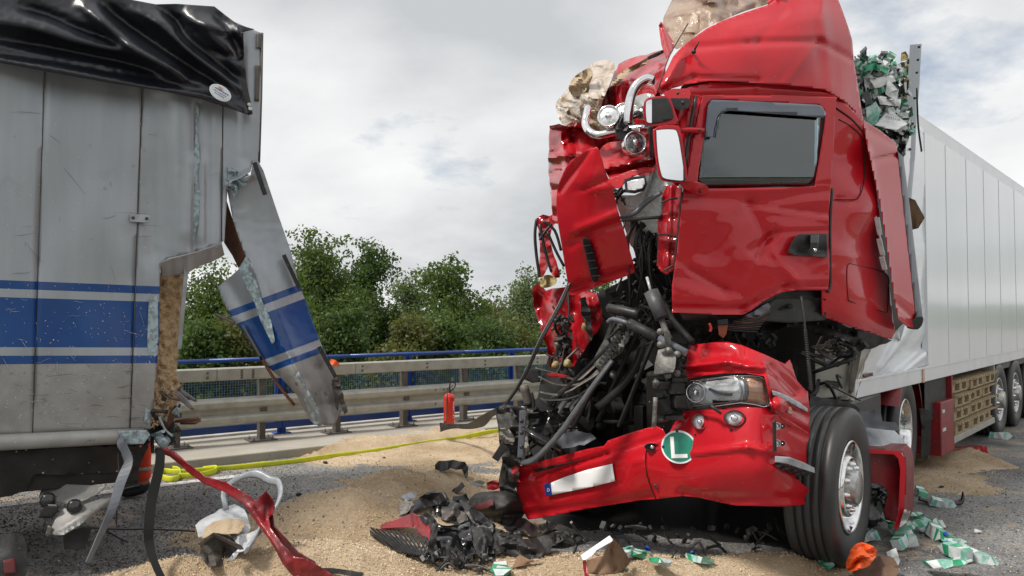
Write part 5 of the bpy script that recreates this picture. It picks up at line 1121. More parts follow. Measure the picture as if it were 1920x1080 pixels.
ptube([(1279, 360, 4.95), (1270, 440, 4.95), (1264, 510, 4.95)], .007, 6).build('door_edge_seal', 'black', tk)
# side fairing (air deflector) swung away behind the cab
AFD = [(1617, 223, 5.78), (1640, 330, 5.84), (1660, 450, 5.91), (1680, 590, 6.00), (1682, 275, 6.25), (1700, 430, 6.30), (1718, 600, 6.38), (1690, 604, 6.1)]
sheet('side_fairing', [(1617, 224), (1650, 244), (1680, 268), (1683, 288), (1690, 350), (1700, 440), (1709, 520), (1717, 592), (1716, 617), (1700, 612), (1684, 600), (1676, 560), (1668, 500), (1659, 440), (1650, 385), (1638, 330), (1626, 275)], AFD, 'red_paint', tk, 4, .03,
      [(1632, 302, 1684, 290, 5, .05), (1668, 556, 1717, 600, 6, .05), (1628, 280, 1680, 600, 5, -.03), (1630, 245, 1690, 275, 8, .02)], fine=.001)
sheet('fairing_edge', [(1683, 284), (1694, 294), (1705, 380), (1718, 490), (1730, 594), (1729, 607), (1722, 616), (1711, 614), (1717, 592), (1709, 520), (1700, 440), (1690, 350)], lambda x, y, f=tps(AFD): f(x, y) + .01, 'grey_plastic', tk, 6, .06, [(1688, 290, 1722, 600, 5, -.03)])
sheet('fairing_foot', cm2([(1716, 596), (1730, 594), (1730, 606), (1722, 617), (1708, 617), (1700, 612)]), 6.32, 'black', tk, 4, .07)
ptube([(1640, 400, 5.93), (1652, 455, 5.93), (1660, 510, 6.0)], .02, 6, 3, flat=.4).build('torn_insulation', 'white_panel', tk)
for (a, b_, c_, d_) in ((1644, 408, 1650, 440), (1648, 448, 1655, 478), (1653, 482, 1659, 505)): MB().bar(at(a, b_, 5.87), at(c_, d_, 5.92), .035, .01).build('torn_insulation', 'carton_white', tk)
# floor / underside of cab
sheet('cab_floor_moulding', [(1262, 588), (1320, 592), (1394, 592), (1430, 574), (1458, 556), (1500, 552), (1548, 560), (1550, 596), (1600, 616), (1672, 638), (1640, 652), (1610, 655), (1590, 640), (1550, 634), (1510, 618), (1475, 612), (1440, 632), (1400, 652), (1340, 655), (1300, 640), (1270, 610)],
      [(1262, 588, 5.15), (1394, 592, 5.2), (1458, 556, 5.35), (1550, 560, 5.5), (1672, 638, 6.1), (1600, 650, 5.95), (1500, 616, 5.7), (1440, 632, 5.6), (1300, 640, 5.5), (1400, 652, 5.65)], 'black', tk, 4, .03,
      [(1380, 610, 1480, 575, 5, -.07), (1480, 575, 1560, 590, 5, -.07), (1400, 626, 1490, 592, 5, .09), (1490, 592, 1600, 625, 5, .09), (1420, 638, 1490, 605, 4, -.08), (1490, 605, 1590, 640, 4, -.08)], crumple=.06, cs=30)
sheet('step_well', [(1395, 592), (1440, 568), (1445, 574), (1440, 585), (1408, 602), (1390, 604)], 5.2, 'grey_plastic', tk, 5, .03, crumple=.04, cs=12)
sheet('door_sill', [(1440, 552), (1552, 545), (1553, 585), (1545, 600), (1500, 592), (1460, 575)], lambda x, y: dC(x) + .10, 'red_dark', tk, 6, .03, crumple=.05, cs=30)
for i in range(9):
    ptube([(1395 - i * 7, 594 + i * 2.6, 5.2), (1420 - i * 5, 596 + i * 3, 5.18), (1444 - i * 3, 582 + i * 5, 5.22)], .006, 5).build('wiring', 'rust' if i % 3 == 0 else 'black', tk)
ptube([(1502, 556, 5.2), (1508, 600, 5.15), (1512, 650, 5.12), (1518, 700, 5.1), (1521, 735, 5.1)], .008, 8).build('coiled_air_hose', 'black', tk)
for k in range(26):
    py = 620 + k * 4.4; c = at(1509.5 + k * .45, py, 5.11); MB().lathe(c, FZ, [(.012, -.004), (.016, 0), (.012, .004)], 8).build('hose_coil', 'black', tk) if k < 26 else None
# black sheet stands in for the dark void behind the cab; equipment plate
sheet('rear_void_sheet', [(1420, 590), (1620, 600), (1640, 640), (1610, 700), (1580, 770), (1420, 760)], [(1420, 590, 6.5), (1620, 600, 7.0), (1580, 770, 6.7), (1420, 760, 6.3)], 'black_void', tk, 20, .05)
sheet('equipment_plate', [(1528, 652), (1594, 650), (1592, 700), (1590, 742), (1530, 748)], 6.25, 'galv', tk, 12, .03, bevel=.003)
sheet('plate_recess', [(1546, 722), (1552, 716), (1572, 716), (1576, 722), (1572, 728), (1552, 728)], 6.20, 'black', tk, 6, .02)
sheet('equipment_post', [(1598, 650), (1618, 646), (1600, 736), (1590, 736)], 6.2, 'galv_dark', tk, 10, .05)
def textmesh(s, c, ax, nrm, h, mat, name, parent, th=.001, spacing=1.0, shear=0.0, bold=0.0):
    cu = bpy.data.curves.new(name, 'FONT'); cu.body = s; cu.size = h; cu.extrude = th; cu.offset = bold; cu.align_x = 'CENTER'; cu.align_y = 'CENTER'; cu.shear = shear; cu.space_character = spacing
    o = bpy.data.objects.new(name, cu); C.objects.link(o); bpy.context.view_layer.update()
    me = bpy.data.meshes.new_from_object(o.evaluated_get(bpy.context.evaluated_depsgraph_get())); bpy.data.objects.remove(o)
    z = Vector(nrm).normalized(); x = (Vector(ax) - z * Vector(ax).dot(z)).normalized(); y = z.cross(x); M = Matrix((x, y, z)).transposed().to_4x4(); M.translation = Vector(c)
    me.transform(M); me.materials.clear(); me.name = name; return linkmesh(name, me, [mat], parent)
sp_ = sheet('service_plate', [(1543, 666), (1574, 664), (1574, 682), (1544, 684)], 6.20, 'grey_plastic', tk, 10, .01)
cc_ = at(1559, 674, 6.185); textmesh('SERVICE', cc_, Vector((1, .15, .03)), (CAM - cc_) , .034, 'white_flat', 'plate_lettering', tk)
for i in range(14):
    a = (random.uniform(1450, 1600), random.uniform(640, 760)); ptube([(a[0], a[1], 5.9), (a[0] + random.uniform(-40, 40), a[1] + random.uniform(-10, 40), 5.8), (a[0] + random.uniform(-60, 60), a[1] + random.uniform(10, 50), 5.95)], random.uniform(.006, .016), 6).build('hose', 'black', tk)
m_ = MB(); greeble(m_, (1540, 640, 1620, 665), 5.9, 6.1, 26, .02, .08, 2); m_.build('torn_wiring', ['black_dusty', 'galv_dark'], tk)['kind'] = 'stuff'
sheet('wing_cover', [(1520, 742), (1560, 748), (1600, 758), (1612, 766), (1610, 778), (1580, 770), (1540, 765), (1515, 770)], 5.5, 'black', tk, 6, .04, crumple=.06, cs=20)
sheet('tank_cover', [(1612, 772), (1640, 770), (1652, 776), (1655, 790), (1680, 792), (1688, 808), (1660, 806), (1612, 800)], 6.0, 'grey_plastic', tk, 6, .10, crumple=.04, cs=20)
sheet('tank_shell', [(1612, 802), (1650, 800), (1676, 806), (1692, 822), (1696, 838), (1612, 838)], [(1612, 802, 6.1), (1692, 822, 6.3), (1650, 838, 5.95), (1612, 838, 5.95)], 'silver_plastic', tk, 6, .03)
# detached rear part of the wing: open red box
WBX = [(1622, 838), (1628, 830), (1702, 834), (1711, 845), (1713, 880), (1710, 955), (1705, 975), (1697, 990), (1680, 994), (1676, 990)]
sheet('wing_section', [[(1624, 842), (1688, 846), (1696, 858), (1698, 880), (1694, 975), (1680, 996), (1675, 988), (1684, 965), (1688, 880), (1684, 860), (1676, 852), (1624, 850)]], 5.75, 'red_paint', tk, 4, .03, bevel=.004)
sheet('wing_side', [(1690, 846), (1700, 833), (1710, 843), (1714, 870), (1712, 955), (1704, 976), (1684, 996), (1694, 975), (1698, 880), (1696, 858)], [(1690, 846, 5.76), (1714, 870, 5.98), (1704, 976, 5.95), (1684, 996, 5.76), (1698, 880, 5.77)], 'red_dull', tk, 4, .02)
sheet('wing_top', [(1623, 842), (1628, 829), (1702, 832), (1692, 848)], [(1623, 842, 5.76), (1628, 829, 6.1), (1702, 832, 6.05), (1692, 848, 5.76)], 'red_dull', tk, 5, .02)
sheet('wing_recess', [(1622, 846), (1690, 848), (1692, 880), (1688, 980), (1660, 975), (1648, 930), (1622, 915)], 5.86, 'red_dull', tk, 8, .02)
for px, py in ((1658, 880), (1680, 882), (1678, 908), (1668, 972)): c = at(px, py, 5.95); MB().lathe(c, CAM - c, [(0, .006), (.011, .006), (.016, 0)], 10).build('bolt', 'black', tk)
sheet('rubber_lining', [(1626, 906), (1650, 906), (1664, 920), (1660, 950), (1645, 985), (1624, 1000), (1618, 980)], 5.72, 'black_gloss', tk, 5, .03, crumple=.10, cs=16)
sheet('wing_bracket', [(1696, 955), (1708, 958), (1700, 980), (1686, 990), (1690, 972)], 5.72, 'rim_metal', tk, 4, .015, crumple=.03, cs=10)
# rear mudguard arch over the drive wheel
m_ = MB(); vs = []; n = 20
for i in range(n + 1):
    th = radians(-12 + 165 * i / n)
    for nn, rr_ in ((-.03, .60), (-.03, .64), (.10, .66), (.35, .66), (.35, .64)):
        vs.append(RWC + KD * (cos(th) * rr_) + FZ * (sin(th) * rr_) + KN * nn)
m_.add(vs, [(i * 5 + k, (i + 1) * 5 + k, (i + 1) * 5 + k + 1, i * 5 + k + 1) for i in range(n) for k in range(4)], sm=True)
m_.build('rear_mudguard', 'red_dull', tk)
o_ = sheet('mud_flap', [(1722, 765), (1742, 768), (1746, 790), (1744, 850), (1740, 858), (1726, 856), (1728, 800)], 8.15, 'black_dusty', tk, 8, .02)

# ---- bumper and headlamp corner
BD = [(965, 872, 6.05), (985, 972, 6.05), (1000, 868, 5.98), (1100, 840, 5.68), (1100, 945, 5.66), (1213, 800, 5.32), (1213, 930, 5.30), (1290, 770, 5.06), (1290, 935, 5.04), (1360, 770, 4.86), (1380, 945, 4.86), (1430, 765, 4.74), (1445, 850, 4.68), (1430, 948, 4.76), (1475, 830, 4.80), (1510, 800, 4.98), (1525, 940, 5.02), (1450, 900, 4.70), (1340, 860, 4.84), (1200, 870, 5.27)]
bl = sheet('bumper_left', [(966, 880), (975, 873), (1003, 868), (1040, 858), (1100, 842), (1132, 836), (1140, 826), (1180, 812), (1215, 802), (1229, 798), (1243, 804), (1250, 818), (1245, 828), (1228, 838), (1212, 842), (1210, 860), (1213, 890), (1222, 915), (1229, 936), (1200, 938), (1100, 954), (1040, 966), (1010, 972), (990, 974), (980, 958), (970, 930), (966, 905)],
           BD, 'red_paint', tk, 5, .025, [(1000, 895, 1140, 850, 4, .05), (1140, 850, 1245, 818, 5, .02), (1016, 902, 1022, 932, 3, .012), (1022, 932, 1165, 905, 3, .012), (1165, 905, 1180, 865, 3, .012), (990, 965, 1229, 930, 9, .03), (1180, 868, 1215, 860, 4, -.015), (968, 905, 1140, 862, 5, -.02), (970, 890, 1000, 880, 5, .03)], fine=.003)
sheet('bumper_slot', [(1000, 880), (1060, 868), (1088, 862), (1080, 866), (1004, 886)], lambda x, y, f=tps(BD): f(x, y) - .012, 'black_void', bl, 5, .01)
# number plate
PLT = [(1031, 906), (1060, 893), (1100, 880), (1148, 869), (1153, 902), (1100, 915), (1035, 928)]
fB = tps(BD)
npl = sheet('number_plate', [(1020, 908), (1031, 906), (1060, 894), (1100, 881), (1148, 869.5), (1153, 902), (1100, 915), (1035, 928), (1023, 930)], lambda x, y: fB(x, y) - .030, ['white_flat', 'number_blue'], tk, 8, .004, cuts=[((1032, 900), (1035.5, 930))], matfn=lambda x, y: 1 if x < 1032 + (y - 900) * .1 else 0)
cc_ = at(1028, 919, fB(1028, 919) - .040); textmesh('D', cc_, Vector((.78, -.62, -.0)), Vector((-.62, -.78, .05)), .036, 'white_flat', 'country_letter', npl)
bc = sheet('bumper_corner', [(1212, 842), (1228, 838), (1243, 829), (1252, 818), (1262, 797), (1275, 778), (1288, 769), (1330, 766), (1350, 765), (1356, 768), (1362, 764), (1390, 761), (1440, 765), (1446, 772), (1460, 778), (1490, 795), (1516, 812), (1517, 820), (1512, 835), (1512, 880), (1490, 895), (1500, 903), (1525, 925), (1521, 943), (1500, 947), (1470, 950), (1430, 949), (1380, 948), (1345, 941), (1310, 933), (1280, 930), (1229, 936), (1220, 915), (1213, 890), (1210, 860)],
           BD, 'red_paint', tk, 5, .025, [(1300, 850, 1400, 838, 5, -.03), (1400, 838, 1440, 846, 5, -.03), (1452, 780, 1453, 880, 7, -.02), (1455, 790, 1512, 820, 6, .03), (1280, 925, 1345, 935, 9, .03), (1345, 935, 1520, 935, 9, .03), (1250, 890, 1450, 880, 24, -.012), (1455, 860, 1510, 890, 10, .06), (1470, 820, 1510, 870, 20, .05), (1262, 800, 1290, 775, 5, .03)], fine=.0015)
ptube([(1212, 843, fB(1212, 843) - .006), (1210, 860, fB(1210, 860) - .006), (1213, 890, fB(1213, 890) - .006), (1221, 915, fB(1221, 915) - .006), (1229, 935, fB(1229, 935) - .006)], .0035, 5).build('panel_gap', 'black_void', tk)
fogs = []
def lamp(px, py, rx_, ry_, d, name, parent, ring='black', lens='lens', nrm=None, bulge=.25, rim_w=.16):
    c = at(px, py, d); n = Vector(nrm or (CAM - c)).normalized(); a = FZ.cross(n).normalized(); b_ = n.cross(a); k = d / F; R1, R2 = rx_ * k, ry_ * k; seg = 24
    m_ = MB(); vs = []
    for f_, z in ((1.0, -.03), (1.0, .01), (1 - rim_w * .5, .016), (1 - rim_w, .008), (1 - rim_w, -.02)):
        vs += [c + a * R1 * f_ * cos(2 * pi * q / seg) + b_ * R2 * f_ * sin(2 * pi * q / seg) + n * z for q in range(seg)]
    m_.add(vs, [(i * seg + q, i * seg + (q + 1) % seg, (i + 1) * seg + (q + 1) % seg, (i + 1) * seg + q) for i in range(4) for q in range(seg)], sm=True)
    root = m_.build(name, ring, parent)
    if OFF.get(root.name) is None: OFF[root.name] = OFF[parent.name]
    sub = root if parent is tk else parent
    m_ = MB(); vs = []
    for i in range(5):
        f_ = (1 - rim_w) * (1 - i / 4.001); z = -.012 + bulge * R1 * (1 - (i / 4 - 1) ** 2)
        vs += [c + a * R1 * f_ * cos(2 * pi * q / seg) + b_ * R2 * f_ * sin(2 * pi * q / seg) + n * z for q in range(seg)]
    m_.add(vs, [(i * seg + q, i * seg + (q + 1) % seg, (i + 1) * seg + (q + 1) % seg, (i + 1) * seg + q) for i in range(4) for q in range(seg)], sm=True)
    m_.build('lens', lens, sub)
    m_ = MB(); m_.lathe(c + n * (.004 + bulge * R1 * .5), n, [(R1 * .30, 0), (R1 * .30, .008), (R1 * .18, .014), (0, .014)], 16, sx=1); m_.build('bulb_cap', 'chrome', sub)
    return root
lamp(1312, 791, 15, 15, fB(1312, 791) - .02, 'fog_lamp', tk, 'red_dark'); lamp(1377, 784, 20, 15.5, fB(1377, 784) - .03, 'fog_lamp', tk, 'red_dark')
lamp(1223, 838, 15, 7, fB(1223, 838) - .02, 'fog_lamp_hole', tk, 'black', 'grime', bulge=-.2)
for px, py in ((1303, 814), (1370, 806)): c = at(px, py, fB(px, py) - .008); MB().lathe(c, CAM - c, [(0, .004), (.006, .004), (.008, 0)], 8).build('screw', 'black', tk)
c = at(1230, 912, fB(1230, 912) - .01); MB().lathe(c, CAM - c, [(0, -.004), (.010, .004), (.015, 0)], 10).build('screw', 'black', tk)
mb_ = sheet('marker_bracket', [(1448, 790), (1455, 788), (1456, 846), (1449, 847)], 4.62, 'black', tk, 6, .02)
for px, py, r, mt_ in ((1457, 799, 7, 'lens'), (1467, 799, 5, 'amber'), (1457, 831, 7, 'lens'), (1467, 831, 5, 'amber')): lamp(px, py, r, r, 4.66, 'marker_lamp', tk, 'chrome' if mt_ == 'lens' else 'black', mt_)
# L sign
lc = at(1273, 838, fB(1273, 838) - .035); ln = Vector((-.50, -.86, .12)).normalized(); kx = lc.y / F
sg = disc(lc, ln, 34 * kx, 30.5 * kx, 'white_paint', 'round_sign', tk, .004, seg=40)
disc(lc + ln * .005, ln, 30.5 * kx, 27 * kx, 'green_sign', 'green_field', sg, .001, seg=40)
a_ = -FZ.cross(ln).normalized(); a_ = -a_ if a_.x < 0 else a_; b__ = ln.cross(a_); b__ = -b__ if b__.z < 0 else b__
a2 = a_ * cos(.06) + b__ * sin(.06) * -0 + a_ * 0; tl = -.03
def sgp(x, y): X = x * cos(.10) - y * sin(.10) * -1; Y = y * cos(.10) - x * sin(.10) * 0; return lc + ln * .0075 + a_ * (x + y * -.10) * kx + b__ * (y + x * .12) * kx
MB().poly([sgp(-15, 19), (sgp(-8, 19)), sgp(-8, -13), sgp(16, -13), sgp(16, -20), sgp(-15, -20)], .001, ln).build('letter_l', 'white_flat', sg)
for a, b_ in ((-30, -2), (30, 4), (-4, 29)): MB().lathe(lc + ln * .006 + a_ * a * kx + b__ * b_ * kx, ln, [(0, .004), (.008, .004), (.010, 0)], 8).build('sign_screw', 'black', sg)
# headlamp
HLD = [(1287, 716, 5.10), (1286, 764, 5.08), (1340, 740, 4.92), (1389, 706, 4.82), (1389, 754, 4.80), (1434, 711, 4.78), (1441, 760, 4.76), (1410, 730, 4.76)]
fH = tps(HLD)
hl_ = sheet('headlamp', [(1286, 716), (1310, 713), (1350, 708), (1389, 705), (1415, 706), (1434, 711), (1440, 735), (1442, 761), (1415, 758), (1389, 754), (1340, 758), (1286, 765)], lambda x, y: fH(x, y) + .01, 'white_metal', tk, 6, .06, bevel=.004)
sheet('main_reflector', cm2([(1328, 712), (1360, 709), (1380, 708), (1388, 720), (1390, 735), (1384, 751), (1355, 754), (1328, 754), (1322, 735)]), lambda x, y: fH(x, y) - .015 + .05 * math.exp(-(((x - 1356) / 26) ** 2 + ((y - 732) / 16) ** 2)), 'lamp_refl', hl_, 4, .004)
lamp(1305, 736, 19, 19, fH(1305, 736) - .01, 'projector', hl_, 'chrome', 'lens', nrm=(-.45, -.88, .1))
sheet('indicator', [(1397, 709), (1415, 709), (1432, 714), (1436, 735), (1438, 755), (1416, 753), (1398, 751), (1403, 738), (1402, 722)], lambda x, y: fH(x, y) - .012, 'amber', hl_, 5, .006)
sheet('lamp_divider', [(1389, 706), (1396, 708), (1402, 722), (1403, 738), (1398, 752), (1391, 754), (1396, 736), (1395, 720)], lambda x, y: fH(x, y) - .02, 'grey_plastic', hl_, 4, .008)
ptube([(1330, 729, fH(1330, 729) - .0), (1352, 738, fH(1352, 738)), (1372, 740, fH(1372, 740))], .010, 6).build('bulb_holder', 'grey_plastic', hl_)
ptube([(a, b_, fH(a, b_) - .012) for a, b_ in [(1286, 716), (1340, 709), (1389, 705), (1434, 711), (1442, 761), (1389, 755), (1286, 765), (1286, 716)]], .005, 6, 3).build('lamp_seal', 'chrome', hl_)
sheet('lamp_cover_glass', [(1288, 718), (1350, 710), (1389, 707), (1432, 713), (1439, 758), (1389, 752), (1340, 756), (1288, 762)], lambda x, y: fH(x, y) - .035, 'clear_glass', hl_, 12, .004)
ptube([(1300, 768, 4.98), (1330, 763, 4.85), (1336, 763, 4.80), (1352, 776, 4.78)], [.010, .012, .014, .008], 6, 3).build('lamp_washer', 'black', tk)
sheet('lower_lamp_trim', [(1288, 764), (1340, 759), (1390, 756), (1442, 762), (1442, 768), (1390, 762), (1352, 766), (1288, 771)], lambda x, y: fH(x, y) + .0, 'black', tk, 6, .04)
UD = [(1293, 646, 5.15), (1285, 712, 5.08), (1364, 642, 4.95), (1357, 701, 4.86), (1391, 647, 4.90), (1433, 665, 4.86), (1433, 704, 4.74), (1472, 682, 5.02), (1493, 713, 5.05), (1515, 735, 5.10), (1518, 817, 5.05), (1450, 764, 4.74), (1448, 700, 4.78)]
sheet('upper_lamp_panel', [(1294, 647), (1335, 642), (1364, 641), (1391, 647), (1433, 664), (1472, 682), (1477, 677), (1481, 674), (1485, 682), (1489, 697), (1494, 713), (1505, 726), (1515, 735), (1517, 760), (1518, 795), (1518, 817), (1505, 812), (1480, 800), (1456, 778), (1446, 768), (1440, 735), (1433, 706), (1400, 700), (1357, 700), (1320, 704), (1286, 712), (1286, 690), (1289, 665)],
      UD, 'red_paint', tk, 4, .03, [(1288, 688, 1360, 678, 5, -.04), (1360, 678, 1433, 690, 5, -.04), (1290, 695, 1433, 697, 5, .03), (1391, 647, 1396, 682, 2.5, .03), (1396, 682, 1432, 690, 2.5, .02), (1433, 686, 1450, 764, 5, -.03), (1445, 690, 1490, 735, 10, .06), (1450, 745, 1512, 780, 6, .04), (1450, 760, 1515, 800, 5, -.03), (1330, 660, 1370, 665, 10, .02)], fine=.002)
sheet('silver_trim', [(1448, 732), (1460, 735), (1480, 744), (1500, 755), (1514, 766), (1515, 773), (1498, 764), (1475, 752), (1449, 740)], lambda x, y, f=tps(UD): f(x, y) - .05, 'silver_plastic', tk, 5, .02)
sheet('side_indicator', [(1476, 760), (1484, 764), (1486, 778), (1476, 774)], lambda x, y, f=tps(UD): f(x, y) - .035, 'amber', tk, 5, .015)
sheet('lamp_pod', cm2([(1450, 745), (1465, 745), (1478, 756), (1478, 770), (1462, 772), (1450, 764)]), [(1450, 745, 4.70), (1478, 756, 4.84), (1450, 764, 4.68), (1464, 758, 4.66)], 'red_paint', tk, 4, .03)
st2 = sheet('entry_step', [(1453, 855), (1480, 857), (1505, 866), (1527, 877), (1528, 887), (1500, 878), (1475, 869), (1453, 866)], [(1453, 855, 4.62), (1527, 877, 4.80), (1490, 860, 4.60), (1453, 866, 4.62), (1528, 887, 4.80)], 'silver_plastic', tk, 5, .04, bevel=.004)
sheet('step_tread', [(1452, 867), (1475, 870), (1500, 879), (1526, 888), (1515, 892), (1490, 893), (1470, 889), (1453, 880)], [(1452, 867, 4.64), (1526, 888, 4.82), (1490, 893, 4.95), (1453, 880, 4.85)], 'tread_black', st2, 4, .02)
for i in range(4):
    for j in range(2): c = at(1460 + i * 15 + j * 6, 872 + i * 4.2 + j * 6, 4.66 + i * .04 + j * .08); MB().lathe(c, CAM - c, [(0, .015), (.014, .012), (.018, 0)], 8).build('tread_stud', 'tread_black', st2)

# ---- black sheet stands in for the shade under the truck behind the bumper
sheet('underbody_dark_sheet', [(985, 960), (1100, 935), (1290, 915), (1500, 930), (1505, 1000), (1480, 1038), (1400, 1042), (1330, 1020), (1250, 1028), (1180, 1006), (1100, 1012), (1040, 1000), (1000, 992)], [(985, 960, 6.7), (1500, 930, 6.0), (1480, 1038, 5.6), (1250, 1028, 5.75), (1040, 1000, 6.15), (1250, 960, 6.4)], 'black_void', tk, 7, .05, crumple=.05, cs=45)
# ---- crushed front of the cab
FLD = [(1118, 278, 5.02), (1074, 299, 5.18), (1050, 340, 5.36), (1045, 400, 5.46), (1058, 498, 5.62), (1070, 553, 5.70), (1130, 532, 5.48), (1188, 508, 5.30), (1184, 477, 5.24), (1157, 388, 5.10), (1133, 314, 5.02), (1100, 420, 5.28), (1105, 340, 5.12), (1110, 500, 5.45)]
flap = sheet('corner_flap', cm2([(1123, 279), (1113, 277), (1093, 287), (1074, 299), (1061, 314), (1052, 333), (1046, 350), (1043, 375), (1044, 400), (1047, 425), (1053, 460), (1059, 498), (1064, 528), (1067, 548), (1072, 555), (1085, 551), (1130, 533), (1160, 523), (1184, 514), (1190, 508), (1188, 495), (1183, 477), (1170, 432), (1157, 388), (1148, 350), (1140, 333), (1133, 314)], 2),
             FLD, 'red_paint', tk, 4, .03, [(1092, 358, 1135, 340, 8, 0.03, 3), (1095, 352, 1150, 352, 10, -0.012), (1085, 432, 1158, 400, 9, -0.03), (1086, 442, 1165, 418, 8, 0.03), (1070, 460, 1100, 440, 8, 0.018), (1072, 545, 1188, 505, 8, 0.036), (1108, 278, 1048, 360, 6, 0.03), (1098, 450, 1116, 525, 9, 0.024), (1070, 345, 1110, 330, 16, -0.012)], fine=.001)
fF = tps(FLD)
sheet('vent_slot', cm2([(1092, 449), (1097, 446), (1103, 449), (1110, 465), (1118, 495), (1122, 518), (1121, 527), (1115, 529), (1110, 524), (1104, 500), (1097, 472)], 2), lambda x, y: fF(x, y) - .022, 'black_void', flap, 4, .02)
for k in range(5):
    a = (1096 + k * 4.6, 462 + k * 14); MB().bar(at(a[0], a[1], fF(*a) - .03), at(a[0] + 14, a[1] - 2, fF(a[0] + 14, a[1]) - .03), .05, .006).build('vent_slat', 'black', flap)
CR = 'red_crushed'
sheet('crushed_roof', [(1126, 205), (1133, 180), (1140, 158), (1150, 136), (1160, 120), (1180, 110), (1200, 104), (1222, 99), (1244, 93), (1252, 108), (1248, 135), (1238, 160), (1229, 178), (1222, 196), (1228, 215), (1224, 250), (1222, 300), (1190, 262), (1165, 240), (1140, 262), (1122, 240)],
      [(1126, 205, 6.4), (1160, 120, 6.7), (1244, 93, 6.2), (1229, 178, 5.5), (1222, 250, 5.4), (1165, 240, 5.9), (1190, 170, 6.0)], CR, tk, 5, .012, [(1140, 170, 1245, 130, 8, -.08), (1150, 190, 1215, 180, 9, .08), (1165, 120, 1180, 170, 7, .06)], crumple=.16, cs=34)
sheet('crushed_front_panel', [(1098, 200), (1150, 160), (1232, 170), (1262, 200), (1262, 330), (1200, 330), (1130, 300), (1100, 260)], [(1098, 200, 6.2), (1262, 200, 5.5), (1262, 330, 5.45), (1130, 300, 6.0), (1180, 240, 5.8)], CR, tk, 5, .012, crumple=.2, cs=30)
sheet('crushed_corner_panel', [(1031, 238), (1040, 234), (1056, 236), (1068, 231), (1092, 233), (1106, 245), (1116, 270), (1120, 284), (1095, 290), (1074, 302), (1058, 325), (1052, 350), (1046, 400), (1046, 420), (1036, 418), (1034, 380), (1028, 325), (1029, 270)],
      [(1031, 238, 6.5), (1092, 233, 6.2), (1120, 284, 5.8), (1046, 420, 6.3), (1028, 325, 6.5), (1058, 325, 6.0)], CR, tk, 4, .012, [(1032, 244, 1110, 246, 4, -.04), (1070, 240, 1085, 300, 5, .08), (1050, 250, 1064, 320, 5, -.06), (1030, 325, 1056, 320, 4, .06)], crumple=.20, cs=26)
sheet('crushed_corner_lip', [(1030, 236), (1048, 232), (1060, 236), (1072, 229), (1092, 230), (1104, 238), (1110, 248), (1090, 240), (1070, 239), (1058, 244), (1032, 246)], [(1030, 236, 6.4), (1110, 248, 5.9), (1070, 239, 6.1)], CR, tk, 3, .02, crumple=.04, cs=12)
sheet('visor_panel', [(1124, 282), (1130, 274), (1150, 266), (1165, 264), (1178, 268), (1194, 288), (1212, 296), (1226, 300), (1226, 318), (1205, 318), (1180, 328), (1160, 338), (1146, 345), (1140, 330), (1132, 312)],
      [(1124, 282, 5.48), (1165, 264, 5.4), (1226, 300, 5.2), (1146, 345, 5.3), (1226, 318, 5.18), (1180, 300, 5.26)], CR, tk, 4, .02, [(1135, 315, 1222, 298, 5, -.05), (1140, 325, 1225, 310, 5, .05)], crumple=.04, cs=30)
sheet('visor_lip', [(1140, 336), (1155, 330), (1180, 320), (1205, 314), (1228, 314), (1228, 322), (1208, 324), (1185, 332), (1172, 342), (1166, 352), (1150, 354), (1144, 346)], [(1140, 336, 5.24), (1228, 314, 5.08), (1150, 354, 5.2)], 'red_paint', tk, 4, .03)
vl = sheet('visor_lamp', [(1170, 336), (1182, 332), (1210, 329), (1214, 345), (1208, 358), (1190, 363), (1173, 361)], [(1170, 336, 5.12), (1214, 345, 5.05), (1173, 361, 5.12)], 'black', tk, 4, .06, bevel=.003)
sheet('visor_lamp_lens', [(1176, 341), (1188, 337), (1208, 334), (1209, 344), (1204, 353), (1190, 357), (1177, 356)], [(1176, 341, 5.09), (1209, 344, 5.02), (1177, 356, 5.09)], 'lamp_refl', vl, 4, .01)
m_ = MB(); greeble(m_, (1150, 355, 1172, 375), 5.2, 5.3, 16, .015, .05, 1); m_.build('broken_clips', ['black'], tk)['kind'] = 'stuff'
# shattered windscreen
sheet('windscreen', [(1230, 306), (1236, 318), (1245, 330), (1252, 345), (1256, 352), (1252, 380), (1244, 410), (1236, 440), (1215, 470), (1206, 480), (1192, 470), (1182, 460), (1172, 430), (1160, 395), (1154, 378), (1166, 366), (1190, 366), (1206, 358), (1216, 335)],
      [(1230, 306, 5.14), (1256, 352, 5.1), (1154, 378, 5.3), (1206, 480, 5.7), (1200, 400, 5.28), (1236, 440, 5.3)], 'glass_crazed', tk, 3, .008, [(1232, 310, 1200, 400, 4, .05, 3)], crumple=.03, cs=20)
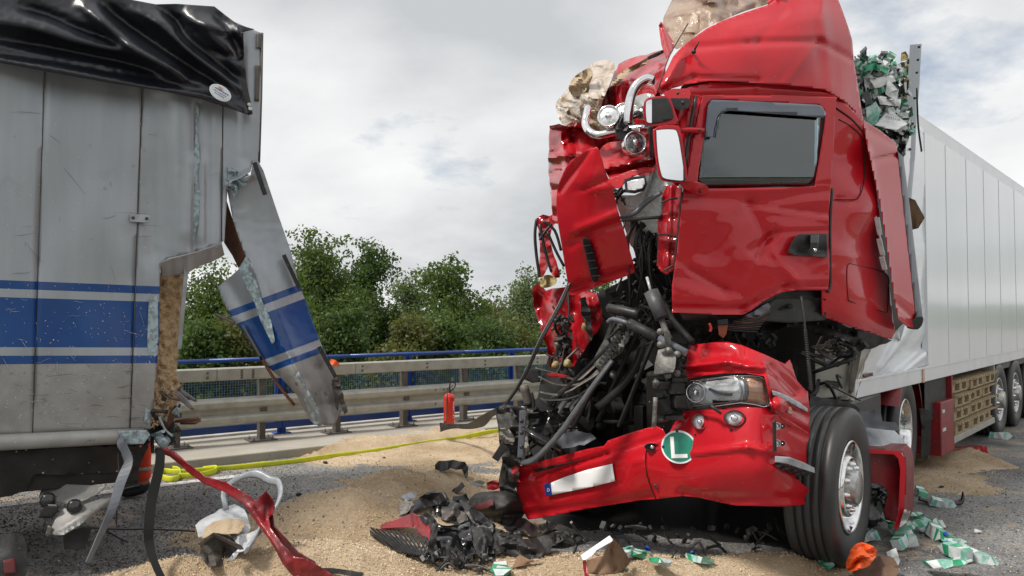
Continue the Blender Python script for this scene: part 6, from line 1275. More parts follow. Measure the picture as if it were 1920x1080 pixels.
# left-hand crushed door side
sheet('crushed_left_door', [(997, 545), (1002, 536), (1012, 532), (1024, 545), (1045, 540), (1062, 538), (1075, 552), (1100, 546), (1118, 550), (1128, 580), (1131, 600), (1120, 622), (1106, 640), (1090, 665), (1076, 687), (1055, 690), (1030, 688), (1026, 660), (1021, 640), (1014, 620), (1008, 600), (1000, 570)],
      [(997, 545, 6.75), (1062, 538, 6.5), (1118, 550, 6.2), (1131, 600, 6.2), (1076, 687, 6.4), (1030, 688, 6.7), (1010, 600, 6.75), (1040, 610, 6.5)], CR, tk, 4, .015, [(1010, 560, 1040, 690, 8, .10), (1040, 570, 1062, 690, 8, -.08), (1075, 580, 1070, 680, 9, .08), (1100, 560, 1110, 630, 8, -.07)], crumple=.12, cs=30)
sheet('left_door_frame', [(1003, 412), (1018, 402), (1030, 405), (1046, 398), (1048, 412), (1040, 420), (1034, 432), (1030, 450), (1036, 470), (1046, 500), (1050, 520), (1040, 522), (1028, 500), (1018, 520), (1008, 520), (1012, 470), (1010, 430)], [(1003, 412, 6.6), (1046, 398, 6.4), (1050, 520, 6.4), (1008, 520, 6.7)], CR, tk, 4, .02, crumple=.08, cs=16)
ptube([(1006, 412, 6.5), (1003, 440, 6.5), (1006, 480, 6.5), (1012, 520, 6.5)], .022, 8, 4, flat=.6).build('mirror_housing', 'black', tk)
for pts in ([(1018, 415), (1040, 432), (1052, 470)], [(1034, 420), (1018, 440), (1012, 450)], [(1026, 434), (1042, 470), (1058, 500)], [(1012, 420), (1022, 470), (1034, 510)]): ptube([(a, b_, 6.35) for a, b_ in pts], .013, 6).build('bent_rod', 'black', tk)
sheet('sawdust_clump', cm2([(1010, 530), (1020, 517), (1034, 516), (1044, 524), (1040, 534), (1020, 540)]), 6.4, 'foam', tk, 4, .1, crumple=.08, cs=10)
# door lock and torn fittings inside the crushed door
m_ = MB(); greeble(m_, (1042, 595, 1072, 690), 6.1, 6.3, 55, .02, .08, 3); m_.build('torn_door_fittings', ['black', 'metal_torn', 'black_dusty'], tk)['kind'] = 'stuff'
ptube([(1065, 545, 6.2), (1067, 590, 6.15), (1060, 640, 6.15), (1052, 690, 6.1)], .009, 6).build('cable', 'black', tk)
sheet('window_rubber', [(1086, 560), (1098, 556), (1108, 590), (1112, 630), (1108, 640), (1098, 610), (1090, 590)], 6.0, 'black_dusty', tk, 4, .03, crumple=.06, cs=12)
for px, py in ((1041, 684), (1064, 682), (1096, 612)): MB().sphere(at(px, py, 6.05), .03, nz=.8, seg=8).build('foam_scrap', 'foam', tk)
# front panel edges bent like a fan below the left door
for i, pts in enumerate([[(1004, 690), (1040, 700), (1080, 712), (1100, 700), (1130, 670), (1150, 640)], [(1010, 706), (1045, 722), (1085, 720), (1115, 700), (1140, 665)], [(1012, 735), (1050, 740), (1085, 722), (1120, 700), (1135, 680)], [(1020, 750), (1060, 748), (1095, 735), (1118, 715)]]):
    ptube([(a, b_, 6.0 - .05 * i) for a, b_ in pts], [.04, .075, .06, .04], 7, 5, flat=.14).build('bent_cab_member', ['metal_torn', 'galv_dark', 'metal_torn', 'black_dusty'][i], tk)
sheet('red_scrap', [(1024, 700), (1040, 699), (1068, 705), (1060, 709), (1030, 707)], 5.85, 'red_crushed', tk, 4, .02)
sheet('black_bracket', [(984, 690), (1012, 694), (1014, 716), (998, 718), (980, 710)], 6.1, 'black', tk, 5, .03)
ptube([(982, 722, 6.6), (988, 745, 6.6), (994, 768, 6.6)], .04, 10, 2).build('broken_pipe', 'galv_dark', tk)
# long trims
ptube([(1068, 532, 5.6), (1048, 575, 5.6), (1015, 635, 5.6), (990, 690, 5.65), (968, 730, 5.75), (950, 756, 5.9)], [.036, .036, .036, .034, .03, .025], 8, 6, flat=.45).build('long_black_trim', 'black_gloss', tk)
ptube([(1070, 530, 5.57), (1050, 575, 5.57), (1017, 635, 5.57), (992, 690, 5.62)], .009, 6, 6).build('trim_lip', 'black', tk)
ptube([(1148, 676, 5.3), (1115, 720, 5.3), (1080, 770, 5.35), (1050, 812, 5.4), (1020, 845, 5.5), (1000, 862, 5.6), (978, 868, 5.7)], [.040, .045, .05, .05, .045, .04, .02], 8, 6, flat=.4).build('wiper_cowl', 'cowl_grey', tk)
# engine compartment
sheet('engine_backdrop', [(1040, 640), (1130, 560), (1200, 520), (1300, 560), (1440, 620), (1500, 660), (1490, 740), (1290, 740), (1290, 860), (1240, 860), (1000, 880), (960, 860), (1000, 760)], [(1040, 640, 6.9), (1200, 520, 6.4), (1300, 560, 6.2), (1490, 700, 6.0), (1240, 860, 6.2), (960, 860, 6.9)], 'black_void', tk, 16, .05, crumple=.2, cs=60)  # black backdrop put in for the dark depth of the bay
sheet('cab_backdrop', [(1200, 470), (1250, 440), (1270, 520), (1280, 640), (1170, 640), (1100, 560), (1180, 520)], 6.4, 'black_void', tk, 16, .05)  # flat black sheet stands in for the darkness inside the cab
EN = ['black', 'black_void', 'black_dusty', 'black_void']  # near-black colours carry the darkness of the cavity
for reg, d0, d1, n, s0, s1 in (((1195, 420, 1240, 520), 5.35, 5.6, 100, .015, .06), ((1150, 530, 1260, 640), 5.4, 5.9, 90, .02, .08), ((1240, 640, 1285, 780), 5.05, 5.3, 50, .02, .06), ((1060, 680, 1290, 860), 6.2, 6.7, 90, .04, .16), ((970, 750, 1070, 860), 5.95, 6.3, 60, .03, .09), ((1290, 590, 1450, 650), 5.35, 5.7, 80, .02, .09)):
    m_ = MB(); greeble(m_, reg, d0, d1, n, s0, s1, 4); m_.build('engine_fittings', EN, tk)['kind'] = 'stuff'
for i in range(16):
    a = (random.uniform(1170, 1230), random.uniform(400, 440)); ptube([(a[0], a[1], 5.35), (a[0] + random.uniform(-25, 10), a[1] + 60, 5.3), (a[0] + random.uniform(-10, 30), a[1] + random.uniform(100, 150), 5.45)], random.uniform(.006, .018), 6).build('hose', 'black', tk)
ptube([(1164, 408, 5.2), (1190, 400, 5.15), (1205, 385, 5.15), (1225, 370, 5.1), (1240, 362, 5.05)], [.02, .028, .03, .02], 8, 4, flat=.6).build('wiper_linkage', 'grey_plastic', tk)
ptube([(1165, 413, 5.15), (1200, 410, 5.12), (1240, 407, 5.1)], .012, 6).build('wiper_rod', 'black', tk)
# radiator / heater block leaning back
sheet('radiator', [(1150, 590), (1170, 594), (1182, 604), (1178, 640), (1160, 665), (1140, 678), (1120, 690), (1110, 680), (1125, 650), (1138, 620)], [(1150, 590, 5.7), (1182, 604, 5.55), (1110, 680, 5.9), (1160, 665, 5.6)], 'cast_alu', tk, 5, .06, crumple=.08, cs=16)
for k in range(12):
    a = (1180 - k * 4.2, 612 + k * 7.5); MB().bar(at(a[0], a[1], 5.5), at(a[0] - 14, a[1] - 8, 5.56), .012, .02).build('radiator_fin', 'black_dusty', tk)
ptube([(1142, 578, 5.5), (1165, 582, 5.4), (1200, 590, 5.3)], 0.034, 10, 3).build('lift_cylinder', 'black', tk)
ptube([(1140, 604, 5.35), (1150, 598, 5.3), (1178, 606, 5.2)], 0.015, 8, 3).build('shock_eye', 'grey_plastic', tk)
ptube([(1180, 606, 5.2), (1235, 634, 5.05)], 0.035, 12, 2).build('cab_damper', 'black_dusty', tk)
ptube([(1235, 634, 5.05), (1287, 662, 4.95)], .026, 10, 2).build('damper_rod', 'grey_plastic', tk)
ptube([(1213, 520, 5.15), (1221, 548, 5.1)], .010, 8, 2).build('strut_rod', 'white_metal', tk)
ptube([(1221, 547, 5.08), (1241, 596, 5.02)], .048, 14, 2).build('gas_strut', 'cowl_grey', tk)
ptube([(1240, 598, 5.02), (1247, 618, 5.0), (1256, 636, 4.98)], .020, 8, 2).build('strut_end', 'cast_alu', tk)
ptube([(1228, 545, 5.3), (1262, 600, 5.2), (1298, 642, 5.1)], 0.024, 10, 3).build('steering_shaft', 'black_dusty', tk)
sheet('mounting_casting', [(1234, 656), (1250, 652), (1262, 656), (1268, 672), (1266, 690), (1262, 698), (1226, 702), (1228, 680)], [(1234, 656, 4.98), (1262, 656, 4.95), (1226, 702, 4.95), (1248, 680, 4.90)], 'cast_alu', tk, 4, .08, bevel=.006)
sheet('bracket_arm', [(1244, 618), (1256, 622), (1259, 650), (1262, 660), (1248, 660), (1246, 640)], 4.96, 'cast_alu', tk, 4, .04, bevel=.004)
for px, py in ((1238, 622), (1238, 646), (1254, 657), (1270, 664), (1252, 704), (1270, 700), (1230, 718)): c = at(px, py, 4.92); MB().lathe(c, CAM - c, [(0, .02), (.012, .02), (.012, .01), (.022, .01), (.022, -.02)], 10).build('mounting_bolt', 'cast_alu', tk)
sheet('hinge_bracket', [(1226, 706), (1240, 702), (1290, 704), (1288, 716), (1262, 718), (1256, 745), (1262, 770), (1252, 790), (1226, 795), (1222, 780), (1228, 750)], [(1226, 706, 5.0), (1290, 704, 4.98), (1226, 795, 5.02), (1250, 740, 5.0)], 'black', tk, 4, .06, crumple=.05, cs=14)
sheet('bracket_recess', [(1232, 750), (1254, 748), (1256, 772), (1240, 780), (1232, 776)], 4.95, 'black_void', tk, 5, .02)
ptube([(1229, 745, 4.93), (1228, 770, 4.93), (1226, 800, 4.93)], .015, 8, 2).build('hinge_rod', 'cast_alu', tk)
for i, (a, b_, w_, h_) in enumerate(((1240, 722, .09, .05), (1266, 728, .10, .07), (1272, 752, .09, .08), (1244, 768, .07, .05), (1268, 712, .08, .03), (1262, 782, .12, .03))): MB().box(at(a, b_, 4.98 + .01 * i), (w_, .08, h_), Matrix.Rotation(.5 - .1 * i, 3, 'Z')).build('lamp_mounting_box', ['black', 'black_dusty'][i % 2], tk, bevel=.006)
o = sheet('expansion_cap', [(1344, 600), (1364, 598), (1366, 608), (1346, 610)], 5.1, 'black', tk, 4, .04); sheet('filler_neck', [(1346, 610), (1365, 609), (1362, 626), (1356, 634), (1348, 628)], 5.12, 'orange_pot', tk, 4, .05, bevel=.006)
ptube([(1330, 606, 5.1), (1333, 616, 5.1), (1331, 622, 5.1)], .010, 6).build('red_clip', 'ext_red', tk)
# big dark flywheel shape, hoses inside the bay
ptube([(1205, 650, 5.7), (1190, 690, 5.7), (1160, 730, 5.75), (1120, 765, 5.8)], 0.031, 12, 6).build('coolant_hose', 'black', tk)
sheet('bay_cover', [(1050, 815), (1080, 808), (1108, 812), (1118, 822), (1095, 835), (1050, 842), (1040, 830)], 5.75, 'grey_plastic', tk, 5, .03, crumple=.05, cs=20)
sheet('bay_duct', [(990, 775), (1040, 768), (1050, 790), (1045, 810), (1010, 818), (990, 805)], 5.85, 'black_gloss', tk, 5, .05, crumple=.14, cs=24)
for x0, y0, d0_, x1, y1, d1_, w_ in ((1178, 600, 5.5, 1075, 800, 5.8, .035), (1210, 590, 5.5, 1120, 790, 5.9, .03), (1150, 640, 5.6, 1030, 760, 5.9, .03), (1225, 640, 5.3, 1160, 800, 5.6, .028)):
    MB().bar(at(x0, y0, d0_), at(x1, y1, d1_), w_, w_ * .7).build('bent_strut', 'black', tk, bevel=.004)
# mangled left-hand support with felt and bracket
sheet('left_support', [(930, 765), (946, 758), (980, 764), (984, 775), (978, 800), (974, 840), (976, 870), (972, 900), (965, 920), (938, 925), (935, 900), (942, 865), (936, 830), (934, 800), (930, 780)], [(930, 765, 6.1), (984, 775, 5.9), (940, 920, 6.1), (972, 900, 5.95), (955, 830, 5.95)], 'black_dusty', tk, 4, .10, crumple=.14, cs=18)
sheet('drilled_strip', [(974, 770), (986, 768), (984, 820), (980, 858), (970, 858), (972, 820)], 5.78, 'grey_plastic', tk, 6, .03, bevel=.003)
for py in (790, 812, 838): c = at(978, py, 5.765); MB().lathe(c, CAM - c, [(0, .004), (.012, .004), (.016, 0)], 10).build('strip_bolt', 'black', tk)
sheet('torn_felt', [(938, 803), (952, 802), (966, 822), (962, 834), (940, 830), (936, 815)], 5.86, 'felt', tk, 4, .04, crumple=.08, cs=10)
sheet('torn_felt', [(988, 766), (1000, 770), (992, 790), (990, 830), (996, 850), (984, 856), (985, 800)], 5.88, 'felt', tk, 4, .03, crumple=.08, cs=10)
sheet('hanging_bracket', [(922, 858), (940, 830), (952, 838), (934, 866)], 5.8, 'black_dusty', tk, 5, .04, bevel=.004)
ptube([(980, 800, 5.8), (1000, 812, 5.7), (1030, 828, 5.65), (1052, 842, 5.7)], [.02, .05, .05, .03], 8, 4, flat=.4).build('torn_arch_liner', 'black_gloss', tk)
sheet('red_scrap', [(958, 880), (966, 872), (975, 876), (970, 890), (976, 905), (962, 900)], 5.95, 'red_crushed', tk, 4, .02, crumple=.05, cs=10)
sheet('red_scrap', [(912, 905), (926, 900), (940, 903), (938, 915), (914, 918)], 6.15, 'red_crushed', tk, 4, .02, crumple=.05, cs=10)
# rounded black end of the bumper beam
sheet('bumper_beam_end', [(876, 950), (880, 936), (890, 926), (905, 922), (940, 920), (966, 918), (976, 930), (984, 962), (978, 972), (935, 980), (900, 988), (886, 980), (878, 966)], [(876, 950, 6.35), (900, 922, 6.4), (966, 921, 6.1), (972, 970, 6.1), (900, 985, 6.3), (920, 950, 5.95), (955, 945, 5.9)], 'black_dusty', tk, 3, .12, [(888, 932, 970, 926, 5, -.04), (884, 970, 975, 962, 5, .06), (925, 922, 930, 982, 2.5, .02)], crumple=.05, cs=24)
sheet('red_rub_mark', cm2([(888, 942), (905, 934), (922, 934), (924, 948), (905, 956), (890, 952)], 3), lambda x, y, f=tps([(876, 950, 6.35), (900, 922, 6.4), (966, 921, 6.1), (972, 970, 6.1), (900, 985, 6.3), (920, 950, 5.95), (955, 945, 5.9)]): f(x, y) - .010, 'red_dark', tk, 4, .003)

# ---- light bar, chrome tube and lamps
m_ = MB(); ptube([(1103, 201, 5.55), (1099, 220, 5.5), (1098, 234, 5.48), (1106, 247, 5.42), (1122, 253, 5.38), (1150, 248, 5.32), (1180, 243, 5.28), (1212, 240, 5.22)], .028, 12, 5, mb=m_); m_.build('light_bar', 'chrome', tk)
m_ = MB(); ptube([(1224, 151, 5.15), (1214, 148, 5.15), (1202, 153, 5.15), (1191, 164, 5.15), (1183, 182, 5.15), (1179, 205, 5.15), (1178, 232, 5.15)], .032, 14, 5, mb=m_); m_.build('chrome_tube', 'chrome', tk)
m_ = MB(); ptube([(1224, 151, 5.148), (1227, 151, 5.148)], .028, 12, 1, mb=m_); m_.build('tube_opening', 'black', tk)
def spot(px, py, rx_, ry_, d, nrm, lens='lens'):
    c = at(px, py, d); n = Vector(nrm).normalized(); k = d / F
    m_ = MB(); m_.lathe(c, n, [(0, -.16), (.4 * ry_ * k, -.155), (.75 * ry_ * k, -.11), (.95 * ry_ * k, -.05), (1.0 * ry_ * k, -.01)], 28); o = m_.build('spot_lamp', 'chrome', tk)
    m_ = MB(); m_.lathe(c, n, [(1.0 * ry_ * k, -.015), (1.04 * ry_ * k, .0), (1.0 * ry_ * k, .012), (.86 * ry_ * k, .008), (.84 * ry_ * k, -.01)], 32); m_.build('lamp_ring', 'chrome', o)
    m_ = MB(); m_.lathe(c, n, [(.86 * ry_ * k, .0), (.7 * ry_ * k, .008), (.4 * ry_ * k, .014), (0, .016)], 28); m_.build('lamp_glass', lens, o)
    m_ = MB(); m_.lathe(c, n, [(.28 * ry_ * k, .014), (.26 * ry_ * k, .022), (0, .024)], 16); m_.build('bulb_cap', 'chrome', o)
spot(1141, 218, 17, 21, 5.25, (-.35, -1, .12)); spot(1170, 212, 16, 20, 5.42, (-.35, -1, .15)); spot(1191, 268, 17, 22, 5.05, (.25, -1, -.02), 'lens_dark')
m_ = MB(); greeble(m_, (1160, 225, 1180, 255), 5.2, 5.4, 14, .03, .08, 1); m_.build('lamp_mountings', 'black', tk)['kind'] = 'stuff'
sheet('mount_bracket', [(1155, 238), (1168, 226), (1178, 232), (1176, 262), (1160, 262), (1152, 252)], 5.22, 'black', tk, 5, .05)
sheet('crumpled_chrome_cover', cm2([(1182, 190), (1198, 178), (1222, 175), (1230, 190), (1224, 215), (1205, 225), (1188, 215)]), [(1182, 190, 5.5), (1230, 190, 5.25), (1205, 225, 5.3), (1205, 198, 5.2)], 'rim_metal', tk, 4, .03, crumple=.10, cs=14)
sheet('sun_visor_arm', [(1216, 236), (1228, 236), (1228, 296), (1218, 296)], 5.12, 'black', tk, 6, .03)
sheet('chrome_tail', [(1196, 240), (1218, 239), (1219, 246), (1198, 249)], 5.15, 'chrome', tk, 5, .02)
# ---- mirrors
def mirror(outline, inner, dd, housing_d, name, lab, nrm_push=.0):
    h = sheet(name, cm2(outline, 3), dd, 'red_paint', tk, 4, housing_d, label=lab)
    sheet('mirror_gasket', cm2([((x - sum(p[0] for p in inner) / len(inner)) * 1.05 + sum(p[0] for p in inner) / len(inner), (y - sum(p[1] for p in inner) / len(inner)) * 1.04 + sum(p[1] for p in inner) / len(inner)) for x, y in inner], 3), dd - .012, 'black', h, 6, .006)
    g_ = sheet('mirror_glass', cm2(inner, 3), lambda x, y, a=inner[0]: dd - .022 + (x - a[0]) * nrm_push, 'mirror', h, 200, .004, smooth=False); return h
mirror([(1207, 198), (1210, 187), (1222, 182), (1252, 180), (1260, 192), (1268, 215), (1272, 228), (1262, 235), (1230, 237), (1212, 234), (1207, 222)], [(1211, 201), (1213, 190), (1224, 186), (1248, 184), (1255, 194), (1261, 218), (1256, 224), (1235, 229), (1216, 230), (1212, 222)], 4.86, .10, 'wide_angle_mirror', 'smaller upper mirror reflecting the wooded hills', .0009)
mirror([(1224, 250), (1228, 241), (1240, 236), (1268, 235), (1276, 244), (1282, 280), (1289, 330), (1286, 342), (1268, 342), (1246, 340), (1236, 332), (1229, 300)], [(1231, 250), (1234, 244), (1262, 243), (1270, 250), (1276, 280), (1283, 330), (1281, 338), (1262, 337), (1246, 334), (1240, 326), (1234, 295)], 4.84, .09, 'main_mirror', 'tall lower mirror reflecting white sky', .0002)
ptube([(1272, 245, 4.90), (1295, 244, 4.93), (1316, 245, 4.98)], [.026, .024, .028], 10, 3, flat=.7).build('mirror_arm', 'red_paint', tk)
sheet('mirror_foot', cm2([(1276, 342), (1300, 340), (1318, 344), (1328, 352), (1327, 364), (1312, 368), (1298, 362), (1280, 352)]), [(1276, 342, 4.88), (1328, 352, 5.0), (1310, 366, 4.96), (1306, 352, 4.88)], 'red_paint', tk, 4, .07)
sheet('mirror_bracket', [(1242, 174), (1262, 166), (1290, 166), (1296, 175), (1290, 196), (1262, 192), (1250, 184)], [(1242, 174, 4.9), (1296, 175, 4.98), (1262, 192, 4.9)], 'red_paint', tk, 5, .05, bevel=.004)
sheet('camera_housing', [(1258, 184), (1290, 184), (1296, 190), (1290, 203), (1270, 206), (1262, 200)], 4.90, 'black', tk, 5, .06, bevel=.006)
for px, py, r in ((1281, 193, .014), (1271, 175, .010), (1312, 244, .009), (1313, 359, .012)): c = at(px, py, 4.84 if px < 1300 else 4.93); MB().lathe(c, CAM - c, [(0, .006), (r * .6, .006), (r, 0)], 12).build('screw', 'black', tk)
ptube([(1299, 98, 5.12), (1302, 94, 5.06), (1311, 77, 5.02)], [.012, .008, .004], 6, 2).build('washer_jet', 'black', tk); MB().sphere(at(1301, 97, 5.06), .016).build('washer_base', 'black', tk)
ptube([(1232, 172, 5.0), (1250, 118, 5.1), (1262, 92, 5.15), (1290, 44, 5.2)], .004, 5).build('aerial', 'black', tk)
sheet('bent_spike', [(1235, 48), (1239, 40), (1244, 45), (1252, 62), (1264, 80), (1262, 95), (1252, 112), (1248, 108), (1240, 84), (1237, 64)], [(1235, 48, 5.5), (1264, 80, 5.25), (1250, 110, 5.3)], 'red_crushed', tk, 4, .02, [(1240, 50, 1256, 105, 4, .05)])
sheet('roof_rim_trim', [(1213, 106), (1232, 98), (1244, 93), (1246, 98), (1232, 106), (1216, 112)], 6.0, 'black', tk, 4, .03)
# ================================================================== LOOSE THINGS
def blob(name, outline, ctrl, mat, label, cat, res=5, thick=.3, crumple=.12, cs=24, sm=True, group=None, **k):
    o = sheet(name, cm2(outline, 3) if sm else outline, ctrl, mat, None, res, thick, crumple=crumple, cs=cs, **k); return tag(o, label, cat, group)
blob('sawdust_bag', [(1042, 195), (1052, 180), (1066, 164), (1076, 145), (1094, 132), (1112, 118), (1134, 112), (1152, 119), (1150, 140), (1140, 165), (1130, 190), (1124, 215), (1112, 235), (1085, 234), (1060, 236), (1046, 218)],
     [(1042, 195, 6.3), (1094, 132, 6.5), (1152, 119, 6.2), (1112, 235, 5.9), (1060, 236, 6.1), (1095, 185, 5.8)], 'bag_white', 'burst clear plastic bag of sawdust draped over the crushed cab corner', 'plastic bag', 2.5, .3, .12, 9)
sb = blob('spilled_sawdust', [(1066, 165), (1076, 145), (1094, 132), (1106, 128), (1112, 140), (1104, 160), (1092, 178), (1075, 180)], 5.9, 'sawdust', 'sawdust heaped in the torn bag on the cab corner', 'sawdust', 4, .1, .12, 12); sb['kind'] = 'stuff'
sb = blob('sawdust_patch', [(1103, 212), (1115, 206), (1124, 222), (1140, 238), (1136, 250), (1112, 252), (1104, 242), (1101, 226)], 5.6, 'sawdust', 'sawdust caught inside the chrome light bar', 'sawdust', 4, .1, .1, 10); sb['kind'] = 'stuff'
sb = blob('sawdust_streak', [(1145, 158), (1160, 140), (1180, 126), (1200, 116), (1215, 108), (1212, 120), (1190, 132), (1170, 146), (1156, 160)], 5.85, 'sawdust', 'streak of sawdust lying along the crushed red roof', 'sawdust', 4, .05, .08, 9); sb['kind'] = 'stuff'
blob('roof_bag', [(1243, 42), (1250, 20), (1262, -5), (1275, -40), (1330, -60), (1420, -60), (1478, -30), (1472, -8), (1440, 8), (1400, 20), (1355, 38), (1320, 55), (1298, 72), (1280, 86), (1268, 92), (1256, 78)],
     [(1243, 42, 6.0), (1275, -40, 6.5), (1420, -60, 6.8), (1478, -20, 6.4), (1400, 22, 5.9), (1320, 55, 5.65), (1268, 92, 5.5), (1330, 0, 5.75)], 'bag', 'large brown plastic bag of sawdust bulging over the top of the cab roof', 'plastic bag', 4, .4, .10, 20, creases=[(1256, 50, 1300, 60, 3, -.03), (1262, 62, 1300, 66, 3, .04), (1255, 30, 1300, 20, 5, -.04), (1290, 10, 1380, 10, 8, .05), (1380, 20, 1440, -10, 5, -.05)])
# ------------------------------------------------------------------ milk cartons
def carton_mesh(crush, seed, faces=('carton_white', 'green_print', 'teal_print'), flat=1.0):
    """75 x 75 x 165 mm drink carton with folded gable, pressed out of shape"""
    m_ = MB(); hx = .036; hz = .155; lv = [0, .04, .08, .12, hz]; vs = []
    for z in lv: vs += [(-hx, -hx, z), (hx, -hx, z), (hx, hx, z), (-hx, hx, z)]
    vs += [(-hx, 0, hz + .032), (hx, 0, hz + .032), (-hx, 0, hz + .05), (hx, 0, hz + .05)]
    fs = []; ms = []
    for i in range(4):
        for k in range(4): fs.append((i * 4 + k, i * 4 + (k + 1) % 4, i * 4 + 4 + (k + 1) % 4, i * 4 + 4 + k)); ms.append([1, 0, 1, 2][i] if k % 2 == 0 else [2, 0, 0, 1][i])
    fs += [(0, 3, 2, 1), (16, 17, 21, 20), (18, 19, 20, 21), (17, 18, 21), (19, 16, 20), (20, 21, 23, 22)]; ms += [0, 1, 1, 0, 0, 2]
    r = random.Random(seed); ve = []
    for v in vs:
        v = Vector(v); v += Vector((noise.noise(v * 14 + Vector((seed, 0, 0))), noise.noise(v * 14 + Vector((0, seed, 0))), noise.noise(v * 11 + Vector((0, 0, seed))))) * crush; v.y *= flat; ve.append(v)
    for f, mm in zip(fs, ms): m_.f.append(list(f)); m_.m.append(mm); m_.s.append(False)
    m_.v = ve; me = bpy.data.meshes.new('carton'); me.from_pydata([tuple(v) for v in ve], [], m_.f); me.polygons.foreach_set('material_index', m_.m); me.update()
    for f in faces: me.materials.append(MAT[f])
    return me
CM = [carton_mesh(c, s, fl, ft) for c, s, fl, ft in ((.02, 1, ('carton_white', 'green_print', 'teal_print'), 1), (.04, 2, ('teal_print', 'green_print', 'carton_white'), .6), (.03, 3, ('carton_white', 'teal_print', 'teal_print'), .8), (.05, 4, ('green_print', 'carton_white', 'green_print'), .45), (.045, 5, ('carton_white', 'carton_dark', 'green_print'), .5), (.035, 6, ('carton_white', 'carton_white', 'carton_dark'), .7), (.05, 7, ('carton_dark', 'black_gloss', 'carton_white'), .5))]
capm = MB().lathe((0, 0, 0), (0, 0, 1), [(0, .012), (.014, .012), (.015, 0)], 12); cap_me = bpy.data.meshes.new('cap'); cap_me.from_pydata([tuple(v) for v in capm.v], [], capm.f); cap_me.materials.append(MAT['cap_blue'])
def carton(p, label, rot=None, sc=1.0, k=None, cap=False, group=None, name='carton'):
    o = bpy.data.objects.new(name, CM[random.randrange(5) if k is None else k]); C.objects.link(o); o.location = p
    o.rotation_euler = rot or (random.uniform(0, 6.3), random.uniform(0, 6.3), random.uniform(0, 6.3)); o.scale = (sc,) * 3
    tag(o, label, 'carton', group); OFF[o.name] = Vector(p)
    if cap:
        c = bpy.data.objects.new('cap', cap_me); C.objects.link(c); c.parent = o; c.location = (0, .026, .165); c.rotation_euler = (-.8, 0, 0)
    return o
GC = [(1535, 1056, 3, 1.7, 'bright green drink carton lying in front of the big front tyre', 1), (1556, 1079, 3, 1.1, 'green carton with blue cap cut by the bottom edge below the tyre', 1), (1640, 1015, 2, 1.5, 'flattened pale green carton between tyre and orange bag', 0), (1672, 1003, 1, 1.2, 'torn green carton standing under the red wing section', 0),
      (1700, 1000, 3, 1.5, 'crushed green carton in the middle of the carton litter', 0), (1718, 998, 1, 1.3, 'green carton with its side split, right of the wing bracket', 0), (1745, 1003, 0, 1.5, 'pale carton with blue cap lying farthest right in the litter heap', 1), (1760, 998, 2, 1.0, 'small flattened carton edge beside the blue capped one', 0),
      (1712, 1030, 2, 1.5, 'large pale carton lying flat right of the orange bag', 0), (1680, 1035, 0, 1.3, 'white torn carton leaning on the brown cardboard', 0), (1800, 1045, 2, 1.5, 'pale carton lying alone on bare asphalt at lower right', 0), (1818, 1058, 0, 1.4, 'white faced carton with blue cap on the asphalt at lower right', 1),
      (1738, 1078, 1, 1.7, 'green carton at the bottom edge right of the cardboard', 0), (1745, 950, 2, 1.4, 'pale green carton beside the black hooked plate', 0), (1721, 925, 0, 1.2, 'upright carton scrap against the rear tyre', 0), (1730, 972, 3, 1.0, 'thin squashed carton near the wing section foot', 0),
      (1858, 832, 2, 1.7, 'carton lying at the end of the red bar under the trailer', 0), (1132, 1076, 0, 1.0, 'small pale carton in front of the brown box', 0), (1165, 1072, 2, 1.1, 'grey green carton beside the brown box', 0), (1185, 1068, 3, 1.5, 'bright green crumpled carton right of the brown box', 1),
      (1228, 1078, 3, 1.4, 'green carton with white edge at bottom centre', 0), (940, 1078, 3, 1.6, 'green carton at bottom left of the black debris', 0), (1325, 1078, 1, 1.3, 'dark green carton with blue cap under the bumper', 1), (1655, 985, 3, 1.2, 'green scrap of carton right behind the tyre', 0), (1770, 1025, 2, .9, 'small torn carton flap on wet asphalt', 0)]
random.seed(21)
for px, py, k, sc, lb, cp in GC:
    p = gnd(px, py); p.z = max(0, dust_h(p.x, p.y)) + .035 * sc; az = random.uniform(0, 6.3)
    carton(p, lb, (radians(90) + random.uniform(-.25, .25), random.uniform(-.4, .4), az), sc * .78, k, bool(cp))
JAM = [(1608, 125, 1640, 180), (1615, 125, 1680, 200), (1618, 170, 1685, 250), (1645, 215, 1690, 285), (1612, 120, 1670, 160)]
JL = 'crushed drink carton in the jam between the cab and the trailer front'
for i in range(375):
    r = JAM[i % 5]; px = random.uniform(r[0], r[2]); py = random.uniform(r[1], r[3])
    if py > 190 + (px - 1610) * .9: continue
    kk = random.choice([5, 5, 5, 6, 5, 0, 4, 6])
    JL = '%s carton crushed in the %s of the jam behind the cab' % ({5: 'white sided', 6: 'dark flattened', 0: 'bright green and white', 4: 'white, black and green'}[kk], 'top' if py < 165 else 'middle' if py < 215 else 'lowest corner')
    carton(at(px, py, random.uniform(6.9, 7.2)), JL, None, random.uniform(.5, .95), kk, False, 'cartons jammed behind the cab')
jb = blob('carton_mass', [(1606, 130), (1620, 112), (1650, 122), (1690, 125), (1696, 200), (1698, 280), (1690, 290), (1650, 260), (1615, 200)], 7.3, 'carton_dark', 'dark mass of cartons and foil packed behind the visible ones', 'cartons', 5, .5, .3, 14); jb['kind'] = 'stuff'
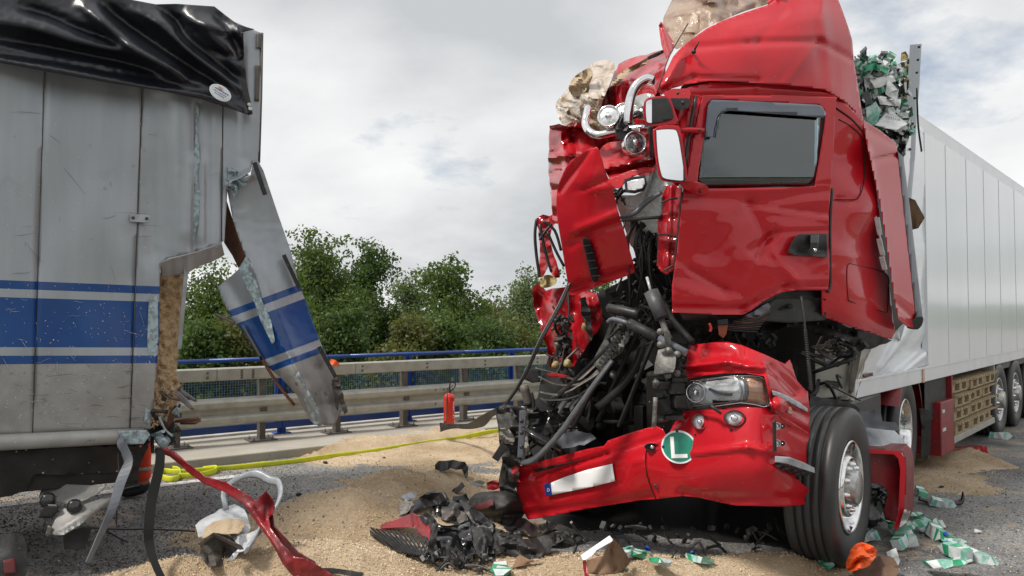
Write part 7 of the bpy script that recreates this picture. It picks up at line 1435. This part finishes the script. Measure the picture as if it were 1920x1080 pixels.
# printed shelf boxes among them
def wbox(name, pts, d, mats, label, cat, thick=.05, **k): return tag(sheet(name, pts, d, mats, None, k.pop('res', 6), thick, **k), label, cat)
for pts, d, mt_, lb in (([(1616, 124), (1640, 118), (1668, 128), (1662, 138), (1640, 130), (1620, 136)], 6.8, 'green_print', 'green printed tray edge at the top of the jammed load'),
        ([(1630, 150), (1672, 140), (1680, 152), (1640, 166)], 6.85, 'white_flat', 'white tray bottom near the top of the jammed load'), ([(1664, 150), (1686, 166), (1680, 196), (1660, 176)], 6.8, 'carton_white', 'grey white tray side tilted in the jammed load'),
        ([(1622, 202), (1642, 190), (1652, 205), (1645, 236), (1626, 232)], 6.75, 'teal_print', 'crushed teal printed foil pack low in the jammed load'), ([(1645, 180), (1690, 186), (1688, 200), (1650, 196)], 6.8, 'white_flat', 'narrow white tray rim across the jammed load'),
        ([(1616, 176), (1628, 168), (1640, 196), (1628, 206)], 6.85, 'black_gloss', 'black shrink film scrap against the cab rear edge')):
    wbox('tray', pts, d, mt_, lb, 'tray', .03, res=5, crumple=.05, cs=14)
bx = wbox('printed_box', [(1640, 235), (1667, 204), (1702, 232), (1680, 245)], [(1640, 235, 6.75), (1667, 204, 6.9), (1702, 232, 6.85), (1680, 245, 6.7)], 'white_flat', 'white printed box flap turned up in front of the jammed cartons', 'box', .02)
for i, (a, b_, t_) in enumerate(((1672, 222, 'TRAPEZ'), (1676, 231, 'FRISCH'), (1664, 226, 'MILCH'))[:0]): pass
c0 = at(1668, 222, 6.76); m_ = MB(); u_ = (at(1680, 245, 6.7) - at(1640, 235, 6.75)).normalized(); v_ = (at(1667, 204, 6.9) - at(1640, 235, 6.75)).normalized(); nn = u_.cross(v_).normalized(); nn = nn if nn.dot(CAM - c0) > 0 else -nn
for row in range(7):
    x = -.035
    while x < .075: l_ = random.uniform(.006, .016); q0 = c0 + nn * .012 + u_ * x + v_ * (-.035 + row * .014); m_.poly([q0, q0 + u_ * l_, q0 + u_ * l_ + v_ * (.008 if row in (1, 2) else .004), q0 + v_ * (.008 if row in (1, 2) else .004)], .0006, nn); x += l_ + .005
m_.build('box_print', 'carton_dark', bx)['kind'] = 'stuff'
wbox('grey_box', [(1619, 138), (1660, 132), (1688, 150), (1686, 160), (1655, 150), (1630, 158), (1636, 200), (1625, 196)], 6.9, 'carton_white', 'long bent white tray edge across the jammed cartons', 'tray', .04, crumple=.05, cs=20)
wbox('foil_sheet', [(1662, 240), (1700, 236), (1706, 250), (1698, 275), (1690, 290), (1684, 270), (1668, 255)], 6.95, 'black_gloss', 'crumpled black foil hanging below the jammed cartons', 'foil', .02, crumple=.2, cs=10)
wbox('brown_flap', [(1703, 370), (1716, 375), (1734, 408), (1722, 428), (1706, 432)], [(1703, 370, 7.3), (1734, 408, 7.1), (1706, 432, 7.3)], 'cardboard', 'brown cardboard flap sticking out beside the black fairing edge', 'cardboard', .02, creases=[(1712, 372, 1716, 430, 3, .05)])
# ------------------------------------------------------------------ cardboard, orange bag, hooked plate, red bar
ATK[0] = .95; bb = gnd(1130, 1072); ub = thing('brown_box', 'open brown cardboard box with a white folded rim below the bumper', 'box', bb)
sheet('box_panel', [(1098, 1062), (1100, 1050), (1130, 1042), (1148, 1008), (1152, 1012), (1168, 1028), (1182, 1052), (1178, 1060), (1160, 1075), (1130, 1078), (1105, 1076)], [(1098, 1062, 5.25), (1148, 1008, 5.2), (1182, 1052, 5.35), (1130, 1078, 5.1)], 'cardboard', ub, 6, .006, [(1142, 1010, 1152, 1070, 3, .05)])
sheet('box_side', [(1092, 1052), (1098, 1048), (1104, 1078), (1112, 1095), (1098, 1095)], [(1092, 1052, 5.15), (1104, 1078, 5.05), (1098, 1095, 5.05)], 'red_dull', ub, 6, .006)
sheet('white_rim', [(1089, 1041), (1143, 1004), (1149, 1012), (1148, 1015), (1118, 1032), (1112, 1040), (1098, 1050), (1093, 1050)], [(1089, 1041, 5.10), (1143, 1004, 5.20), (1098, 1050, 5.08)], 'white_flat', ub, 6, .02, bevel=.002)
ATK[0] = 1.0
blob('orange_bag', [(1586, 1058), (1592, 1040), (1600, 1024), (1614, 1017), (1628, 1020), (1642, 1028), (1644, 1040), (1636, 1052), (1628, 1062), (1610, 1068), (1592, 1071)], [(1586, 1058, 4.90), (1614, 1017, 5.0), (1644, 1040, 4.95), (1592, 1071, 4.85), (1615, 1045, 4.78)], 'orange', 'crumpled bright orange bag lying against the front tyre', 'bag', 3, .10, .16, 14)
wbox('torn_cardboard', [(1600, 1070), (1630, 1052), (1650, 1042), (1676, 1046), (1686, 1058), (1682, 1078), (1670, 1090), (1600, 1090)], [(1600, 1070, 4.9), (1650, 1042, 5.1), (1686, 1058, 5.0), (1640, 1090, 4.8), (1650, 1062, 5.0)], 'cardboard_dark', 'torn brown cardboard under the orange bag', 'cardboard', .01, crumple=.06, cs=30)
wbox('white_scrap', [(1662, 1035), (1680, 1027), (1688, 1052), (1684, 1060), (1676, 1046), (1664, 1042)], 4.95, 'carton_white', 'white torn carton wall standing behind the brown cardboard', 'carton scrap', .006, crumple=.03, cs=12)
m_ = MB(); pl = [gnd(1720, 938), gnd(1760, 942), gnd(1795, 943), gnd(1803, 942)]
ptube([(1722, 934, 7.0), (1750, 941, 6.95), (1785, 943, 6.9), (1800, 942, 6.88), (1805, 934, 6.88), (1805, 922, 6.9)], [.045, .045, .05, .045, .03, .012], 8, 5, mb=m_, flat=.45); tag(m_.build('hooked_plate', 'black_gloss'), 'black hooked plastic strip lying on the asphalt right of the rear wheel', 'plastic strip')
m_ = MB(); m_.bar(gnd(1755, 846, .05), gnd(1840, 840, .04), .11, .06); o = m_.build('red_bar', 'red_dull', bevel=.01); tag(o, 'fallen dark red bar on the sawdust beneath the pallet box', 'metal bar')
wbox('torn_bar_end', [(1826, 838), (1850, 836), (1853, 850), (1830, 852)], 9.4, 'red_crushed', 'torn crumpled end piece at the tip of the fallen red bar', 'metal scrap', .04, crumple=.05, cs=8)
# ------------------------------------------------------------------ black debris in front of the left wheel
GK = dsurf(740, 1030) / 5.75; ATK[0] = min(1, GK)
rg = thing('broken_grille', 'broken red and black grille piece half buried in the sawdust heap', 'grille', gnd(760, 1010))
sheet('red_frame', [(683, 985), (700, 988), (740, 975), (775, 961), (782, 966), (800, 975), (808, 995), (806, 1014), (790, 1005), (776, 988), (740, 990), (705, 993)], [(683, 985, 6.1), (775, 961, 6.0), (806, 1014, 5.6), (740, 990, 5.95)], 'red_dull', rg, 4, .03, [(776, 962, 780, 990, 4, .06)])
m_ = MB(); qa, qb, qc, qd = [at(a, b_, d) for a, b_, d in ((696, 990, 6.0), (806, 1008, 5.62), (800, 1044, 5.36), (748, 1036, 5.56))]
def gq(u, v): return (qa * (1 - u) + qb * u) * (1 - v) + (qd * (1 - u) + qc * u) * v
for k in range(-3, 12):
    for sg_ in (1, -1):
        u0, u1 = k / 11, k / 11 + .22
        if sg_ < 0: u0, u1 = u1, u0
        a0, a1 = 0.0, 1.0
        def cl(u0, u1):
            t0, t1 = 0.0, 1.0
            if u1 > u0: t0 = max(0, (0 - u0) / (u1 - u0)); t1 = min(1, (1 - u0) / (u1 - u0))
            else: t0 = max(0, (1 - u0) / (u1 - u0)); t1 = min(1, (0 - u0) / (u1 - u0))
            return t0, t1
        t0, t1 = cl(u0, u1)
        if t1 - t0 > .08: m_.bar(gq(u0 + (u1 - u0) * t0, t0), gq(u0 + (u1 - u0) * t1, t1), .010, .010)
for k in range(0):
    a0, a1 = (706 + k * 13, 992 + k * 1.5), (722 + k * 12, 1035 - k * .5)
    m_.bar(at(a0[0], a0[1], 5.85 - k * .03), at(a0[0] + 24, a0[1] + 32, 5.68 - k * .02), .012, .012); m_.bar(at(a0[0] + 18, a0[1] - 2, 5.84 - k * .03), at(a0[0] - 6, a0[1] + 28, 5.7 - k * .02), .012, .012)
m_.build('grille_lattice', 'black', rg)['kind'] = 'stuff'
sheet('grille_lower_rim', [(683, 984), (700, 998), (730, 1018), (755, 1035), (800, 1040), (800, 1046), (750, 1042), (720, 1022), (690, 1000)], [(683, 984, 6.05), (755, 1035, 5.6), (800, 1043, 5.4)], 'black', rg, 4, .02)
ATK[0] = 1.0
DEB = [('torn_plate', [(842, 968), (880, 955), (905, 962), (930, 985), (925, 1002), (895, 1000), (860, 992)], 0, 'black', 'broad black slab bridging the pile and the bumper beam end'),
       ('torn_plate', [(905, 1000), (930, 990), (952, 1000), (948, 1030), (925, 1045), (908, 1035)], 0, 'black_dusty', 'curled black slab between the pile and the broken housing'),
       ('torn_plate', [(940, 970), (985, 972), (1010, 990), (1000, 1006), (965, 1000), (945, 990)], 0, 'black', 'black plate hanging under the left end of the bumper'),
       ('torn_plate', [(800, 935), (830, 930), (862, 945), (880, 965), (850, 975), (815, 965)], 0, 'black_gloss', 'shiny black plate on top of the wreckage pile'),
       ('torn_plate', [(1005, 1005), (1040, 992), (1080, 1000), (1095, 1015), (1060, 1022), (1020, 1024)], 0, 'black_dusty', 'dusty black plate in the shade under the number plate'),
       ('torn_plate', [(783, 968), (800, 960), (812, 968), (822, 985), (818, 1010), (822, 1040), (810, 1060), (800, 1035), (806, 1010), (800, 985)], 0, 'black', 'tall narrow black plate right beside the broken grille'),
       ('torn_plate', [(860, 985), (880, 978), (884, 1000), (892, 1030), (886, 1052), (872, 1060), (866, 1020), (858, 1000)], 0, 'black_gloss', 'glossy black torn plate leaning in the middle of the wreckage'),
       ('torn_plate', [(820, 1030), (838, 1022), (870, 1040), (895, 1062), (860, 1066), (835, 1056)], 0, 'black_dusty', 'dusty black plate lying flat at the front of the wreckage pile'),
       ('torn_plate', [(905, 985), (918, 975), (926, 990), (922, 1020), (930, 1050), (918, 1048), (910, 1015)], 0, 'black', 'slim black splinter hanging below the bumper beam end'),
       ('torn_plate', [(836, 944), (862, 936), (884, 948), (890, 968), (866, 972), (848, 962), (838, 956)], 0, 'black', 'black flap wedged under the bumper beam end'),
('bumper_fragment', [(750, 965), (775, 940), (800, 923), (812, 920), (835, 924), (842, 936), (822, 946), (800, 950), (775, 962), (760, 970)], 6.05, 'black', 'bent black bumper fragment on the crest of the heap'),
       ('bumper_fragment', [(845, 922), (866, 903), (872, 912), (860, 924), (846, 928)], 6.4, 'black_dusty', 'small black flap tilted up beside the heap crest'),
       ('bumper_fragment', [(850, 930), (874, 925), (880, 938), (862, 946), (846, 944)], 6.2, 'black', 'black shard lying against the beam end'),
       ('liner_panel', [(805, 960), (822, 948), (850, 950), (874, 962), (878, 975), (860, 982), (830, 975), (812, 968)], 5.75, 'metal_torn', 'scuffed grey liner panel under the bumper beam end'),
       ('liner_panel', [(806, 975), (830, 985), (870, 984), (892, 990), (906, 1010), (900, 1035), (880, 1046), (850, 1040), (820, 1035), (808, 1010)], 5.6, 'black_gloss', 'large glossy black liner piece in the middle of the wreckage pile'),
       ('liner_panel', [(880, 985), (905, 990), (915, 1020), (918, 1050), (905, 1062), (893, 1035), (885, 1010)], 5.45, 'black_dusty', 'upright black strip of plastic at the right of the pile'),
       ('housing_fragment', [(930, 1000), (955, 996), (975, 1010), (1000, 1010), (1025, 1002), (1036, 1012), (1032, 1035), (1010, 1046), (975, 1050), (955, 1040), (935, 1020)], 5.5, 'black_dusty', 'broken black housing lying right of the wreckage pile'),
       ('housing_fragment', [(925, 1005), (950, 998), (975, 1002), (985, 1015), (960, 1022), (940, 1020)], 5.75, 'black', 'hollow black casing behind the broken housing'),
       ('wood_fragment', [(960, 1066), (968, 1045), (975, 1040), (990, 1048), (1015, 1050), (985, 1060)], 5.25, 'cardboard', 'pale brown triangular scrap in front of the black housing'),
       ('tread_fragment', [(815, 872), (822, 864), (850, 862), (872, 866), (878, 876), (876, 896), (872, 896), (866, 880), (845, 878), (828, 884), (816, 880)], 7.35, 'black_dusty', 'angular black plate standing up behind the heap'),
       ('grey_scrap', [(752, 930), (768, 923), (782, 924), (778, 934), (760, 940)], 6.35, 'silver_plastic', 'small grey plate resting on the heap crest'),
       ('grey_scrap', [(746, 950), (754, 938), (772, 940), (778, 948), (762, 962), (750, 966)], 6.15, 'felt', 'dusty grey scrap just below the small plate'),
       ('grey_scrap', [(880, 905), (900, 900), (910, 905), (896, 915), (882, 915)], 6.5, 'silver_plastic', 'thin pale scrap left of the bumper beam end'),
       ('cable_guide', [(1010, 985), (1040, 975), (1046, 985), (1030, 996), (1012, 998)], 6.0, 'metal_torn', 'grey brown scrap under the left end of the bumper')]
for nm, pts, d, mt_, lb in DEB:
    cx, cy = sum(p[0] for p in pts) / len(pts), sum(p[1] for p in pts) / len(pts); sx = random.uniform(-.0015, .0015)
    # each scrap leans: its top lies farther away than its foot
    yb = max(p[1] for p in pts); d = dsurf(cx, yb) - .03
    wbox(nm, pts, lambda x, y, d=d, cx=cx, yb=yb, sx=sx: d - (y - yb) * .0045 + (x - cx) * sx, mt_, lb, 'debris', .03, res=3, crumple=.12, cs=22)
m_ = MB(); greeble(m_, (790, 1040, 925, 1078), dsurf(850, 1070) - .05, dsurf(850, 1050), 80, .012, .045, 4); o = m_.build('small_wreckage', ['black', 'black_dusty', 'metal_torn', 'black'], None); tag(o, 'tangle of small black and metal crumbs at the foot of the pile', 'debris', kind='stuff')
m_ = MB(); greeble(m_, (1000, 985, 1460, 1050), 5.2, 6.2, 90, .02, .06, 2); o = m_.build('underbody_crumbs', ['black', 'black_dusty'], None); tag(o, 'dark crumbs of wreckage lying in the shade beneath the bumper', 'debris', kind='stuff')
m_ = MB(); m_.bar(gnd(885, 1020, .03), gnd(955, 1078, .02), .025, .02); tag(m_.build('metal_strip', 'metal_torn'), 'narrow metal strip lying on the sawdust right of the pile', 'metal strip')
m_ = MB(); m_.tube([gnd(790, 1052, .05), gnd(822, 1038, .10)], .022, 10); tag(m_.build('steel_pin', 'rim_metal'), 'short bright steel pin at the foot of the wreckage pile', 'pin')
# splashes of stones
for i, (px, py) in enumerate([(1765, 917), (1832, 1000), (720, 862), (610, 870), (560, 930)]):
    p = gnd(px, py); o = MB().sphere(p + FZ * .015, .022, nz=.9, seg=10, sc=(1.2, .9, .7)).build('stone', 'black_dusty' if i != 1 else 'white_paint')
    tag(o, ['black lump on the sawdust right of the rear wheel', 'small white stone on the wet asphalt', 'dark lump beside the yellow hose', 'small dark lump left along the hose', 'dark crumb behind the sawdust heap'][i], 'stone')
